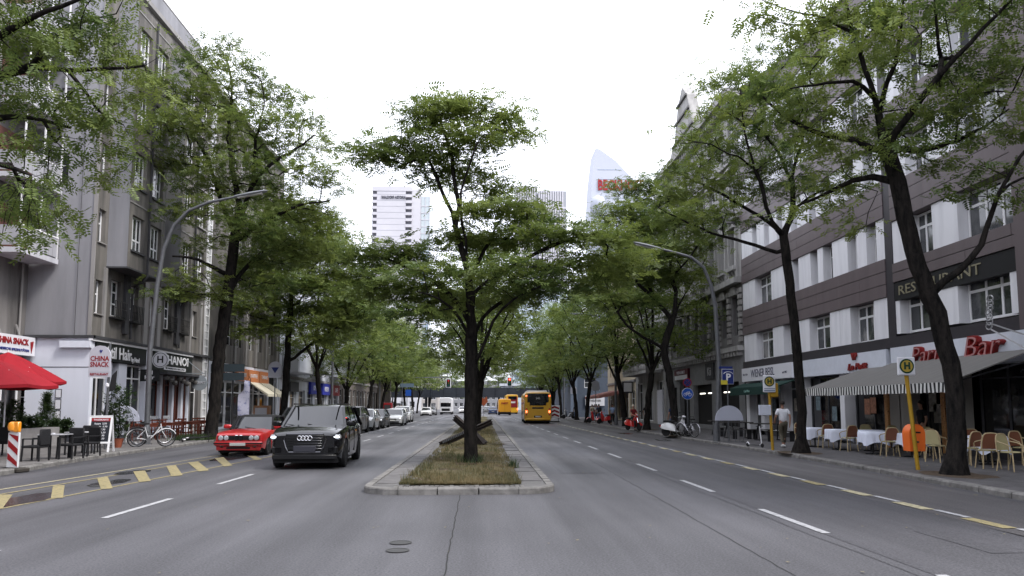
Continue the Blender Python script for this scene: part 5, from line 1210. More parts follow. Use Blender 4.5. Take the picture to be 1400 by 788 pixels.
# -- farther trees: five full trees, then copies
def generic(seed, h, spread, lean, label, loc):
    g = np.random.default_rng(seed); x0, y0 = loc; tz = h * .3
    P = [[(x0, y0, .1), (x0 + lean * .3, y0, tz * .5), (x0 + lean, y0, tz)]]
    pads = []
    for k in range(5):
        a = k * 2.4 + seed; rr = spread * g.uniform(.45, .8); zz = h * g.uniform(.55, .8)
        P.append([(x0 + lean, y0, tz * g.uniform(.8, 1)), (x0 + lean + math.cos(a) * rr * .5, y0 + math.sin(a) * rr * .5, (tz + zz) / 2 + .5), (x0 + lean + math.cos(a) * rr, y0 + math.sin(a) * rr, zz)])
    P.append([(x0 + lean, y0, tz), (x0 + lean * 1.2, y0 + .3, h * .6), (x0 + lean * .8, y0, h * .85)])
    for k in range(22):
        t = (k + .5) / 22; a = k * 2.399; rr = spread * (1 - abs(t - .35) * 1.0) * g.uniform(.45, .85) * (1 if t < .9 else .4)
        s_ = spread * g.uniform(.3, .45); pads.append(((x0 + lean + math.cos(a) * rr, y0 + math.sin(a) * rr, h * (.36 + .6 * t)), s_, s_, .45 + .3 * g.uniform(), 15))
    return make_tree(label, P, pads, .2, seed, nsp=5, leaf=.24, wid=.075, pairs=3, L=.5, sig=(.5, .5, .2))
protos = [generic(41, 15, 5.2, .5, 'x', (10.9, 49.5)), generic(42, 14, 5.0, -.6, 'x', (11.2, 58.4)), generic(43, 12.5, 5.2, .3, 'x', (-.4, 47)), generic(44, 16.5, 5.4, -.4, 'x', (-13.3, 62))]
protos[0]['label'] = 'slim locust tree between the white scooter and the red scooter'
protos[1]['label'] = 'Y-forked locust tree directly left of the red scooter rider'
protos[2]['label'] = 'second locust tree in the median, half hidden by the nearest median trunk'
protos[3]['label'] = 'locust tree on the left kerb before the white block with box bays'
far = [((9.9, 71.2), 0, 'locust tree behind the row of people on the right pavement'), ((10.6, 84), 1, 'locust tree beside the cream corner building'), ((10.2, 97), 3, 'locust tree near the slate blue building'), ((10.4, 112), 2, 'locust tree right of the rear of the single-deck bus'),
       ((-.4, 66), 1, 'third locust tree in the median row'), ((-.4, 86), 0, 'fourth locust tree in the median row'), ((-.5, 104), 3, 'last locust tree at the far tip of the median'),
       ((-13.4, 74), 2, 'locust tree before the rounded white balconies'), ((-13.2, 87), 0, 'locust tree left of the silver saloon at the kerb'), ((-13.5, 100), 1, 'locust tree past the rounded balconies'), ((-13.4, 114), 3, 'locust tree by the lamp-lit portal, nearer side'), ((-13.2, 128), 2, 'locust tree by the lamp-lit portal, farther side'), ((-13.3, 143), 0, 'locust tree at the left kerb before the street plate'), ((-14, 160), 1, 'locust tree at the left abutment of the bridge'),
       ((12, 128), 0, 'locust tree past the junction on the right kerb'), ((11.5, 143), 1, 'locust tree right of the double-deck bus'), ((13, 160), 3, 'locust tree at the right abutment of the bridge'), ((-19, 135), 3, 'locust tree close to the brown stone block'), ((20, 150), 2, 'locust tree standing back from the right kerb near the bridge'), ((-24, 165), 2, 'locust tree farthest left before the bridge'),
       ((-9, 205), 0, 'tree beyond the railway bridge, left of the lane'), ((-16, 225), 1, 'tree beyond the railway bridge, farther left'), ((-3, 240), 2, 'tree beyond the railway bridge, near the middle of the street'), ((9, 215), 3, 'tree beyond the railway bridge, right of the lane'), ((5, 262), 1, 'tree closing the view beyond the bridge, right of the middle'), ((-11, 270), 3, 'tree closing the view beyond the bridge, left of the middle'), ((17, 205), 0, 'tree beyond the railway bridge, farthest right'), ((-26, 215), 3, 'tree beyond the railway bridge, farthest left')]
for i, ((x, y), k, lb) in enumerate(far):
    c = copy_tree(protos[k], (x, y, .1), rnd.uniform(0, 6.28), lb); s_ = rnd.uniform(.95, 1.12); c.scale = (s_, s_, s_ * rnd.uniform(.95, 1.08))
for x, y in ((10.95, 17.1), (10.79, 25.1), (10.35, 39.9), (11.0, 49.5)):          # bare soil round the stems (tree pits)
    b = MB(); b.add([(x + .75 * math.cos(t / 14 * 6.283) * rnd.uniform(.8, 1.1), y + 1.1 * math.sin(t / 14 * 6.283) * rnd.uniform(.8, 1.1), .124) for t in range(14)], [tuple(range(14))]); b.build('tree_pit', M_SOIL, pvR)
# ================= VEHICLES =================
def paint(name, c, coat=.4, rough=.4, spec=.4): return mat('car_paint_' + name, c, rough, .0, coat=coat, spec=spec)
M_LAMP = mat('headlamp_glass', (.5, .52, .55), .1, .3, coat=1)
M_LAMPON = mat('headlamp_lit', (.9, .92, 1), .3, emis=(.85, .92, 1), es=4)
M_TAIL = mat('tail_lamp', (.35, .01, .01), .2, coat=1)
M_TAILON = mat('tail_lamp_lit', (.6, .05, .03), .3, emis=(1, .12, .05), es=3)
M_PLATE = mat('number_plate', (.55, .55, .53), .5)
M_GRILL = mat('grille_black', (.012, .012, .013), .3)
_wheels = {}
def wheel(parent, x, y, r, w=.22, rim=M_ALU, spokes=5):
    key = (r, w, rim.name, spokes)
    if key not in _wheels:
        b = MB(); b.lathe([(r * .62, -w / 2), (r * .93, -w / 2), (r, -w / 2 + .035), (r, w / 2 - .035), (r * .93, w / 2), (r * .62, w / 2)], n=28)
        t = b.mesh('tyre', M_BLK, True); t.transform(Matrix.Rotation(R(90), 4, 'Y'))
        b = MB(); b.lathe([(.001, -.03), (r * .12, -.03), (r * .12, w * .3), (.001, w * .34)], n=12)
        for s in (-1, 1):
            for k in range(spokes):
                a = k * 2 * math.pi / spokes
                for da in (-.13, .13):
                    b.bar((r * .1 * math.cos(a + da), r * .1 * math.sin(a + da), s * w * .33), (r * .6 * math.cos(a + da * .9), r * .6 * math.sin(a + da * .9), s * w * .42), .035, .03)
            b.tube([(r * .61 * math.cos(k / 24 * 6.283), r * .61 * math.sin(k / 24 * 6.283), s * w * .43) for k in range(24)], .018, 5, closed=True)
        q = b.mesh('rim', rim, True); q.transform(Matrix.Rotation(R(90), 4, 'Y'))
        b = MB(); b.cyl((0, 0, 0), r * .63, w * .5, 20); h = b.mesh('hub', M_BLACK); h.transform(Matrix.Rotation(R(90), 4, 'Y'))
        _wheels[key] = (t, q, h)
    t, q, h = _wheels[key]
    o = bpy.data.objects.new('wheel', t); o.location = (x, y, r); link(o, parent)
    link(bpy.data.objects.new('rim', q), o); link(bpy.data.objects.new('hub', h), o)
def car(name, label, loc, rz, P, pm, group=None):
    """P: L, W, H, wheel r, axle positions (front, rear from front), body profile, cabin profile"""
    T = thing(name, loc, rz, label, 'car', group)
    L, Wd = P['L'], P['W'] / 2; r = P['r']; yf = L / 2 - P['af']; yr = -L / 2 + P['ar']; ar = r * 1.13
    prof = P['prof']                                  # (s from front 0..1, shoulder z, centre z, width factor)
    ys = sorted({L / 2 - s * L for s in [0, .012, .04, .08, .14, .2, .26, .32, .4, .5, .6, .68, .75, .8, .86, .91, .95, .98, 1]} |
                {c + ar * math.cos(t * math.pi / 10) for c in (yf, yr) for t in range(11)}, reverse=True)
    def ip(s, k):
        for a, b_ in zip(prof, prof[1:]):
            if a[0] <= s <= b_[0] + 1e-6:
                t = (s - a[0]) / max(1e-6, b_[0] - a[0]); return a[k] + (b_[k] - a[k]) * t
        return prof[-1][k]
    rows = []
    for y in ys:
        s = min(1, max(0, (L / 2 - y) / L)); zs, zc, wf = ip(s, 1), ip(s, 2), ip(s, 3); w = Wd * wf; zb = P.get('sill', .24)
        if s < .04 or s > .96: zb += .06
        for c in (yf, yr):
            if abs(y - c) <= ar: zb = max(zb, r + math.sqrt(max(0, ar * ar - (y - c) ** 2)) * 1.0)
        zm = min(.52 * zs + .12, zs - .08); zm = max(zm, zb + .01); z2 = max(zs - .05, zb + .02)
        half = [(w * .965, zb), (w * .99, zb + (zm - zb) * .45), (w, zm), (w * .985, (zm + z2) / 2), (w * .965, z2), (w * .93, max(zs, zb + .03)), (w * .62, zs + (zc - zs) * .72), (w * .3, zc - .004), (0, zc)]
        rows.append([(x, y, z) for x, z in half] + [(-x, y, z) for x, z in half[-2::-1]])
    b = MB(); b.grid(rows); n = len(rows[0]); b.add(rows[0], [tuple(range(n))]); b.add(rows[-1], [tuple(range(n - 1, -1, -1))])
    body = b.build('body', pm, T, smooth=True, world=False)
    # dark underbody and wheel wells
    b = MB(); b.box(-Wd * .86, Wd * .86, -L / 2 + .12, L / 2 - .12, P.get('sill', .24) - .09, r * 1.6); b.build('underbody', M_BLACK, T, world=False)
    for x in (-1, 1):
        for y in (yf, yr): wheel(T, x * (Wd - .12), y, r, rim=P.get('rim', M_ALU), spokes=P.get('spokes', 5))
    # cabin
    c0, c1, c2, c3 = P['cab']; zb, zt = P['zcab']; wb, wt = Wd * .90, Wd * P.get('wt', .70); n_ = 5
    def ring(t, inset=0.0):
        y0 = c0 + (c1 - c0) * t; y1 = c3 + (c2 - c3) * t; w = wb + (wt - wb) * max(0, t) ** 1.3; z = zb + (zt - zb) * t; q = []
        for x, bl in ((-1, 0), (-.82, .10), (-.4, .15), (0, .17), (.4, .15), (.82, .10), (1, 0)): q.append((x * w, L / 2 - y0 + bl * (1 - .3 * t) - .05, z))
        for x, bl in ((1, 0), (.8, .06), (0, .1), (-.8, .06), (-1, 0)): q.append((x * w, L / 2 - y1 - bl + .04, z))
        return q
    b = MB(); b.grid([ring(-.06), ring(.35), ring(.7), ring(.93)], close=True); gl = b.build('windows', M_CARG, T, smooth=True, world=False)
    b = MB(); q0 = ring(.925); q1 = ring(1.0); 
    q2 = [(x * .72, (y - (L / 2 - (c1 + c2) / 2)) * .72 + (L / 2 - (c1 + c2) / 2), z + .045) for x, y, z in q1]
    b.grid([q0, q1, q2], close=True); b.add(q2, [tuple(range(12))]); b.build('roof', P.get('roof', pm), T, smooth=True, world=False)
    R0, R1 = ring(-.04), ring(.96)
    for i in (0, 6): b = MB(); b.bar(R0[i], R1[i], .07, .05); b.build('pillar', P.get('pil', pm), T, world=False)
    for i in (7, 11): b = MB(); b.bar(R0[i], R1[i], .13 if not P.get('open') else .2, .06); b.build('pillar', P.get('pil', pm), T, world=False)
    for s in (-1, 1):
        for f in ((.44,) if P.get('doors', 4) == 2 else (.38, .72)):
            yy0 = R0[6][1] + (R0[7][1] - R0[6][1]) * f; yy1 = R1[6][1] + (R1[7][1] - R1[6][1]) * f
            b = MB(); b.bar((s * abs(R0[6][0]), yy0, R0[0][2]), (s * abs(R1[6][0]), yy1, R1[0][2]), .02, .07); b.build('pillar', P.get('pil', pm), T, world=False)
    # door seams, handles, mirrors, sills
    ds = [.31, .52, .72] if P.get('doors', 4) == 4 else [.33, .62]
    b = MB()
    for s in (-1, 1):
        for f in ds: y = L / 2 - f * L; b.box(s * Wd * .975, s * (Wd + .002), y - .006, y + .006, P.get('sill', .24) + .1, ip(f, 1) - .05)
    b.build('door_seams', M_BLACK, T, world=False)
    for s in (-1, 1):
        for f in ds[1:]:
            b = MB(); y = L / 2 - f * L + .12; b.box(s * (Wd * .985), s * (Wd + .02), y, y + .16, ip(f, 1) - .17, ip(f, 1) - .13, bv=.01); b.build('door_handle', M_BLACK if P.get('blackline') else pm, T, world=False)
        b = MB(); y = R0[6][1] - .12; b.box(s * (Wd - .08), s * (Wd + .2), y - .06, y + .06, zb + .01, zb + .16, bv=.04); b.build('mirror', P.get('mir', pm), T, smooth=True, world=False)
    # wipers
    b = MB()
    for x in (-.35, .25): b.bar((x * Wd, R0[3][1] + .02, R0[3][2] + .02), (x * Wd + .5, R0[3][1] - .1, R0[3][2] + .1), .015)
    b.build('wipers', M_BLACK, T, world=False)
    return T
def face(T, y, s=1):       # helper: box on the front (s=1) or rear (s=-1) face of a vehicle
    def f(name, m, x0, x1, z0, z1, d=.02, bv=.015, dd=0, **kw):
        b = MB(); b.box(x0, x1, y + s * dd - .05 * s, y + s * (d + dd), z0, z1, bv=bv); return b.build(name, m, T, smooth=True, world=False)
    return f
RXZ = R(180)
# black SUV coming towards the camera
PS = dict(L=5.05, W=1.97, r=.385, af=.93, ar=1.1, sill=.27, rim=mat('black_alloy', (.03, .03, .033), .3, .8), blackline=1,
  prof=[(0, .90, .92, .80), (.015, .96, .99, .88), (.05, 1.02, 1.07, .95), (.12, 1.07, 1.14, .985), (.25, 1.12, 1.19, 1.0), (.33, 1.14, 1.2, 1.0), (.6, 1.15, 1.18, 1.0), (.85, 1.15, 1.17, .985), (.96, 1.10, 1.12, .93), (1, 1.02, 1.04, .86)],
  cab=(1.22, 2.0, 4.25, 4.86), zcab=(1.12, 1.70), wt=.72)
M_BP = paint('black', (.003, .003, .004), .5, .2, .4)
suv = car('suv', 'black SUV with lit headlamps driving towards the camera in the left carriageway', (-4.88, 22.9, 0), R(180 + 2.5), PS, M_BP)
yF = 2.525; f = face(suv, yF)
f('radiator_grille', M_GRILL, -.50, .50, .52, .93, .03); 
for z in (.56, .63, .70, .77, .84): f('grille_bar', mat('dark_chrome', (.12, .12, .13), .2, 1), -.46, .46, z, z + .014, .045, .004)
gf = mat('dark_chrome', (0, 0, 0)); b = MB(); b.tube([(-.5, yF + .02, .6), (-.56, yF + .01, .8), (-.48, yF, .95), (.48, yF, .95), (.56, yF + .01, .8), (.5, yF + .02, .6), (.42, yF + .03, .47), (-.42, yF + .03, .47)], .022, 6, closed=True); b.build('grille_surround', gf, suv, world=False)
for i in range(4):
    b = MB(); b.tube([(-.135 + i * .09 + .058 * math.cos(t / 18 * 6.283), yF + .055, .845 + .058 * math.sin(t / 18 * 6.283)) for t in range(18)], .011, 6, closed=True); b.build('emblem_ring', M_CHR, suv, smooth=True, world=False)
f('number_plate', mat('blurred_plate', (.035, .035, .045), .7), -.30, .30, .48, .64, .06)
f('bumper_lip', M_GRILL, -.85, .85, .28, .40, .03)
for s in (-1, 1):
    b = MB(); b.box(min(s * .56, s * .92), max(s * .56, s * .92), yF - .32, yF - .04, .80, .94, bv=.03); hl = b.build('headlight', M_LAMP, suv, smooth=True, world=False)
    b = MB(); b.box(min(s * .56, s * .90), max(s * .56, s * .90), yF - .05, yF - .012, .855, .885, bv=.01); b.build('lit_lens', M_LAMPON, hl, world=False)
    b = MB(); b.box(min(s * .58, s * .86), max(s * .58, s * .86), yF - .12, yF - .0, .42, .62, bv=.03); b.build('air_intake', M_GRILL, suv, world=False)
    b = MB(); b.bar((s * .62, .95, 1.76), (s * .60, -1.75, 1.76), .04); b.build('roof_rail', M_BLKM, suv, world=False)
# red convertible saloon
PR = dict(L=4.3, W=1.65, r=.30, af=.76, ar=.9, sill=.22, doors=2, open=1, blackline=1,
  prof=[(0, .70, .72, .93), (.012, .76, .78, .965), (.06, .80, .83, .985), (.15, .82, .87, 1.0), (.3, .85, .91, 1.0), (.5, .87, .90, 1.0), (.75, .87, .92, 1.0), (.93, .85, .90, .97), (1, .76, .80, .93)],
  cab=(1.35, 1.85, 3.0, 3.45), zcab=(.88, 1.34), wt=.74, roof=mat('soft_top', (.01, .01, .011), .85), pil=mat('soft_top', (0, 0, 0)))
M_RP = paint('red', (.42, .012, .014), .7, .3)
red = car('convertible', 'red two-door convertible with four round headlamps and black soft top at the left kerb', (-8.28, 28.0, 0), R(180), PR, M_RP)
yF = 2.15; f = face(red, yF)
f('front_panel', M_GRILL, -.70, .70, .54, .70, .012)
for s in (-1, 1):
    for x in (.60, .42):
        b = MB(); b.lathe([(.001, -.03), (.078, -.03), (.085, .0), (.07, .02), (.001, .03)], n=18); m_ = b.mesh('headlight', M_LAMP, True); m_.transform(Matrix.Rotation(R(-90), 4, 'X'))
        o = bpy.data.objects.new('headlight', m_); o.location = (s * x, yF + .02, .62); link(o, red)
    b = MB(); b.box(min(s * .02, s * .13), max(s * .02, s * .13), yF, yF + .035, .52, .72, bv=.02); kb = b.build('kidney_grille', M_CHR, red, world=False)
    b = MB(); b.box(min(s * .035, s * .115), max(s * .035, s * .115), yF + .03, yF + .04, .535, .705); b.build('grille_insert', M_GRILL, kb, world=False)
    f('fog_lamp', M_LAMP, min(s * .48, s * .62), max(s * .48, s * .62), .28, .36, .03)
f('bumper', M_RP, -.80, .80, .36, .50, .10, .03); f('bumper_strip', M_BLACK, -.81, .81, .42, .46, .115, .01); f('number_plate', M_PLATE, -.26, .26, .36, .46, .13, .005)
f('front_apron', M_RP, -.74, .74, .2, .36, .03, .02); f('lower_intake', M_GRILL, -.4, .4, .25, .32, .04, .01)
# parked cars and others
PH = dict(L=4.25, W=1.78, r=.31, af=.85, ar=.75, sill=.22,
  prof=[(0, .62, .66, .84), (.015, .72, .76, .9), (.05, .80, .86, .95), (.15, .88, .96, .99), (.28, .94, 1.01, 1.0), (.6, .97, 1.0, 1.0), (.9, .98, 1.0, .97), (.98, .94, .96, .9), (1, .86, .88, .86)],
  cab=(1.0, 1.75, 3.6, 4.12), zcab=(.95, 1.46), wt=.72)
PD = dict(L=4.65, W=1.80, r=.32, af=.85, ar=1.0, sill=.21,
  prof=[(0, .60, .64, .84), (.015, .70, .74, .9), (.05, .77, .82, .95), (.15, .85, .92, .99), (.28, .91, .97, 1.0), (.6, .93, .96, 1.0), (.85, .95, .99, .98), (.97, .92, .95, .92), (1, .84, .86, .88)],
  cab=(1.25, 2.0, 3.45, 4.15), zcab=(.92, 1.42), wt=.70)
PU = dict(L=4.5, W=1.86, r=.35, af=.85, ar=.9, sill=.26,
  prof=[(0, .76, .80, .84), (.015, .86, .9, .9), (.05, .94, 1.0, .95), (.15, 1.02, 1.1, .99), (.28, 1.07, 1.14, 1.0), (.6, 1.1, 1.13, 1.0), (.9, 1.1, 1.13, .97), (.98, 1.05, 1.08, .9), (1, .97, .99, .86)],
  cab=(1.05, 1.8, 3.8, 4.38), zcab=(1.08, 1.64), wt=.72)
def parked(P, pm, y, label, x=-8.3, rz=R(180), group='cars parked along the left kerb', lit=False, nm='parked_car'):
    T = car(nm, label, (x, y, 0), rz, P, pm, group); yF = P['L'] / 2; zh = P['prof'][2][1]; f = face(T, yF); w = P['W'] / 2
    f('radiator_grille', M_GRILL, -w * .45, w * .45, zh - .30, zh - .12, .0); f('lower_intake', M_GRILL, -w * .7, w * .7, .28, .42, .015); f('number_plate', M_PLATE, -.26, .26, .42, .53, .03, .005)
    for s in (-1, 1):
        b = MB(); b.box(min(s * w * .52, s * w * .88), max(s * w * .52, s * w * .88), yF - .28, yF - .02, zh - .24, zh - .07, bv=.04); b.build('headlight', M_LAMP, T, smooth=True, world=False)
        b = MB(); b.box(min(s * w * .58, s * w * .9), max(s * w * .58, s * w * .9), -yF - .0, -yF + .2, zh - .1, zh + .08, bv=.03); b.build('tail_light', M_TAIL, T, world=False)
    f = face(T, -yF, -1); f('number_plate', M_PLATE, -.26, .26, .55, .66, .02, .005)
    return T
silver, white, grey, black_, blue = paint('silver', (.42, .43, .44), .8, .3), paint('white', (.62, .62, .62)), paint('grey', (.12, .12, .125)), paint('dark', (.02, .021, .024)), paint('blue', (.03, .05, .12))
parked(PU, black_, 35.3, 'dark estate-like car parked directly behind the red convertible')
parked(PH, grey, 41.0, 'grey hatchback parked behind the black SUV, second behind the red convertible')
parked(PU, grey, 47.4, 'mid-grey crossover whose nose shows just right of the black SUV')
parked(PH, silver, 53.0, 'silver hatchback parked behind the grey crossover')
parked(PD, black_, 58.6, 'black saloon parked with its dark nose beside the silver hatchback')
parked(PD, silver, 66.0, 'silver saloon angled out in front of the parked row, its whole front visible', x=-7.7)
parked(PH, white, 72.5, 'white hatchback just behind the angled silver saloon', x=-8.2)
parked(PU, silver, 78.5, 'silver crossover at the far end of the near parked row')
parked(PD, white, 128, 'white saloon standing alone at the kerb before the bridge', x=-9.6)
parked(PH, grey, 137, 'small grey car in front of the lorry under the bridge', x=-9.3)
parked(PH, white, 168, 'white hatchback coming out from under the bridge', x=-4.5, group='cars on the far carriageways')
c_ = parked(PD, blue, 150, 'dark blue saloon driving away ahead of the yellow van', x=2.0, rz=0, group='cars on the far carriageways')
parked(PH, silver, 190, 'silver hatchback far ahead beyond the bridge', x=1.0, rz=0, group='cars on the far carriageways')
parked(PU, white, 178, 'white crossover under the bridge on the right carriageway', x=4.8, rz=0, group='cars on the far carriageways')
# ---- buses and vans (rear views) ----
M_BY = paint('bus_yellow', (.62, .33, .015), .5, .4); M_BW = paint('bus_white', (.6, .58, .5), .4, .4)
def boxy(name, label, cat, loc, L, Wd, H, pm, rz=0, r=.48, z0=.32, rnd_=.12, whl=(.28, .8)):
    T = thing(name, loc, rz, label, cat)
    w = Wd / 2; rows = []
    for (y, k) in ((L / 2, .93), (L / 2 - .12, .985), (L / 2 - .4, 1), (-L / 2 + .4, 1), (-L / 2 + .12, .985), (-L / 2, .94)):
        q = []
        for (x, z) in ((w * .97, z0), (w, z0 + .25), (w, H - .5), (w * .97, H - .2), (w * .88, H - .04), (w * .6, H), (0, H + .02)): q.append((x * k, y, z if z < H * .5 else z * (.6 + .4 * k) + 0))
        rows.append(q + [(-x, yy, z) for x, yy, z in q[-2::-1]])
    b = MB(); b.grid(rows); b.add(rows[0], [tuple(range(13))]); b.add(rows[-1], [tuple(range(12, -1, -1))]); b.build('body', pm, T, smooth=True, world=False)
    b = MB(); b.box(-w * .9, w * .9, -L / 2 + .2, L / 2 - .2, .18, z0 + .1); b.build('underbody', M_BLACK, T, world=False)
    for s in (-1, 1):
        for q in whl: wheel(T, s * (w - .16), L / 2 - q * L, r, .3)
    return T
bus = boxy('bus', 'yellow single-deck city bus seen from behind in the right carriageway', 'bus', (5.42, 77.2, 0), 12, 2.6, 3.02, M_BY, R(-1.5), whl=(.22, .74))
f = face(bus, -6.0, -1)
f('rear_window', M_CARG, -1.02, 1.02, 2.0, 2.88, .03, .08); f('window_slope', M_CARG, -.8, .8, 1.72, 2.05, .028, .06)
f('vent_grille', M_GRILL, -.55, .55, 1.42, 1.58, .03); f('number_plate', M_PLATE, -.25, .25, .62, .73, .03, .005); f('plate_recess', M_GRILL, -.38, .38, .58, .78, .015, .02)
f('rear_bumper', M_BY, -1.2, 1.2, .35, .52, .06, .04); q = f('route_display', M_BLACK, -.3, .3, 2.3, 2.55, .045)
for s in (-1, 1):
    for z, m_, hh in ((1.05, M_TAILON, .2), (1.32, M_TAIL, .16), (.8, M_TAIL, .14)): f('tail_light', m_, min(s * 1.02, s * 1.17), max(s * 1.02, s * 1.17), z, z + hh, .04, .03)
    f('top_marker_light', M_TAILON, min(s * 1.05, s * 1.17), max(s * 1.05, s * 1.17), 2.6, 2.7, .03)
    b = MB(); b.box(min(s * 1.29, s * 1.312), max(s * 1.29, s * 1.312), -5.3, 5.6, 1.25, 2.4); b.build('side_window', M_CARG, bus, world=False)
    for k in range(3): b = MB(); b.box(min(s * 1.31, s * 1.325), max(s * 1.31, s * 1.325), -4.6 + k * 3.9, -3.4 + k * 3.9, .4, 2.5); b.build('door', mat('door_glass', (.05, .1, .13), .15), bus, world=False)
    b = MB(); b.box(min(s * 1.305, s * 1.318), max(s * 1.305, s * 1.318), -5.8, -4.9, .5, 1.9); b.build('side_panel', mat('cream_panel', (.5, .45, .36), .5), bus, world=False)
me = textmesh('245', .28, .005, .004); me.transform(Matrix.Rotation(R(90), 4, 'X')); me.materials.clear(); me.materials.append(M_PLATE); o = bpy.data.objects.new('route_number', me); o.location = (0, -6.05, 2.42); link(o, bus)
b = MB(); b.box(-1.0, 1.0, -4, 4, 3.0, 3.2, bv=.08); b.build('roof_unit', mat('roof_white', (.55, .55, .55), .5), bus, world=False)
van = boxy('box_van', 'yellow box van with red lettering ahead of the bus', 'van', (4.0, 139, 0), 6.5, 2.3, 2.95, paint('van_yellow', (.68, .30, .01), .3, .5), r=.38, z0=.55)
f = face(van, -3.25, -1); f('door_seam', M_GRILL, -.01, .01, .6, 2.85, .005, 0); f('rear_bumper', M_GRILL, -1.1, 1.1, .45, .6, .05)
me = textmesh('PAKET', .42, .01, .02); me.transform(Matrix.Rotation(R(90), 4, 'X')); me.materials.clear(); me.materials.append(M_RED); o = bpy.data.objects.new('lettering', me); o.location = (0, -3.31, 2.15); link(o, van)
for s in (-1, 1): f('tail_light', M_TAIL, min(s * .95, s * 1.1), max(s * .95, s * 1.1), .62, .8, .03)
dbl = boxy('double_decker', 'yellow double-deck bus with dark red advertising on its rear, far ahead', 'bus', (6.15, 163, 0), 12, 2.55, 4.05, M_BY)
f = face(dbl, -6.0, -1); f('advert_panel', mat('advert_red', (.2, .012, .016), .5), -.85, 1.1, 1.35, 3.7, .03); f('rear_window', M_CARG, -.7, .9, 3.0, 3.7, .05); q = f('advert_strip', M_PLATE, -.5, .7, 2.25, 2.6, .05)
for s in (-1, 1): f('tail_light', M_TAILON, min(s * 1.05, s * 1.2), max(s * 1.05, s * 1.2), .8, 1.2, .03)
lorry = boxy('lorry', 'white box lorry approaching under the bridge on the left', 'lorry', (-7.2, 150, 0), 8, 2.4, 3.3, paint('lorry_white', (.6, .6, .62), .2, .5), RXZ, r=.45, z0=.5)
f = face(lorry, 4.0, 1); f('windscreen', M_CARG, -1.0, 1.0, 1.5, 2.3, .03, .05); f('radiator_grille', M_GRILL, -.8, .8, .7, 1.2, .02)
# works trailer right of the bus: red/white chevrons
tr = thing('warning_trailer', (7.6, 79, 0), 0, 'small roadworks board with red and white chevrons beside the yellow bus', 'barrier')
b = MB(); b.box(-.55, .55, -.05, .05, .45, 1.75); b.build('board', M_WHT, tr, world=False)
for k in range(3):
    for s in (-1, 1): b = MB(); z = .5 + k * .4; b.add([(0, -.056, z + .2), (s * .5, -.056, z), (s * .5, -.056, z + .2), (0, -.056, z + .4)], [(0, 1, 2, 3)]); b.build('chevron', M_RED, tr, world=False)
b = MB(); b.bar((-.4, 0, 0), (-.4, 0, .45), .06); b.bar((.4, 0, 0), (.4, 0, .45), .06); b.box(-.5, .5, -.35, .35, .0, .1); b.build('stand', M_GRILL, tr, world=False)
# ================= PEOPLE =================
def skinned(name, pts, edges, root, m, sub=1):
    """pts: name -> (xyz, radius)"""
    ks = list(pts); ix = {k: i for i, k in enumerate(ks)}
    me = bpy.data.meshes.new(name); me.from_pydata([pts[k][0] for k in ks], [(ix[a], ix[b]) for a, b in edges], [])
    o = bpy.data.objects.new(name, me); COL.objects.link(o)
    o.modifiers.new('s', 'SKIN'); bpy.context.view_layer.update()
    for k in ks:
        r = pts[k][1]; sv = me.skin_vertices[0].data[ix[k]]; sv.radius = (r, r) if not isinstance(r, tuple) else r
        sv.use_root = (k == root)
    if sub: mm = o.modifiers.new('u', 'SUBSURF'); mm.levels = sub; mm.render_levels = sub
    dg = bpy.context.evaluated_depsgraph_get(); dg.update()
    r = bpy.data.meshes.new_from_object(o.evaluated_get(dg)); bpy.data.objects.remove(o)
    r.materials.clear(); r.materials.append(m); r.name = name
    r.polygons.foreach_set('use_smooth', [True] * len(r.polygons)); return r
SKIN = mat('skin_tone', (.36, .2, .14), .6)
_pcache = {}
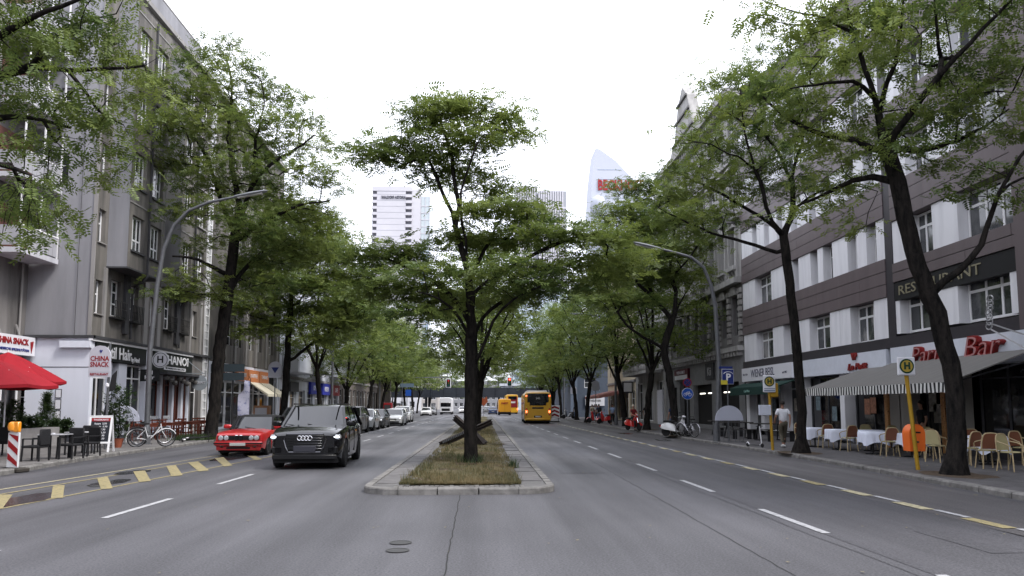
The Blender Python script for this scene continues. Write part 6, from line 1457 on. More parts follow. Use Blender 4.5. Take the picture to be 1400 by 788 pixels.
def person(label, loc, rz, pose='stand', top=None, legs=None, hair=None, shoes=None, group=None, h=1.76, backpack=None, short=True):
    T = thing('person', loc, rz, label, 'person', group)
    key0 = (pose, short)
    if pose == 'walk':
        kn = {'l': (.09, .16, .50), 'r': (-.09, .02, .49)}; an = {'l': (.09, .24, .12), 'r': (-.09, -.26, .16)}; el = {'l': (.25, -.10, 1.16), 'r': (-.25, .03, 1.15)}; wr = {'l': (.24, -.06, .91), 'r': (-.25, .20, 1.00)}
    elif pose == 'sit':
        kn = {'l': (.16, .42, .62), 'r': (-.16, .42, .62)}; an = {'l': (.14, .36, .16), 'r': (-.14, .36, .16)}; el = {'l': (.26, .14, 1.12), 'r': (-.26, .14, 1.12)}; wr = {'l': (.24, .40, 1.06), 'r': (-.24, .40, 1.06)}
    elif pose == 'phone':
        kn = {'l': (.10, .03, .50), 'r': (-.10, .0, .50)}; an = {'l': (.11, 0, .1), 'r': (-.11, -.03, .1)}; el = {'l': (.23, .02, 1.15), 'r': (-.23, .06, 1.15)}; wr = {'l': (.14, .26, 1.2), 'r': (-.1, .28, 1.22)}
    else:
        kn = {'l': (.11, .04, .50), 'r': (-.10, .01, .50)}; an = {'l': (.12, .0, .1), 'r': (-.12, -.02, .1)}; el = {'l': (.26, -.03, 1.16), 'r': (-.26, -.02, 1.16)}; wr = {'l': (.27, .04, .92), 'r': (-.27, .05, .92)}
    def V(t): return Vector(t)
    dz = 0
    if key0 not in _pcache:
        P = {'pel': ((0, 0, .97), (.11, .08)), 'sp': ((0, .005, 1.12), (.11, .08)), 'ch': ((0, 0, 1.33), (.15, .105)), 'nk0': ((0, -.01, 1.46), (.065, .06)), 'nk': ((0, .0, 1.53), .052), 'jaw': ((0, .02, 1.59), (.062, .068)), 'hd': ((0, .012, 1.67), (.075, .092)), 'crn': ((0, .0, 1.73), (.06, .075)), 'nose': ((0, .115, 1.635), .014)}
        Ed = [('pel', 'sp'), ('sp', 'ch'), ('ch', 'nk0'), ('nk0', 'nk'), ('nk', 'jaw'), ('jaw', 'hd'), ('hd', 'crn'), ('hd', 'nose')]
        for s, k in ((1, 'l'), (-1, 'r')):
            P['sh' + k] = ((s * .17, -.01, 1.41), .062); P['el' + k] = (el[k], .042); P['wr' + k] = (wr[k], .028)
            Ed += [('ch', 'sh' + k), ('sh' + k, 'el' + k), ('el' + k, 'wr' + k)]
            d = (V(wr[k]) - V(el[k])).normalized(); side = Vector((0, 1, 0)) if abs(d.y) < .7 else Vector((1, 0, 0)) * -s
            pm_ = V(wr[k]) + d * .06; P['pa' + k] = (tuple(pm_), (.022, .034)); Ed.append(('wr' + k, 'pa' + k))
            for j, (o_, ll) in enumerate(((-.028, .062), (-.01, .075), (.01, .07), (.028, .055))):
                a = V(wr[k]) + d * .10 + side * o_; b_ = a + d * ll * .55 + Vector((-s * .006, 0, 0)); c = b_ + d * ll * .4 + Vector((-s * .016, 0, 0))
                P['f%d%s' % (j, k)] = (tuple(a), .0095); P['g%d%s' % (j, k)] = (tuple(b_), .0085); P['h%d%s' % (j, k)] = (tuple(c), .0075)
                Ed += [('pa' + k, 'f%d%s' % (j, k)), ('f%d%s' % (j, k), 'g%d%s' % (j, k)), ('g%d%s' % (j, k), 'h%d%s' % (j, k))]
            a = V(wr[k]) + d * .045 + side * .045; P['t' + k] = (tuple(a), .012); P['u' + k] = (tuple(a + d * .045 + side * .012), .009); Ed += [('pa' + k, 't' + k), ('t' + k, 'u' + k)]
            P['hp' + k] = ((s * .085, 0, .92), .078); P['kn' + k] = (kn[k], .056); P['cf' + k] = (tuple(V(kn[k]) * .62 + V(an[k]) * .38 + Vector((0, -.015, 0))), .05); P['an' + k] = (an[k], .034)
            toe = V(an[k]) + Vector((0, .15, -.07 if an[k][2] < .14 else -.1)); P['to' + k] = (tuple(toe), .028)
            Ed += [('pel', 'hp' + k), ('hp' + k, 'kn' + k), ('kn' + k, 'cf' + k), ('cf' + k, 'an' + k), ('an' + k, 'to' + k)]
        body = skinned('body', P, Ed, 'pel', SKIN, 1)
        S_ = {'a': ((0, 0, .93), (.18, .145)), 'b': ((0, .005, 1.14), (.145, .11)), 'c': ((0, 0, 1.33), (.172, .125)), 'd': ((0, -.01, 1.445), (.085, .075))}; Es = [('a', 'b'), ('b', 'c'), ('c', 'd')]
        for s, k in ((1, 'l'), (-1, 'r')):
            S_['s' + k] = ((s * .175, -.01, 1.40), .078); e_ = V(el[k]) if not short else V((s * .175, -.01, 1.40)) * .25 + V(el[k]) * .75
            S_['e' + k] = (tuple(e_), .062); Es += [('c', 's' + k), ('s' + k, 'e' + k)]
            if not short: S_['w' + k] = (tuple(V(wr[k])), .04); Es.append(('e' + k, 'w' + k))
        shirt = skinned('shirt', S_, Es, 'c', SKIN, 1)
        L_ = {'a': ((0, 0, 1.03), (.165, .13)), 'p': ((0, 0, .93), (.168, .135))}; El = [('a', 'p')]
        for s, k in ((1, 'l'), (-1, 'r')):
            L_['h' + k] = ((s * .09, 0, .88), .112); L_['k' + k] = (kn[k], .074); L_['f' + k] = (tuple(V(an[k]) + Vector((0, 0, .03))), .054); El += [('p', 'h' + k), ('h' + k, 'k' + k), ('k' + k, 'f' + k)]
        trou = skinned('trousers', L_, El, 'p', SKIN, 1)
        b = MB(); rows = []
        for i in range(7):
            t = i / 6 * math.pi * .62; rows.append([(.088 * math.sin(t) * math.cos(a), -.012 + .108 * math.sin(t) * math.sin(a), 1.665 + .118 * math.cos(t) + (.035 if math.sin(a) > .2 and i > 4 else 0)) for a in [j / 12 * 6.283 for j in range(12)]])
        b.grid(rows, close=True); b.add(rows[0], [tuple(range(12))]); hr = b.mesh('hair', SKIN, 'all')
        sh = {}
        for s, k in ((1, 'l'), (-1, 'r')):
            b = MB(); p = V(an[k]); z0 = p.z - .12; b.tube([(p.x, p.y - .07, z0 + .045), (p.x, p.y - .02, z0 + .055), (p.x, p.y + .08, z0 + .045), (p.x, p.y + .17, z0 + .035), (p.x, p.y + .2, z0 + .03)], [.03, .05, .048, .04, .015], 8); sh[k] = b.mesh('shoe', SKIN, 'all')
        _pcache[key0] = (body, shirt, trou, hr, sh)
    body, shirt, trou, hr, sh = _pcache[key0]
    def put(me, m, nm):
        me = me.copy(); me.materials.clear(); me.materials.append(m); o = bpy.data.objects.new(nm, me); link(o, T); return o
    put(body, SKIN, 'body'); put(shirt, top, 'shirt'); put(trou, legs, 'trousers'); put(hr, hair or mat('dark_hair', (.02, .015, .012), .8), 'hair')
    for k in 'lr': put(sh[k], shoes or M_BLK, 'shoe')
    if backpack: b = MB(); b.box(-.16, .16, -.30, -.10, 1.02, 1.42, bv=.05); b.build('backpack', backpack, T, smooth=True, world=False)
    T.scale = (h / 1.78,) * 3; return T
cl = lambda n, c: mat('cloth_' + n, c, .85, var=.08, scale=12)
SHW, OLV, NVY, JNS, BLKC, REDC, LBL, CRM = cl('white', (.76, .77, .82)), cl('olive', (.085, .075, .055)), cl('navy', (.02, .03, .07)), cl('denim', (.06, .09, .16)), cl('black', (.015, .015, .017)), cl('dark_red', (.16, .015, .018)), cl('light_blue', (.3, .38, .55)), cl('cream', (.5, .45, .36))
WSH = mat('white_shoe', (.6, .6, .6), .6)
person('man in white shirt and olive trousers walking away past the yellow bus stop post', (11.46, 28.2, .12), R(-8), 'walk', SHW, OLV, shoes=WSH, h=1.8)
person('person in a navy top standing behind the round blue bicycle sign', (10.9, 42.6, .12), R(20), 'stand', NVY, JNS, hair=mat('grey_hair', (.2, .17, .14), .8))
person('rider in dark red jacket with pale helmet seated on the red scooter', (9.75, 48.2, .08), R(205), 'sit', REDC, BLKC, hair=mat('helmet_cream', (.5, .45, .35), .4), h=1.72)
for (lb, x, y, rz, ps, tp, lg, bp) in (('person in light blue top and black trousers beside the trunk', 10.9, 62.5, 160, 'walk', LBL, BLKC, None), ('person in navy top with dark backpack, left of the light blue one', 10.6, 68, 10, 'stand', NVY, JNS, BLKC), ('person in white top near the first lamp-side tree', 11.3, 74, 200, 'phone', SHW, BLKC, None),
    ('person in cream jacket standing by the red motorbikes', 11.6, 79, 30, 'stand', CRM, BLKC, None), ('person in black jacket farthest along the right pavement', 11.2, 90, 0, 'walk', BLKC, JNS, None), ('person in dark clothes beneath the balcony by the white door', 13.2, 60, 190, 'stand', BLKC, BLKC, None), ('person in denim and navy near the cafe awning', 12.3, 82, 170, 'phone', NVY, JNS, None)):
    person(lb, (x, y, .12), R(rz), ps, tp, lg, group='people on the right pavement', backpack=bp)
person('waiter in black standing inside the striped awning doorway', (14.9, 24.9, .12), R(90), 'stand', BLKC, BLKC, h=1.78, group=None)
person('person in red top on the far left kerb beyond the silver saloon', (-13.0, 120, .12), R(180), 'walk', REDC, BLKC, group='people on the left pavement')
person('person in dark top walking on the far left kerb', (-12.9, 112, .12), R(0), 'walk', BLKC, JNS, group='people on the left pavement')

# ================= TWO-WHEELERS =================
def bicycle(label, loc, rz, m, lean=0.0, group=None, dark=False):
    T = thing('bicycle', loc, rz, label, 'bicycle', group); T.rotation_euler = (0, R(lean), rz)
    for y in (-.52, .52):
        b = MB(); b.tube([(0, y + .33 * math.cos(t / 26 * 6.283), .34 + .33 * math.sin(t / 26 * 6.283)) for t in range(26)], .02, 6, closed=True); w = b.build('wheel', M_BLK, T, smooth=True, world=False)
        b = MB(); b.tube([(0, y + .305 * math.cos(t / 26 * 6.283), .34 + .305 * math.sin(t / 26 * 6.283)) for t in range(26)], .011, 5, closed=True)
        for k in range(12): a = k * 6.283 / 12; b.bar((.015 * (-1) ** k, y, .34), (0, y + .3 * math.cos(a), .34 + .3 * math.sin(a)), .005)
        b.cyl((0, y, .34), .03, .08, 8, 'x'); b.build('rim', M_ALU, w, world=False)
    b = MB(); sp = (0, -.10, .28); seat = (0, -.26, .80); hd = (0, .32, .82); hd2 = (0, .36, .62)
    b.tube([seat, sp], .017, 6); b.tube([hd, (0, .1, .48), (0, -.02, .34), sp], .02, 6); b.tube([(0, .34, .70), (0, .05, .42), (0, -.15, .42)], .016, 6)
    for s in (-1, 1): b.tube([sp, (s * .05, -.52, .34)], .01, 5); b.tube([(0, -.22, .68), (s * .05, -.52, .34)], .009, 5); b.tube([(s * .03, .38, .58), (s * .05, .48, .42), (s * .05, .52, .34)], .012, 5)
    b.tube([(0, .30, .9), (0, .38, .56)], .02, 6); b.build('frame', m, T, smooth=True, world=False)
    b = MB(); b.tube([(0, .30, .88), (0, .28, 1.0)], .014, 6); b.tube([(-.28, .1, 1.02), (-.24, .26, 1.03), (0, .30, 1.0), (.24, .26, 1.03), (.28, .1, 1.02)], .013, 6); b.build('handlebar', M_BLKM, T, smooth=True, world=False)
    b = MB(); b.prism([(-.11, -.42), (.11, -.42), (.05, -.2), (.025, -.1), (-.025, -.1), (-.05, -.2)], .88, .93, 'xy'); b.tube([(0, -.26, .78), (0, -.28, .9)], .013, 6); b.build('saddle', M_BLK, T, world=False)
    b = MB(); b.cyl((.03, -.10, .28), .09, .01, 16, 'x'); b.bar((.05, -.1, .28), (.05, -.02, .13), .02); b.bar((-.05, -.1, .28), (-.05, -.18, .43), .02); b.box(.04, .14, -.06, .02, .11, .14); b.box(-.14, -.04, -.22, -.14, .42, .45); b.build('crank', M_ALU, T, world=False)
    for y in (-.52, .52):
        b = MB(); b.tube([(0, y + .37 * math.cos(a), .34 + .37 * math.sin(a)) for a in [R(q) for q in ((60, 85, 110, 135, 160, 185, 200) if y < 0 else (25, 45, 70, 95, 120, 145))]], .022, 5); b.build('mudguard', m, T, world=False)
    b = MB(); b.box(-.06, .06, -.72, -.32, .735, .755); b.bar((.05, -.6, .74), (.05, -.52, .36), .01); b.bar((-.05, -.6, .74), (-.05, -.52, .36), .01); b.build('carrier', M_BLKM, T, world=False)
    return T
M_BW_ = mat('bike_white', (.65, .65, .67), .35); M_BB_ = mat('bike_dark', (.02, .02, .022), .4)
bicycle('white step-through bicycle leaning near the lamp post foot', (-12.95, 29.9, .12), R(-62), M_BW_, 9)
bicycle('dark bicycle behind the potted ficus, left of the white one', (-14.3, 30.6, .12), R(-75), M_BB_, 6)
bicycle('dark bicycle half hidden by the white bicycle and lamp post', (-13.9, 32.1, .12), R(-50), M_BB_, -5)
bicycle('dark bicycle by the street sign behind the leaning tree', (-14.6, 45, .12), R(10), M_BB_, 6)
bicycle('silver bicycle parked nearest the kerb by the blue bicycle sign', (10.45, 38.0, .12), R(28), mat('bike_silver', (.4, .4, .42), .3, .5), 4)
bicycle('black bicycle leaning against the blue bicycle sign post', (11.2, 41.0, .12), R(-40), M_BB_, 8)
bicycle('city bicycle standing between white scooter and tree', (10.35, 39.0, .12), R(15), M_BB_, 3)
def moped(label, loc, rz, m, group=None):
    T = thing('motor_scooter', loc, rz, label, 'scooter', group)
    for y in (-.6, .62):
        b = MB(); b.lathe([(.12, -.05), (.22, -.055), (.25, 0), (.22, .055), (.12, .05)], n=18); me = b.mesh('wheel', M_BLK, True); me.transform(Matrix.Rotation(R(90), 4, 'Y')); o = bpy.data.objects.new('wheel', me); o.location = (0, y, .25); link(o, T)
        b = MB(); b.cyl((0, y, .25), .13, .09, 12, 'x'); b.build('rim', M_ALU, T, world=False)
    b = MB()
    def sec(y, w, z0, z1): return [(-w, y, z0 + .06), (-w * .9, y, (z0 + z1) / 2), (-w * .5, y, z1 - .02), (0, y, z1), (w * .5, y, z1 - .02), (w * .9, y, (z0 + z1) / 2), (w, y, z0 + .06), (0, y, z0)]
    b.grid([sec(-.88, .04, .42, .5), sec(-.82, .13, .36, .62), sec(-.62, .2, .30, .72), sec(-.38, .21, .27, .72), sec(-.12, .16, .22, .62), sec(.0, .18, .2, .3), sec(.28, .19, .2, .28)], close=True)
    b.build('body', m, T, smooth=True, world=False)
    b = MB(); rows = []
    for y, z, w in ((.27, .24, .2), (.33, .5, .23), (.36, .75, .22), (.40, .92, .12)): rows.append([(-w, y - .05, z), (-w * .6, y + .03, z), (0, y + .07, z), (w * .6, y + .03, z), (w, y - .05, z)])
    b.grid(rows); b.grid([[(x, y - .03, z) for x, y, z in r_] for r_ in rows]); b.build('leg_shield', m, T, smooth=True, world=False)
    b = MB(); rows = []
    for a in range(9): t = R(20 + a * 17); rows.append([(x, .62 + .29 * math.cos(t), .25 + .29 * math.sin(t) - abs(x) * .25) for x in (-.09, -.05, 0, .05, .09)])
    b.grid(rows); b.build('front_mudguard', m, T, smooth=True, world=False)
    b = MB(); b.tube([(0, .60, .27), (0, .48, .6), (0, .38, .95)], .03, 7); b.build('fork', M_CHR, T, world=False)
    b = MB(); b.tube([(-.32, .22, 1.0), (-.15, .34, 1.02), (.15, .34, 1.02), (.32, .22, 1.0)], .02, 6); b.lathe([(.02, -.09), (.09, -.06), (.11, 0), (.07, .07), (.01, .09)], (0, .38, 1.0), 10); b.build('handlebar', m, T, smooth=True, world=False)
    b = MB(); b.cyl((0, .48, 1.0), .065, .05, 12, 'y'); b.build('headlight', M_LAMP, T, world=False)
    for s in (-1, 1): b = MB(); b.tube([(s * .25, .28, 1.02), (s * .32, .3, 1.2)], .008, 4); b.cyl((s * .33, .3, 1.23), .05, .015, 10, 'y'); b.build('mirror', M_BLKM, T, world=False)
    b = MB(); b.box(-.14, .14, -.72, -.08, .72, .82, bv=.05); b.build('seat', M_BLK, T, smooth=True, world=False)
    b = MB(); b.box(-.07, .07, -.93, -.86, .48, .56, bv=.01); b.build('tail_light', M_TAIL, T, world=False)
    return T
moped('white motor scooter parked facing the road between two trees', (9.75, 38.9, .0 + .12), R(235), mat('scooter_white', (.62, .62, .62), .3, coat=1)).location.x = 10.15
M_SR = mat('scooter_red', (.45, .015, .015), .3, coat=1)
moped('red motor scooter carrying the seated rider', (10.25 - .5, 48.2, .12), R(205), M_SR)
moped('red motor scooter in the pair of red two-wheelers, nearer the camera', (10.8, 66, .12), R(120), M_SR); moped('red motor scooter in the pair of red two-wheelers, farther from the camera', (10.6, 70, .12), R(100), M_SR)
moped('dark motor scooter farthest along the right kerb', (10.6, 92, .12), R(90), mat('scooter_dark', (.03, .03, .035), .3)); moped('pale motor scooter beside the farthest dark one', (10.9, 95, .12), R(70), mat('scooter_white', (0, 0, 0)))
def kick(label, loc, rz, lying=False, group='rental kick scooters', hm=None):
    T = thing('kick_scooter', loc, rz, label, 'kick scooter', group); hm = hm or M_BLKM
    b = MB(); b.box(-.08, .08, -.42, .36, .10, .14, bv=.015); b.build('deck', M_BLKM, T, smooth=True, world=False)
    for y in (-.52, .52):
        b = MB(); b.lathe([(.04, -.022), (.1, -.025), (.115, 0), (.1, .025), (.04, .022)], n=16); me = b.mesh('wheel', M_BLK, True); me.transform(Matrix.Rotation(R(90), 4, 'Y')); o = bpy.data.objects.new('wheel', me); o.location = (0, y, .115); link(o, T)
    b = MB(); b.tube([(0, .34, .13), (0, .47, .22), (0, .36, 1.12)], .028, 8); b.build('stem', M_WHT if not lying else M_BLKM, T, smooth=True, world=False)
    b = MB(); b.tube([(-.24, .34, 1.12), (0, .36, 1.14), (.24, .34, 1.12)], .018, 6); b.build('handlebar', M_BLKM, T, world=False)
    b = MB(); b.tube([(.0, -.40, .13), (0, -.52, .25), (0, -.62, .2)], [.03, .035, .02], 6); b.build('mudguard', M_WHT, T, world=False)
    if lying: T.rotation_euler = (0, R(84), rz); T.location.z = .22
    return T
kick('kick scooter with white stem standing at the right kerb', (10.5, 28.6, .12), R(-155), group=None).scale = (.72, .72, .72)
kick('black kick scooter lying on its side right of the white bicycle', (-13.3, 33.6, .2), R(15), True); kick('black kick scooter lying on its side close to the leaning tree foot', (-13.5, 35.2, .2), R(-12), True)

# ================= STREET FURNITURE =================
def lamp_post(label, base, arm, m=M_GAL, r0=.11, head=1.6, ddir=(1, 0)):
    T = thing('street_lamp', base, 0, label, 'street lamp', 'curved street lamps'); bs = Vector(base)
    pts = [bs] + [Vector(p) for p in arm[:-1]]
    b = MB(); n = len(pts); b.tube(pts, [r0 - (r0 - .05) * i / (n - 1) for i in range(n)], 10); b.build('pole', m, T, smooth=True)
    b = MB(); b.lathe([(r0 + .05, 0), (r0 + .05, .5), (r0 + .0, .8)], bs, 12); b.build('pole_foot', m, T, smooth=True)
    b = MB(); a, c = pts[-1], Vector(arm[-1]); d = (c - a); rows = []
    for t, w, hh in ((0, .05, .05), (.12, .13, .07), (.5, .16, .09), (.9, .13, .07), (1, .04, .03)):
        p = a + d * t; rows.append([(p.x + (0 if abs(d.x) > abs(d.y) else w * math.cos(q)), p.y + (w * math.cos(q) if abs(d.x) > abs(d.y) else 0), p.z + hh * math.sin(q)) for q in [k * 6.283 / 8 for k in range(8)]])
    b.grid(rows, close=True); b.build('lamp_head', mat('lamp_head_grey', (.16, .17, .18), .5), T, smooth=True)
    b = MB(); p = a + d * .15; q = a + d * .85; b.bar(p - Vector((0, 0, .07)), q - Vector((0, 0, .07)), .16, .03); b.build('lamp_lens', mat('lamp_lens', (.55, .55, .52), .2), T)
    return T
Y = 31.75
lamp_post('tall grey street lamp arching right from the left kerb beside the white bicycle', (-13.95, Y, .12), [at(205, 480, Y), at(215, 390, Y), at(224, 340, Y), at(238, 308, Y), at(258, 288, Y), at(285, 277, Y), at(318, 270, Y), at(366, 261, Y)])
Y = 33.5
lp_ = lamp_post('tall grey street lamp arching left from the right kerb by the parking sign', (10.55, Y, .12), [at(983, 500, Y), at(978, 420, Y), at(972, 390, Y), at(962, 366, Y), at(945, 352, Y), at(925, 346, Y), at(905, 341, Y), at(862, 331, Y)])
for (x, y, s, lb) in ((-13.6, 68, 1, 'street lamp behind the white block on the left'), (-13.6, 99, 1, 'farther street lamp on the left, past the silver saloon'), (11.1, 62, -1, 'street lamp among the people on the right pavement'), (11.0, 101, -1, 'farther street lamp near the bus'), (-13.6, 131, 1, 'farthest street lamp on the left')):
    lamp_post(lb, (x, y, .12), [(x, y, 5), (x, y, 7.5), (x + s * .4, y, 8.6), (x + s * 1.3, y, 9.2), (x + s * 2.2, y, 9.35), (x + s * 3.8, y, 9.45)])
# bus stop posts
M_BP_Y = mat('post_yellow', (.36, .21, .018), .5, var=.12, scale=5)
def busstop(label, x, y, tilt=0, fl=True):
    zc = 2.58 if not fl else 2.46; zt = zc + .23
    T = thing('bus_stop_post', (x, y, .12), 0, label, 'bus stop sign', 'yellow bus stop posts')
    b = MB(); b.tube([(0, .08, 0), (-tilt * 1.5, .08, 1.5), (-tilt * 2.8, .08, 2.7)], .05, 10); b.build('post', M_BP_Y, T, smooth=True, world=False)
    b = MB(); x0 = -tilt * 3; b.box(x0 - .225, x0 + .225, -.03, .03, zc - .23 - (.16 if fl else 0), zt, bv=.02); p_ = b.build('sign_plate', M_SIGNW, T, world=False)
    ring = lambda r0, r1, d: [((x0 + r * math.cos(t / 28 * 6.283), -d, 2.66 + r * math.sin(t / 28 * 6.283))) for r in (r0, r1) for t in range(28)]
    b = MB(); b.cyl((x0, -.034, zc), .185, .008, 28, 'y'); b.build('disc', mat('disc_green', (.012, .05, .03), .5), p_, world=False)
    b = MB(); b.cyl((x0, -.042, zc), .145, .008, 28, 'y'); b.build('disc', mat('disc_yellow', (.42, .3, .05), .5), p_, world=False)
    me = textmesh('H', .23, .004, .012); me.transform(Matrix.Rotation(R(90), 4, 'X')); me.materials.clear(); me.materials.append(mat('disc_green', (0, 0, 0))); o = bpy.data.objects.new('letter', me); o.location = (x0, -.052, zc); link(o, p_)
    if fl: b = MB(); b.box(x0 - .2, x0 + .2, -.036, -.031, zc - .35, zc - .3); b.box(x0 - .2, x0 + .2, -.036, -.031, zc - .27, zc - .24); b.build('line_panel', mat('line_blue_grey', (.2, .25, .33), .5), T, world=False)
    return T, p_
T1_, p1_ = busstop('yellow bus stop post with H sign beside the orange litter bin', 10.85, 18.3, .075, False)
T2_, p2_ = busstop('yellow bus stop post with H sign and white timetable box by the walking man', 10.4, 26.5, .03)
b = MB(); b.box(-.5, -.06, -.05, .03, 1.25, 1.62, bv=.01); b.build('timetable_box', mat('timetable_white', (.55, .58, .66), .5), T2_, world=False)
b = MB(); b.box(-.02, .25, .02, .3, 1.9, 2.4, bv=.02); b.build('yellow_box', M_BP_Y, T2_, world=False)
# orange bin on its post
bn = thing('litter_bin', (10.98, 18.72, -.11), 0, 'orange rounded litter bin mounted on the yellow bus stop post', 'litter bin'); bn.scale = (.88, .88, .94)
b = MB(); prof = [(-.22, .72), (.22, .72), (.24, 1.16)] + [(.24 * math.cos(t / 12 * math.pi), 1.16 + .28 * math.sin(t / 12 * math.pi)) for t in range(1, 12)] + [(-.24, 1.16)]
b.prism(prof, -.18, .18, 'xz'); b.build('bin_body', mat('bin_orange', (.72, .14, .02), .45), bn, smooth=True, world=False)
b = MB(); b.box(-.1, .1, -.19, -.181, 1.2, 1.24); b.build('bin_slot', M_BLACK, bn, world=False); b = MB(); b.box(-.15, -.09, -.42, -.17, .95, 1.0); b.build('bin_bracket', mat('bin_trim', (.1, .05, .03), .6), bn, world=False)
# posts with signs
def signpost(name, label, x, y, h, items, m=M_GAL, r=.035, cat='sign', group=None):
    T = thing(name, (x, y, .12), 0, label, cat, group); b = MB(); b.tube([(0, 0, 0), (0, 0, h)], r, 8); b.build('post', m, T, smooth=True, world=False)
    return T
def flat(T, shape, x, z, w, h, m, y=-.05, nm='sign_plate', t=.02):
    b = MB()
    if shape == 'disc': b.cyl((x, y, z), w / 2, t, 28, 'y')
    elif shape == 'round': b.prism([(x - w / 2, z - h / 2), (x + w / 2, z - h / 2), (x + w / 2, z + h * .1)] + [(x + w / 2 * math.cos(q / 10 * math.pi), z + h * .1 + h * .4 * math.sin(q / 10 * math.pi)) for q in range(1, 10)] + [(x - w / 2, z + h * .1)], y - t / 2, y + t / 2, 'xz')
    else: b.box(x - w / 2, x + w / 2, y - t / 2, y + t / 2, z - h / 2, z + h / 2)
    return b.build(nm, m, T, world=False)
def txt(T, s, x, z, y, size, m, width=None, bold=0.0):
    me = textmesh(s, size, .003, bold)
    if width: w = max(v.co.x for v in me.vertices) - min(v.co.x for v in me.vertices); me.transform(Matrix.Diagonal((width / w, 1, 1, 1)))
    me.transform(Matrix.Rotation(R(90), 4, 'X')); me.materials.clear(); me.materials.append(m); o = bpy.data.objects.new('lettering', me); o.location = (x, y, z); link(o, T); return o
M_BLU = mat('sign_blue_bright', (.02, .09, .42), .4); M_SB2 = mat('sign_dark_blue', (.015, .03, .16), .5)
sp = signpost('sign_post', 'round blue bicycle sign below a no-stopping disc on a thin post', 11.58, 41.9, 3.0, 0)
flat(sp, 'disc', 0, 2.27, .66, 0, M_WHT, -.05); flat(sp, 'disc', 0, 2.27, .62, 0, M_BLU, -.06)
b = MB()
for cx in (-.13, .13): b.tube([(cx + .085 * math.cos(t / 16 * 6.283), -.075, 3.05 + .085 * math.sin(t / 16 * 6.283)) for t in range(16)], .012, 4, closed=True)
b.bar((-.13, -.075, 3.05), (-.03, -.075, 3.2), .02); b.bar((-.03, -.075, 3.2), (.1, -.075, 3.2), .02); b.bar((.13, -.075, 3.05), (.09, -.075, 3.24), .02); b.bar((-.03, -.075, 3.2), (0, -.075, 3.06), .02); b.bar((0, -.075, 3.06), (.1, -.075, 3.18), .02); b.bar((-.13, -.075, 3.05), (0, -.075, 3.06), .02); b.build('bicycle_symbol', M_WHT, sp, world=False).location.z = -.83
flat(sp, 'disc', 0, 2.9, .5, 0, M_RED, -.05); flat(sp, 'disc', 0, 2.9, .4, 0, M_SB2, -.06); b = MB(); b.bar((-.14, -.072, 3.04), (.14, -.072, 2.76), .05, .01); b.bar((-.14, -.072, 2.76), (.14, -.072, 3.04), .05, .01); b.build('cross', M_RED, sp, world=False)
sp = signpost('parking_sign', 'blue P parking sign with yellow corner beside the right lamp post', 11.05, 33.3, 3.3, 0)
flat(sp, 'box', 0, 2.9, .54, .68, M_WHT); flat(sp, 'box', 0, 2.9, .51, .65, M_SB2, -.062); flat(sp, 'box', -.08, 3.31, .62, .1, M_SB2); txt(sp, 'P', .02, 2.86, -.076, .44, M_WHT, bold=.014); flat(sp, 'box', -.18, 2.64, .3, .2, mat('sign_yellow', (.6, .5, .05), .5), -.09)
b = MB(); b.tube([(.02 + .2 * math.cos(t / 8 * math.pi), -.075, 3.02 + .1 * math.sin(t / 8 * math.pi)) for t in range(9)], .014, 4); b.build('roof_symbol', M_WHT, sp, world=False)
sp = signpost('shop_sign_post', 'grey post carrying the round-topped CHINA SNACK board by the chalkboard', -13.82, 28.1, 3.9, 0, r=.045)
flat(sp, 'round', -.31, 3.32, .78, .98, mat('sign_lilac', (.50, .5, .56), .5), -.06, t=.06); flat(sp, 'box', -.31, 2.74, .78, .2, mat('sign_lilac', (0, 0, 0)), -.06, t=.05)
txt(sp, 'CHINA', -.31, 3.32, -.095, .25, M_RED, .68, .006); txt(sp, 'SNACK', -.31, 3.1, -.095, .25, M_RED, .68, .006); txt(sp, 'RESTAURANT', -.31, 2.74, -.09, .12, M_RED, .66, .003)
b = MB(); b.prism([(-.33, 3.62), (-.27, 3.52), (-.21, 3.62), (-.24, 3.65), (-.27, 3.62), (-.3, 3.65)], -.1, -.092, 'xz'); b.build('heart_mark', mat('sign_blue', (0, 0, 0)), sp, world=False)
b = MB(); b.prism([(.02, 2.1), (.25, 2.2), (.28, 2.9), (.1, 2.7), (-.15, 1.2), (-.25, 1.0), (-.1, .95)], .02, .05, 'xz'); b.build('dark_pennant', mat('pennant_black', (.02, .02, .022), .8), sp, world=False)
b = MB(); b.lathe([(.01, .09), (.06, .05), (.07, -.05), (.02, -.1)], (-.02, -.02, 2.35), 8); b.build('lantern_charm', M_SIGNW, sp, world=False)
sp = signpost('direction_sign', 'back of a dark two-panel direction sign by the pale flag banner', -14.3, 43.3, 4.1, 0, m=M_BLKM, r=.05)
for z in (3.75, 3.25): flat(sp, 'box', -.3, z, 1.9, .44, mat('sign_back', (.035, .05, .06), .6), -.08)
sp = signpost('warning_sign', 'small round-topped warning sign above a wooden cabinet beside the pale awnings', -13.9, 50.5, 4.2, 0)
flat(sp, 'round', 0, 4.0, .9, 1.1, mat('sign_lilac', (0, 0, 0)), -.06); b = MB(); b.prism([(-.25, 4.15), (.25, 4.15), (0, 3.75)], -.09, -.075, 'xz'); b.build('triangle', M_SB2, sp, world=False)
cb_ = thing('cabinet', (-14.6, 50.2, .12), 0, 'brown wooden cabinet standing below the round-topped warning sign', 'cabinet'); b = MB(); b.box(-.5, .5, -.3, .3, 0, 1.6, bv=.02); b.build('case', mat('oak', (.2, .1, .05), .6, var=.25), cb_, world=False); b = MB(); b.box(-.38, .38, -.32, -.301, .2, 1.45); b.build('panel', mat('cabinet_grey', (.3, .3, .33), .5), cb_, world=False)
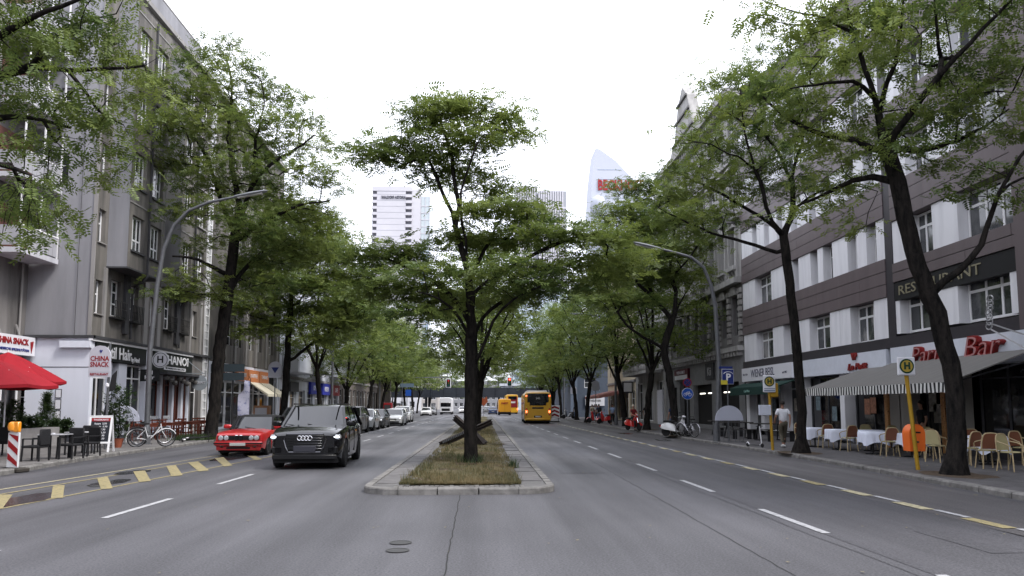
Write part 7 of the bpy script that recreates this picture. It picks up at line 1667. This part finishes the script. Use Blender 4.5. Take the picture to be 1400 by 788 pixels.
fl = thing('flag_banner', (-14.2, 46.2, .12), 0, 'pale lilac beach flag banner on a pole beside the direction sign', 'banner'); b = MB(); b.tube([(0, 0, 0), (0, 0, 3.2), (-.1, 0, 3.4)], .02, 6); b.build('pole', M_BLKM, fl, world=False)
b = MB(); rows = [[(-.02, 0, .7 + i * .3), (-.35 - .04 * math.sin(i), -.05 * math.sin(i * 1.3), .75 + i * .3), (-.72 + .05 * i * (i > 5), .03 * math.cos(i), .8 + i * .29)] for i in range(9)]; b.grid(rows); b.build('cloth', mat('banner_lilac', (.5, .5, .62), .8, c2=(.2, .22, .4), scale=4, thr=(.4, .5)), fl, smooth='all', world=False)
# bike rack / info hood by the lamp
rk = thing('cycle_stand', (10.75, 32.3, .12), 0, 'half-round white panel over wire grid standing at the right lamp post foot', 'cycle stand')
b = MB(); b.prism([(-.62, .95)] + [(-.62 * math.cos(t / 14 * math.pi), .98 + .62 * math.sin(t / 14 * math.pi)) for t in range(15)] + [(.62, .95)], -.02, .02, 'xz'); b.build('hood_panel', mat('panel_lilac', (.46, .48, .56), .5), rk, world=False)
b = MB()
for i in range(8): x = -.6 + i * .171; b.bar((x, 0, .02), (x, 0, .95), .012)
for z in (.03, .5): b.bar((-.62, 0, z), (.62, 0, z), .015)
b.bar((-.62, -.3, .02), (-.62, .3, .02), .03); b.bar((.62, -.3, .02), (.62, .3, .02), .03); b.build('wire_grid', M_GAL, rk, world=False)
rk2 = copy_tree(rk, (-12.2 - 2.6, 31.5, .12), R(5), 'half-round grey panel over wire grid between the ficus and the left lamp post')
# traffic lights
def tlight(label, x, y, z, armx, red=True):
    T = thing('traffic_light', (x + armx, y, .12), 0, label, 'traffic light', 'overhead traffic lights')
    b = MB(); b.tube([(x + armx, y, .12), (x + armx, y, z + .4), (x + armx * .9, y, z + .85), (x, y, z + .95)], .07, 8); b.build('mast', M_GAL, T, smooth=True)
    b = MB(); b.box(x - .42, x + .42, y - .02, y + .02, z - .75, z + .75); b.build('backboard', M_WHT, T); b = MB(); b.box(x - .3, x + .3, y - .06, y - .021, z - .63, z + .63); b.box(x - .17, x + .17, y - .3, y - .061, z - .55, z + .55, bv=.04); b.build('housing', M_BLACK, T)
    for k, c in enumerate(('red', 'amber', 'green')):
        b = MB(); b.cyl((x, y - .31, z + .36 - k * .36), .14, .03, 16, 'y'); on = (k == 0) == red and k == 0
        b.build('lens', mat('lens_%s%d' % (c, on), ((.5, .02, .02), (.1, .06, .0), (.0, .08, .06))[k], .3, emis=(1, .05, .03) if on else None, es=5 if on else 0), T)
tlight('overhead traffic light showing red, hung over the right carriageway', 4.35, 121, 5.6, 6.5)
tl2 = tlight('overhead signal with white-edged back hung over the left carriageway', -5.6, 122, 5.4, -7.5, red=False)
ms = thing('keep_right_post', (.15, 111, .12), 0, 'small post with red-orange sign at the far tip of the median', 'sign'); b = MB(); b.bar((0, 0, 0), (0, 0, 3), .07); b.build('post', M_GAL, ms, world=False); b = MB(); b.prism([(-.6, 2.2), (0, 1.5), (.6, 2.2), (.45, 3), (0, 2.6), (-.45, 3.0)], -.06, -.03, 'xz'); b.build('sign_plate', mat('rust_red_sign', (.28, .07, .03), .6), ms, world=False)
sp = signpost('street_plate', 'blue street plate on a post at the left kerb before the bridge', -12.3, 122, 5.2, 0, r=.06); flat(sp, 'box', 0, 4.9, 2.2, .6, mat('plate_grey_blue', (.12, .17, .22), .5)); flat(sp, 'box', .2, 3.7, .9, 1.0, M_BLU)
for i, (x, y) in enumerate(((11.3, 74.5), (11.6, 95))): sp = signpost('kerb_sign', ('round-topped pale sign by the cafe awning on the right', 'small white plate sign near the slate blue building')[i], x, y, 4.2, 0); flat(sp, 'round', 0, 3.6, .8, 1.0, mat('sign_lilac', (0, 0, 0)))
# red/white beacon with orange lamp
M_REF = mat('reflective_white', (.62, .62, .64), .4)
bc = thing('warning_beacon', (-12.1, 19.9, .12), R(-12), 'red and white striped barrier beacon with orange flasher at the left kerb', 'barrier')
bc.location.z = .0
b = MB(); b.box(-.17, .17, -.025, .025, .12, 1.02, bv=.012); bd = b.build('board', M_REF, bc, world=False)
for z in (.17, .5, .83):
    q = [(-.145, z + .17), (.145, z - .06), (.145, z + .1), (-.145, z + .33)]; q = [(x_, min(.99, max(.15, z_))) for x_, z_ in q]; b = MB(); b.prism(q, -.031, -.026, 'xz'); b.build('red_stripe', M_RED, bc, world=False)
b = MB(); b.box(-.35, .35, -.2, .2, .0, .12, bv=.03); b.build('foot', mat('recycled_rubber', (.04, .035, .03), .9), bc, world=False)
b = MB(); b.box(.0, .15, -.06, .06, 1.03, 1.3, bv=.02); b.lathe([(.05, -.13), (.105, -.09), (.12, 0), (.105, .09), (.05, .13)], (-.06, 0, 1.17), 14); b.build('flasher', mat('amber_lens', (.75, .28, .02), .3, coat=1), bc, smooth=True, world=False)
# A-board
ab = thing('chalkboard', (-13.25, 26.6, .12), R(8), 'white-framed A-board chalkboard menu with red heading on the left pavement', 'sign')
for s, nm in ((-1, 'front'), (1, 'back')):
    Mx = Matrix.Translation((0, s * .28, 0)) @ Matrix.Rotation(R(-12) * s * -1 * -1, 4, 'X')
    b = MB(); Mx = Matrix.Translation((0, s * .28, 0)) @ Matrix.Rotation(R(13) * (1 if s > 0 else -1) * 1, 4, 'X')
    for x in (-.34, .34): b.box(x - .03, x + .03, -.02, .02, 0, 1.28, Mx)
    b.box(-.31, .31, -.02, .02, 1.2, 1.28, Mx); b.box(-.31, .31, -.02, .02, .3, .36, Mx); b.build('frame', M_WHT, ab, world=False)
    b = MB(); b.box(-.31, .31, -.008, .008, .36, 1.2, Mx); bo = b.build('board', mat('chalk_black', (.015, .018, .025), .6), ab, world=False)
    if s < 0:
        b = MB(); b.box(-.30, .30, -.012, -.009, 1.08, 1.19, Mx); b.build('heading', M_RED, ab, world=False)
        for k, t_ in enumerate(('TAGESKARTE', 'Suppe  2,50', 'Nudeln  5,90', 'Ente  7,90', 'Huhn  6,50', 'Reis  4,90', 'Tofu  5,50')):
            me = textmesh(t_, .085 if k else .08, .001, .001); me.transform(Mx @ Matrix.Translation((0, -.014, 1.13 if k == 0 else 1.1 - k * .105)) @ Matrix.Rotation(R(90), 4, 'X')); me.materials.clear(); me.materials.append(M_SIGNW); o = bpy.data.objects.new('chalk_line', me); link(o, bo)
# potted plants
def leafball(T, name, C, g, nsp, sig, L, leaf, wid, pairs=3): link(bpy.data.objects.new(name, sprays(name, C, g, nsp, sig, M_LEAFD, L, leaf, wid, pairs, -.2, g.normal(0, 1, len(C)))), T)
gP = np.random.default_rng(8)
def potplant(label, x, y, h, pot, w=.5, cone=False, group='potted plants'):
    T = thing('potted_plant', (x, y, .12), 0, label, 'plant', group); b = MB()
    b.lathe([(.13, 0), (.2, .3), (.22, .34), (.19, .34), (.17, .3), (.01, .3)], n=14) if not cone else b.box(-.28, .28, -.28, .28, 0, .45, bv=.02)
    b.build('pot', pot, T, smooth=True, world=False); b = MB(); b.tube([(0, 0, .3), (.02, .01, h * .5), (0, 0, h * .8)], .02, 6); b.build('stem', M_BARK, T, world=False)
    n = 260 if cone else 150; z = gP.uniform(.45, h, n); r = (w * (1 - (z - .45) / (h - .4)) if cone else w * (.35 + .65 * np.sin((z - .3) / h * 3))) * np.sqrt(gP.uniform(.1, 1, n)); a = gP.uniform(0, 6.28, n)
    leafball(T, 'foliage', np.stack([r * np.cos(a), r * np.sin(a), z], 1), gP, 5 if cone else 4, (.05, .05, .05), .14, .09 if not cone else .07, .06 if not cone else .035)
    return T
potplant('loose ficus in a terracotta pot between chalkboard and dark bicycle', -13.95, 29.3, 2.3, mat('terracotta', (.30, .09, .05), .8, var=.15), .5)
potplant('dense dark cone-shaped conifer by the white corner wall', -18.2, 32.0, 2.05, M_SLAB, .5, True); potplant('small golden-green bush right of the cone conifer', -17.6, 32.0, .95, M_SLAB, .42); potplant('dark leafy shrub under the red parasol edge', -18.2, 29.4, 1.7, M_SLAB, .6); potplant('second dark shrub at the left of the planter row', -18.0, 27.2, 1.3, M_SLAB, .6); potplant('low shrub between the parasol shrub and the conifer', -18.3, 31.1, 1.1, M_SLAB, .5)
pl_ = thing('planter_wall', (-17.2, 29.5, .12), 0, 'low grey planter wall behind the black wicker seats', 'planter'); b = MB(); b.box(-17.5, -17.2, 25, 31.2, .12, .85); b.build('trough', mat('planter_grey', (.24, .23, .23), .8, var=.15), pl_)
pb = thing('plant_urn', (-17.0, 34.0, .12), 0, 'dark cloth-covered table at the foot of the white corner', 'table'); b = MB(); b.lathe([(.62, 0), (.6, .5), (.55, .72), (.01, .74)], n=16); b.build('cloth', mat('dark_cloth', (.03, .03, .035), .9), pb, smooth=True, world=False)
# red parasols
M_PAR = mat('parasol_red', (.27, .006, .014), .75, var=.08)
def parasol(label, x, y, h, r):
    T = thing('parasol', (x, y, .12), 0, label, 'parasol', 'red parasols'); n = 8; cs = [(r * 1.08 * math.cos((k + .5) * 6.283 / n), r * 1.08 * math.sin((k + .5) * 6.283 / n)) for k in range(n)]
    b = MB(); m_ = 5; rows = []
    for i in range(m_ + 1):
        t = i / m_; row = []
        for k in range(n):
            for q in (0, .5):
                x1, y1 = cs[k]; x2, y2 = cs[(k + 1) % n]; px = x1 + (x2 - x1) * q; py = y1 + (y2 - y1) * q
                row.append((px * t, py * t, h - (h * .30) * t ** 1.15 - (.05 * t if q else 0)))
        rows.append(row)
    b.grid(rows, close=True); rows2 = [rows[-1], [(x_, y_, z_ - .1) for x_, y_, z_ in rows[-1]]]; b.grid(rows2, close=True); b.build('canopy', M_PAR, T, world=False)
    b = MB(); b.tube([(0, 0, 0), (0, 0, h + .08)], .03, 8); b.build('pole', M_WHT, T, world=False); b = MB()
    for k in range(n): b.bar((0, 0, h * .62), (cs[k][0] * .6, cs[k][1] * .6, h - h * .30 * .55), .015)
    b.build('ribs', M_WHT, T, world=False); b = MB(); b.box(-.3, .3, -.3, .3, 0, .08, bv=.02); b.build('foot', M_SLAB, T, world=False)
parasol('front red parasol over the left terrace', -15.5, 23.6, 3.2, 1.95); parasol('rear red parasol beneath the CHINA SNACK sign', -17.8, 28.6, 3.6, 1.8)
# black wicker chairs and tables
M_WIC = mat('black_wicker', (.014, .014, .016), .7, bump=.6, bscale=140)
def wchair():
    T = thing('wicker_chair', (0, 0, .12), 0, 'x', 'chair', 'black wicker chairs on the left terrace')
    b = MB(); b.box(-.26, .26, -.26, .26, .38, .45, bv=.02); b.build('seat', M_WIC, T, smooth=True, world=False)
    b = MB(); b.box(-.26, .26, -.29, -.23, .44, .92, bv=.03); b.build('backrest', M_WIC, T, smooth=True, world=False)
    for x in (-.24, .24):
        b = MB(); b.bar((x, -.26, .64), (x, .22, .64), .05, .03); b.bar((x, .22, .64), (x, .22, .4), .04); b.build('armrest', M_WIC, T, world=False)
        for y in (-.25, .22): b = MB(); b.bar((x, y, .38), (x * 1.05, y * 1.05, 0), .04); b.build('leg', M_WIC, T, world=False)
    return T
w0 = wchair(); w0['label'] = 'black wicker chair nearest the striped beacon'; w0.location = (-12.95, 22.3, .12); w0.rotation_euler.z = R(90)
copy_tree(w0, (-12.5, 23.3, .12), R(170), 'black wicker chair whose square back faces the road, left of the pair'); copy_tree(w0, (-12.55, 24.4, .12), R(160), 'black wicker chair whose square back faces the road, right of the pair'); copy_tree(w0, (-13.4, 26.0, .12), R(185), 'black wicker chair beside the chalkboard'); copy_tree(w0, (-15.2, 24.6, .12), R(0), 'black wicker chair in shade under the red parasols'); copy_tree(w0, (-14.9, 20.5, .12), R(-90), 'black wicker chair at the left picture edge')
def wtable(label, x, y, rz=0):
    T = thing('terrace_table', (x, y, .12), rz, label, 'table', 'small black terrace tables'); b = MB(); b.box(-.35, .35, -.35, .35, .71, .74, bv=.008); b.build('tabletop', mat('table_top_grey', (.35, .35, .37), .35), T, world=False)
    for x_ in (-.31, .31):
        for y_ in (-.31, .31): b = MB(); b.bar((x_, y_, 0), (x_, y_, .71), .045); b.build('leg', M_WIC, T, world=False)
    return T
wtable('grey-topped black table nearest the beacon', -12.9, 23.2); wtable('grey-topped black table between the wicker chairs and chalkboard', -13.2, 25.2); wtable('grey-topped table under the parasols', -15.3, 22.6)
for i, (x, y) in enumerate(((-12.9, 23.2), (-13.2, 25.2))):
    b = MB(); b.lathe([(.045, 0), (.05, .02), (.045, .03), (.03, .03), (.03, .01), (.001, .01)], (x, y - .1, .865), 12); b.build('ashtray', M_SIGNW, smooth=True, label=('small pale ashtray on the table nearest the beacon', 'small pale ashtray on the table by the chalkboard')[i], cat='ashtray')
# HANOI wooden terrace
M_HW = mat('red_brown_wood', (.13, .03, .015), .5, var=.25, scale=8)
def hchair():
    T = thing('wooden_chair', (0, 0, .12), 0, 'x', 'chair', 'red-brown wooden chairs outside HANOI')
    b = MB(); b.box(-.21, .21, -.21, .21, .43, .47); b.build('seat', M_HW, T, world=False)
    for x in (-.19, .19):
        b = MB(); b.bar((x, -.2, 0), (x, -.24, .95), .04); b.build('leg', M_HW, T, world=False); b = MB(); b.bar((x, .19, 0), (x, .19, .43), .04); b.build('leg', M_HW, T, world=False)
    for z in (.62, .76, .9): b = MB(); b.bar((-.19, -.225, z), (.19, -.225, z), .02, .07); b.build('back_slat', M_HW, T, world=False)
    return T
h0 = hchair(); k = 0
hl = [('nearest the left lamp post', -15.6, 34.7, 0), ('second from the left lamp post', -15.5, 36.0, 180), ('third from the left lamp post', -15.6, 37.2, 10), ('fourth from the left lamp post', -15.5, 38.5, 175), ('in the middle of the HANOI terrace', -15.6, 39.8, 0), ('just past the middle of the HANOI terrace', -15.5, 41.1, 190), ('under the round ORIENT sign', -15.6, 42.4, 0), ('farthest along, by the stair window', -15.5, 43.7, 180)]
for i, (s_, x, y, a) in enumerate(hl):
    if i == 0: h0.location = (x, y, .12); h0['label'] = 'red-brown wooden chair ' + s_
    else: copy_tree(h0, (x, y, .12), R(a), 'red-brown wooden chair ' + s_)
def htable(label, x, y):
    T = thing('wooden_table', (x, y, .12), 0, label, 'table', 'red-brown wooden tables outside HANOI'); b = MB(); b.box(-.6, .3, -.5, .5, .72, .76); b.build('tabletop', M_HW, T, world=False)
    b = MB(); b.box(-.58, .28, -.48, .48, .62, .715); b.build('apron', M_HW, T, world=False)
    for x_ in (-.55, .25):
        for y_ in (-.45, .45): b = MB(); b.bar((x_, y_, 0), (x_, y_, .62), .05); b.build('leg', M_HW, T, world=False)
    b = MB(); b.bar((-.55, -.46, .2), (.25, -.46, .2), .03, .06); b.build('stretcher', M_HW, T, world=False)
for i, y in enumerate((35.35, 37.85, 40.45, 43.0)): htable(('first', 'second', 'third', 'fourth')[i] + ' red-brown table of the HANOI terrace counted from the lamp post', -15.5, y)
# ---- Paris Bar terrace: cloth tables, bistro chairs ----
M_RAT = mat('rattan', (.42, .33, .19), .6, var=.15, scale=20); M_RATP = mat('rattan_cane_back', (.20, .075, .04), .7, bump=.8, bscale=180); M_RATY = mat('cream_cane', (.42, .37, .2), .7, bump=.6, bscale=160); M_CLOTH = mat('white_tablecloth', (.7, .73, .84), .85)
def bistro(bm_=M_RATP):
    T = thing('bistro_chair', (0, 0, .12), 0, 'x', 'chair', 'rattan bistro chairs in front of the bar')
    b = MB(); b.lathe([(.2, .44), (.22, .455), (.21, .475), (.01, .48)], n=16); b.build('seat', M_RATY, T, smooth=True, world=False)
    arc = [(.22 * math.cos(t), -.19 - .04 * math.sin(t), .46 + .46 * math.sin(t)) for t in [i / 12 * math.pi for i in range(13)]]
    arc = [(.22 * (1 if x > 0 else -1) * abs(x / .22) ** .45, y, .46 + .44 * ((z - .46) / .46) ** .75) for x, y, z in arc]
    b = MB(); b.tube(arc, .018, 6); b.build('back_frame', M_RAT, T, smooth=True, world=False)
    b = MB(); b.add([(x * .9, y, .5 + (z - .46) * .92) for x, y, z in arc], [tuple(range(13))]); b.add([(x * .9, y - .015, .5 + (z - .46) * .92) for x, y, z in arc], [tuple(range(12, -1, -1))]); b.build('cane_back', bm_, T, world=False)
    b = MB(); b.tube([(.21, -.18, .72), (.27, 0, .68), (.24, .16, .62), (.2, .18, .46)], .015, 5); b.build('armrest', M_RAT, T, world=False); b = MB(); b.tube([(-.21, -.18, .72), (-.27, 0, .68), (-.24, .16, .62), (-.2, .18, .46)], .015, 5); b.build('armrest', M_RAT, T, world=False)
    for x, y in ((-.17, -.17), (.17, -.17), (-.17, .16), (.17, .16)): b = MB(); b.tube([(x, y, .45), (x * 1.25, y * 1.3, 0)], .016, 6); b.build('leg', M_RAT, T, world=False)
    return T
bc0 = bistro(); bc1 = bistro(M_RATY)
chl = [('farthest left of the terrace, under the awning end', 12.9, 29.8, 200, 0), ('with its oval back to the road, after the first table', 12.95, 27.9, 0, 0), ('behind the second cloth table', 14.1, 26.9, 180, 1), ('with its oval back to the road, after the second table', 12.9, 26.0, 10, 0), ('behind the third cloth table', 14.3, 25.4, 190, 1), ('with its oval back to the road, left of the litter bin', 12.9, 23.35, -5, 0), ('just left of the orange litter bin, behind the post', 13.4, 22.3, 10, 0), ('between the orange bin and the leaning tree', 12.9, 20.9, -60, 1), ('right of the leaning tree trunk, nearest to it', 13.1, 19.75, 15, 0), ('second right of the leaning tree trunk', 12.9, 18.75, -10, 0), ('pale one at the right picture edge', 12.9, 17.9, 200, 1), ('behind the fourth cloth table', 14.4, 23.6, 185, 1), ('back row by the fairy-light post', 14.5, 21.6, 170, 0), ('back row behind the leaning trunk', 14.6, 19.8, 190, 0)]
used = {0: 0, 1: 0}
for (s_, x, y, a, kk) in chl:
    src = (bc0, bc1)[kk]; lb = 'rattan bistro chair ' + s_
    if not used[kk]: used[kk] = 1; src.location = (x, y, .12); src.rotation_euler.z = R(a); src['label'] = lb
    else: copy_tree(src, (x, y, .12), R(a), lb)
def ctable(label, x, y, sc=1.0):
    T = thing('cafe_table', (x, y, .12), R(rnd.uniform(-8, 8)), label + ' (its dark pedestal)', 'table', 'cafe tables under white cloths'); T['label'] = 'dark cafe table beneath ' + label
    b = MB(); b.cyl((0, 0, .36), .03, .7, 8); b.box(-.25, .25, -.03, .03, 0, .04); b.box(-.03, .03, -.25, .25, .001, .041); b.build('pedestal', M_BLKM, T, world=False); b = MB(); b.box(-.34, .34, -.34, .34, .70, .725); b.build('tabletop', M_BLKM, T, world=False)
    b = MB(); n = 40; rows = []
    for t, (r_, z) in enumerate(((.0, .738), (.36, .737), (.375, .72), (.385, .62), (.40, .50), (.41, .40))):
        row = []
        for k in range(n):
            a = (k + .5) / n * 6.283; ca, sa = math.cos(a), math.sin(a); q = 1 / max(abs(ca), abs(sa)); f_ = min(q, 1.36); rr = r_ * f_
            if t >= 3: rr += .02 * math.sin(a * 12) * (t - 2) * .6
            z_ = z + (-.13 * (f_ - 1) / .36 * (t - 3) / 2 if t > 3 else 0); row.append((rr * ca, rr * sa, z_))
        rows.append(row)
    b.grid(rows, close=True); o = b.build('tablecloth', M_CLOTH, None, smooth='all', world=False, label=label, cat='tablecloth', group='white tablecloths'); o.location = T.location; o.rotation_euler = T.rotation_euler
for (lb, x, y) in (('white cloth table by the awning end beside the tree', 12.95, 28.8), ('white cloth table second from the tree', 12.95, 26.85), ('white cloth table third from the tree, set back', 13.7, 26.0), ('white cloth table left of the orange bin', 12.9, 24.35), ('white cloth table behind the orange bin', 13.4, 23.0), ('white cloth table right behind the leaning trunk', 13.7, 19.9), ('white cloth table in the back row', 14.4, 20.9)): ctable(lb, x, y)
# dark tables with benches at Wiener Beisl
def dark_bench(label, x, y, w=1.5):
    T = thing('folding_table', (x, y, .12), 0, label, 'table', 'dark folding tables outside Wiener Beisl'); b = MB(); b.box(-w / 2, w / 2, -.35, .35, .74, .79, bv=.01); b.build('tabletop', mat('dark_table', (.035, .032, .03), .4), T, world=False)
    for s in (-1, 1): b = MB(); b.bar((s * w * .35, -.3, 0), (s * w * .3, .0, .74), .05); b.bar((s * w * .35, .3, 0), (s * w * .3, 0, .74), .05); b.bar((s * w * .35, -.32, .03), (s * w * .35, .32, .03), .05); b.build('leg', M_BLKM, T, world=False)
    return T
dark_bench('dark folding table left of the scooter under the green awning', 12.6, 36.8); dark_bench('dark folding table right of the first under the green awning', 13.2, 34.2); dark_bench('dark folding table farthest under the green awning', 13.1, 40.4)
for i, (x, y) in enumerate(((12.6, 35.6), (13.2, 35.3), (12.9, 38.4), (13.3, 33.0))):
    T = thing('bench', (x, y, .12), 0, ('dark bench before the first folding table', 'dark bench between the two nearer folding tables', 'dark bench behind the first folding table', 'dark bench nearest the striped awning')[i], 'bench', 'dark benches outside Wiener Beisl'); b = MB(); b.box(-.7, .7, -.14, .14, .43, .47); b.build('seat', mat('dark_table', (0, 0, 0)), T, world=False); b = MB(); b.bar((-.5, 0, 0), (-.5, 0, .43), .06, .2); b.bar((.5, 0, 0), (.5, 0, .43), .06, .2); b.build('legs', M_BLKM, T, world=False)
# beam sculpture in the grass
sc_ = thing('beam_sculpture', (-.7, 30.6, .15), 0, 'rusty black crossed steel beams lying in the median grass behind the tree', 'sculpture')
M_RST = mat('rusted_beam', (.012, .011, .011), .9, c2=(.025, .017, .013), scale=8, bump=.5, bscale=40)
Y = 30.6
for (a, c, w) in (((-1.7, 30.2, .15), (.37, 31.2, 1.05), .17), ((-1.18, 31.6, 1.22), (.12, 30.4, .15), .17), ((-.5, 30.6, .8), (.02, 30.0, .12), .16)):
    b = MB(); d = (Vector(c) - Vector(a)).normalized(); b.bar(a, c, w, .05); up = Vector((0, 0, 1)); x_ = d.cross(up).normalized(); y_ = x_.cross(d)
    b.bar(Vector(a) + y_ * .1, Vector(c) + y_ * .1, w, .03); b.bar(Vector(a) - y_ * .1, Vector(c) - y_ * .1, w, .03); b.bar(a, c, .04, .2); b.build('beam', M_RST, sc_)
b = MB()
for k in range(14): p = Vector((-1.7, 30.2, .15)).lerp(Vector((.37, 31.2, 1.05)), .06 + k * .032); b.box(p.x - .02, p.x + .02, p.y - .14, p.y - .1, p.z + .02, p.z + .1)
b.build('rivets', M_GAL, sc_, kind='stuff')
# shade-side objects far down the kerb
for i, (x, y) in enumerate(((-13.6, 108), (-13.5, 118))):
    T = thing('kiosk_box', (x, y, .12), 0, ('red box at the far left kerb beyond the silver saloon', 'grey box at the far left kerb beyond the red one')[i], 'kiosk'); b = MB(); b.box(-.6, .6, -.6, .6, 0, 2, bv=.04); b.build('case', (M_RED, M_GAL)[i], T, world=False); b = MB(); b.box(-.45, .45, -.62, -.601, .5, 1.7); b.build('panel', M_SIGNW if i else M_DARKT, T, world=False)

# the street goes on behind the camera: two plain rows of houses and a few trees
block('rear_building', 'grey house row on the left behind the camera', 'L', XL, -120, -26, 21, M_GREY, (2, (.6,), .08), pitch=4.5, ww=1.4)
block('rear_building', 'pale house row on the right behind the camera', 'R', XR, -120, -26, 20, M_ORN1, (2, (.6,), .08), pitch=4.5, ww=1.4)
block('rear_building', 'house closing the street far behind the camera', 'B', -140, -40, 40, 20, M_GREYD, (2, (.6,), .1), pitch=6, ww=2)
for i, (x, y) in enumerate(((-13.3, -12), (-13.3, -34), (-13.4, -58), (10.6, -8), (10.7, -30), (10.5, -54), (-.4, -22), (-.4, -46))):
    c = copy_tree(protos[i % 4], (x, y, .1), i * 1.3, '%s locust tree behind the camera in the %s row' % (('first', 'second', 'third')[i % 3 if i < 6 else i - 6], ('left', 'left', 'left', 'right', 'right', 'right', 'median', 'median')[i]))
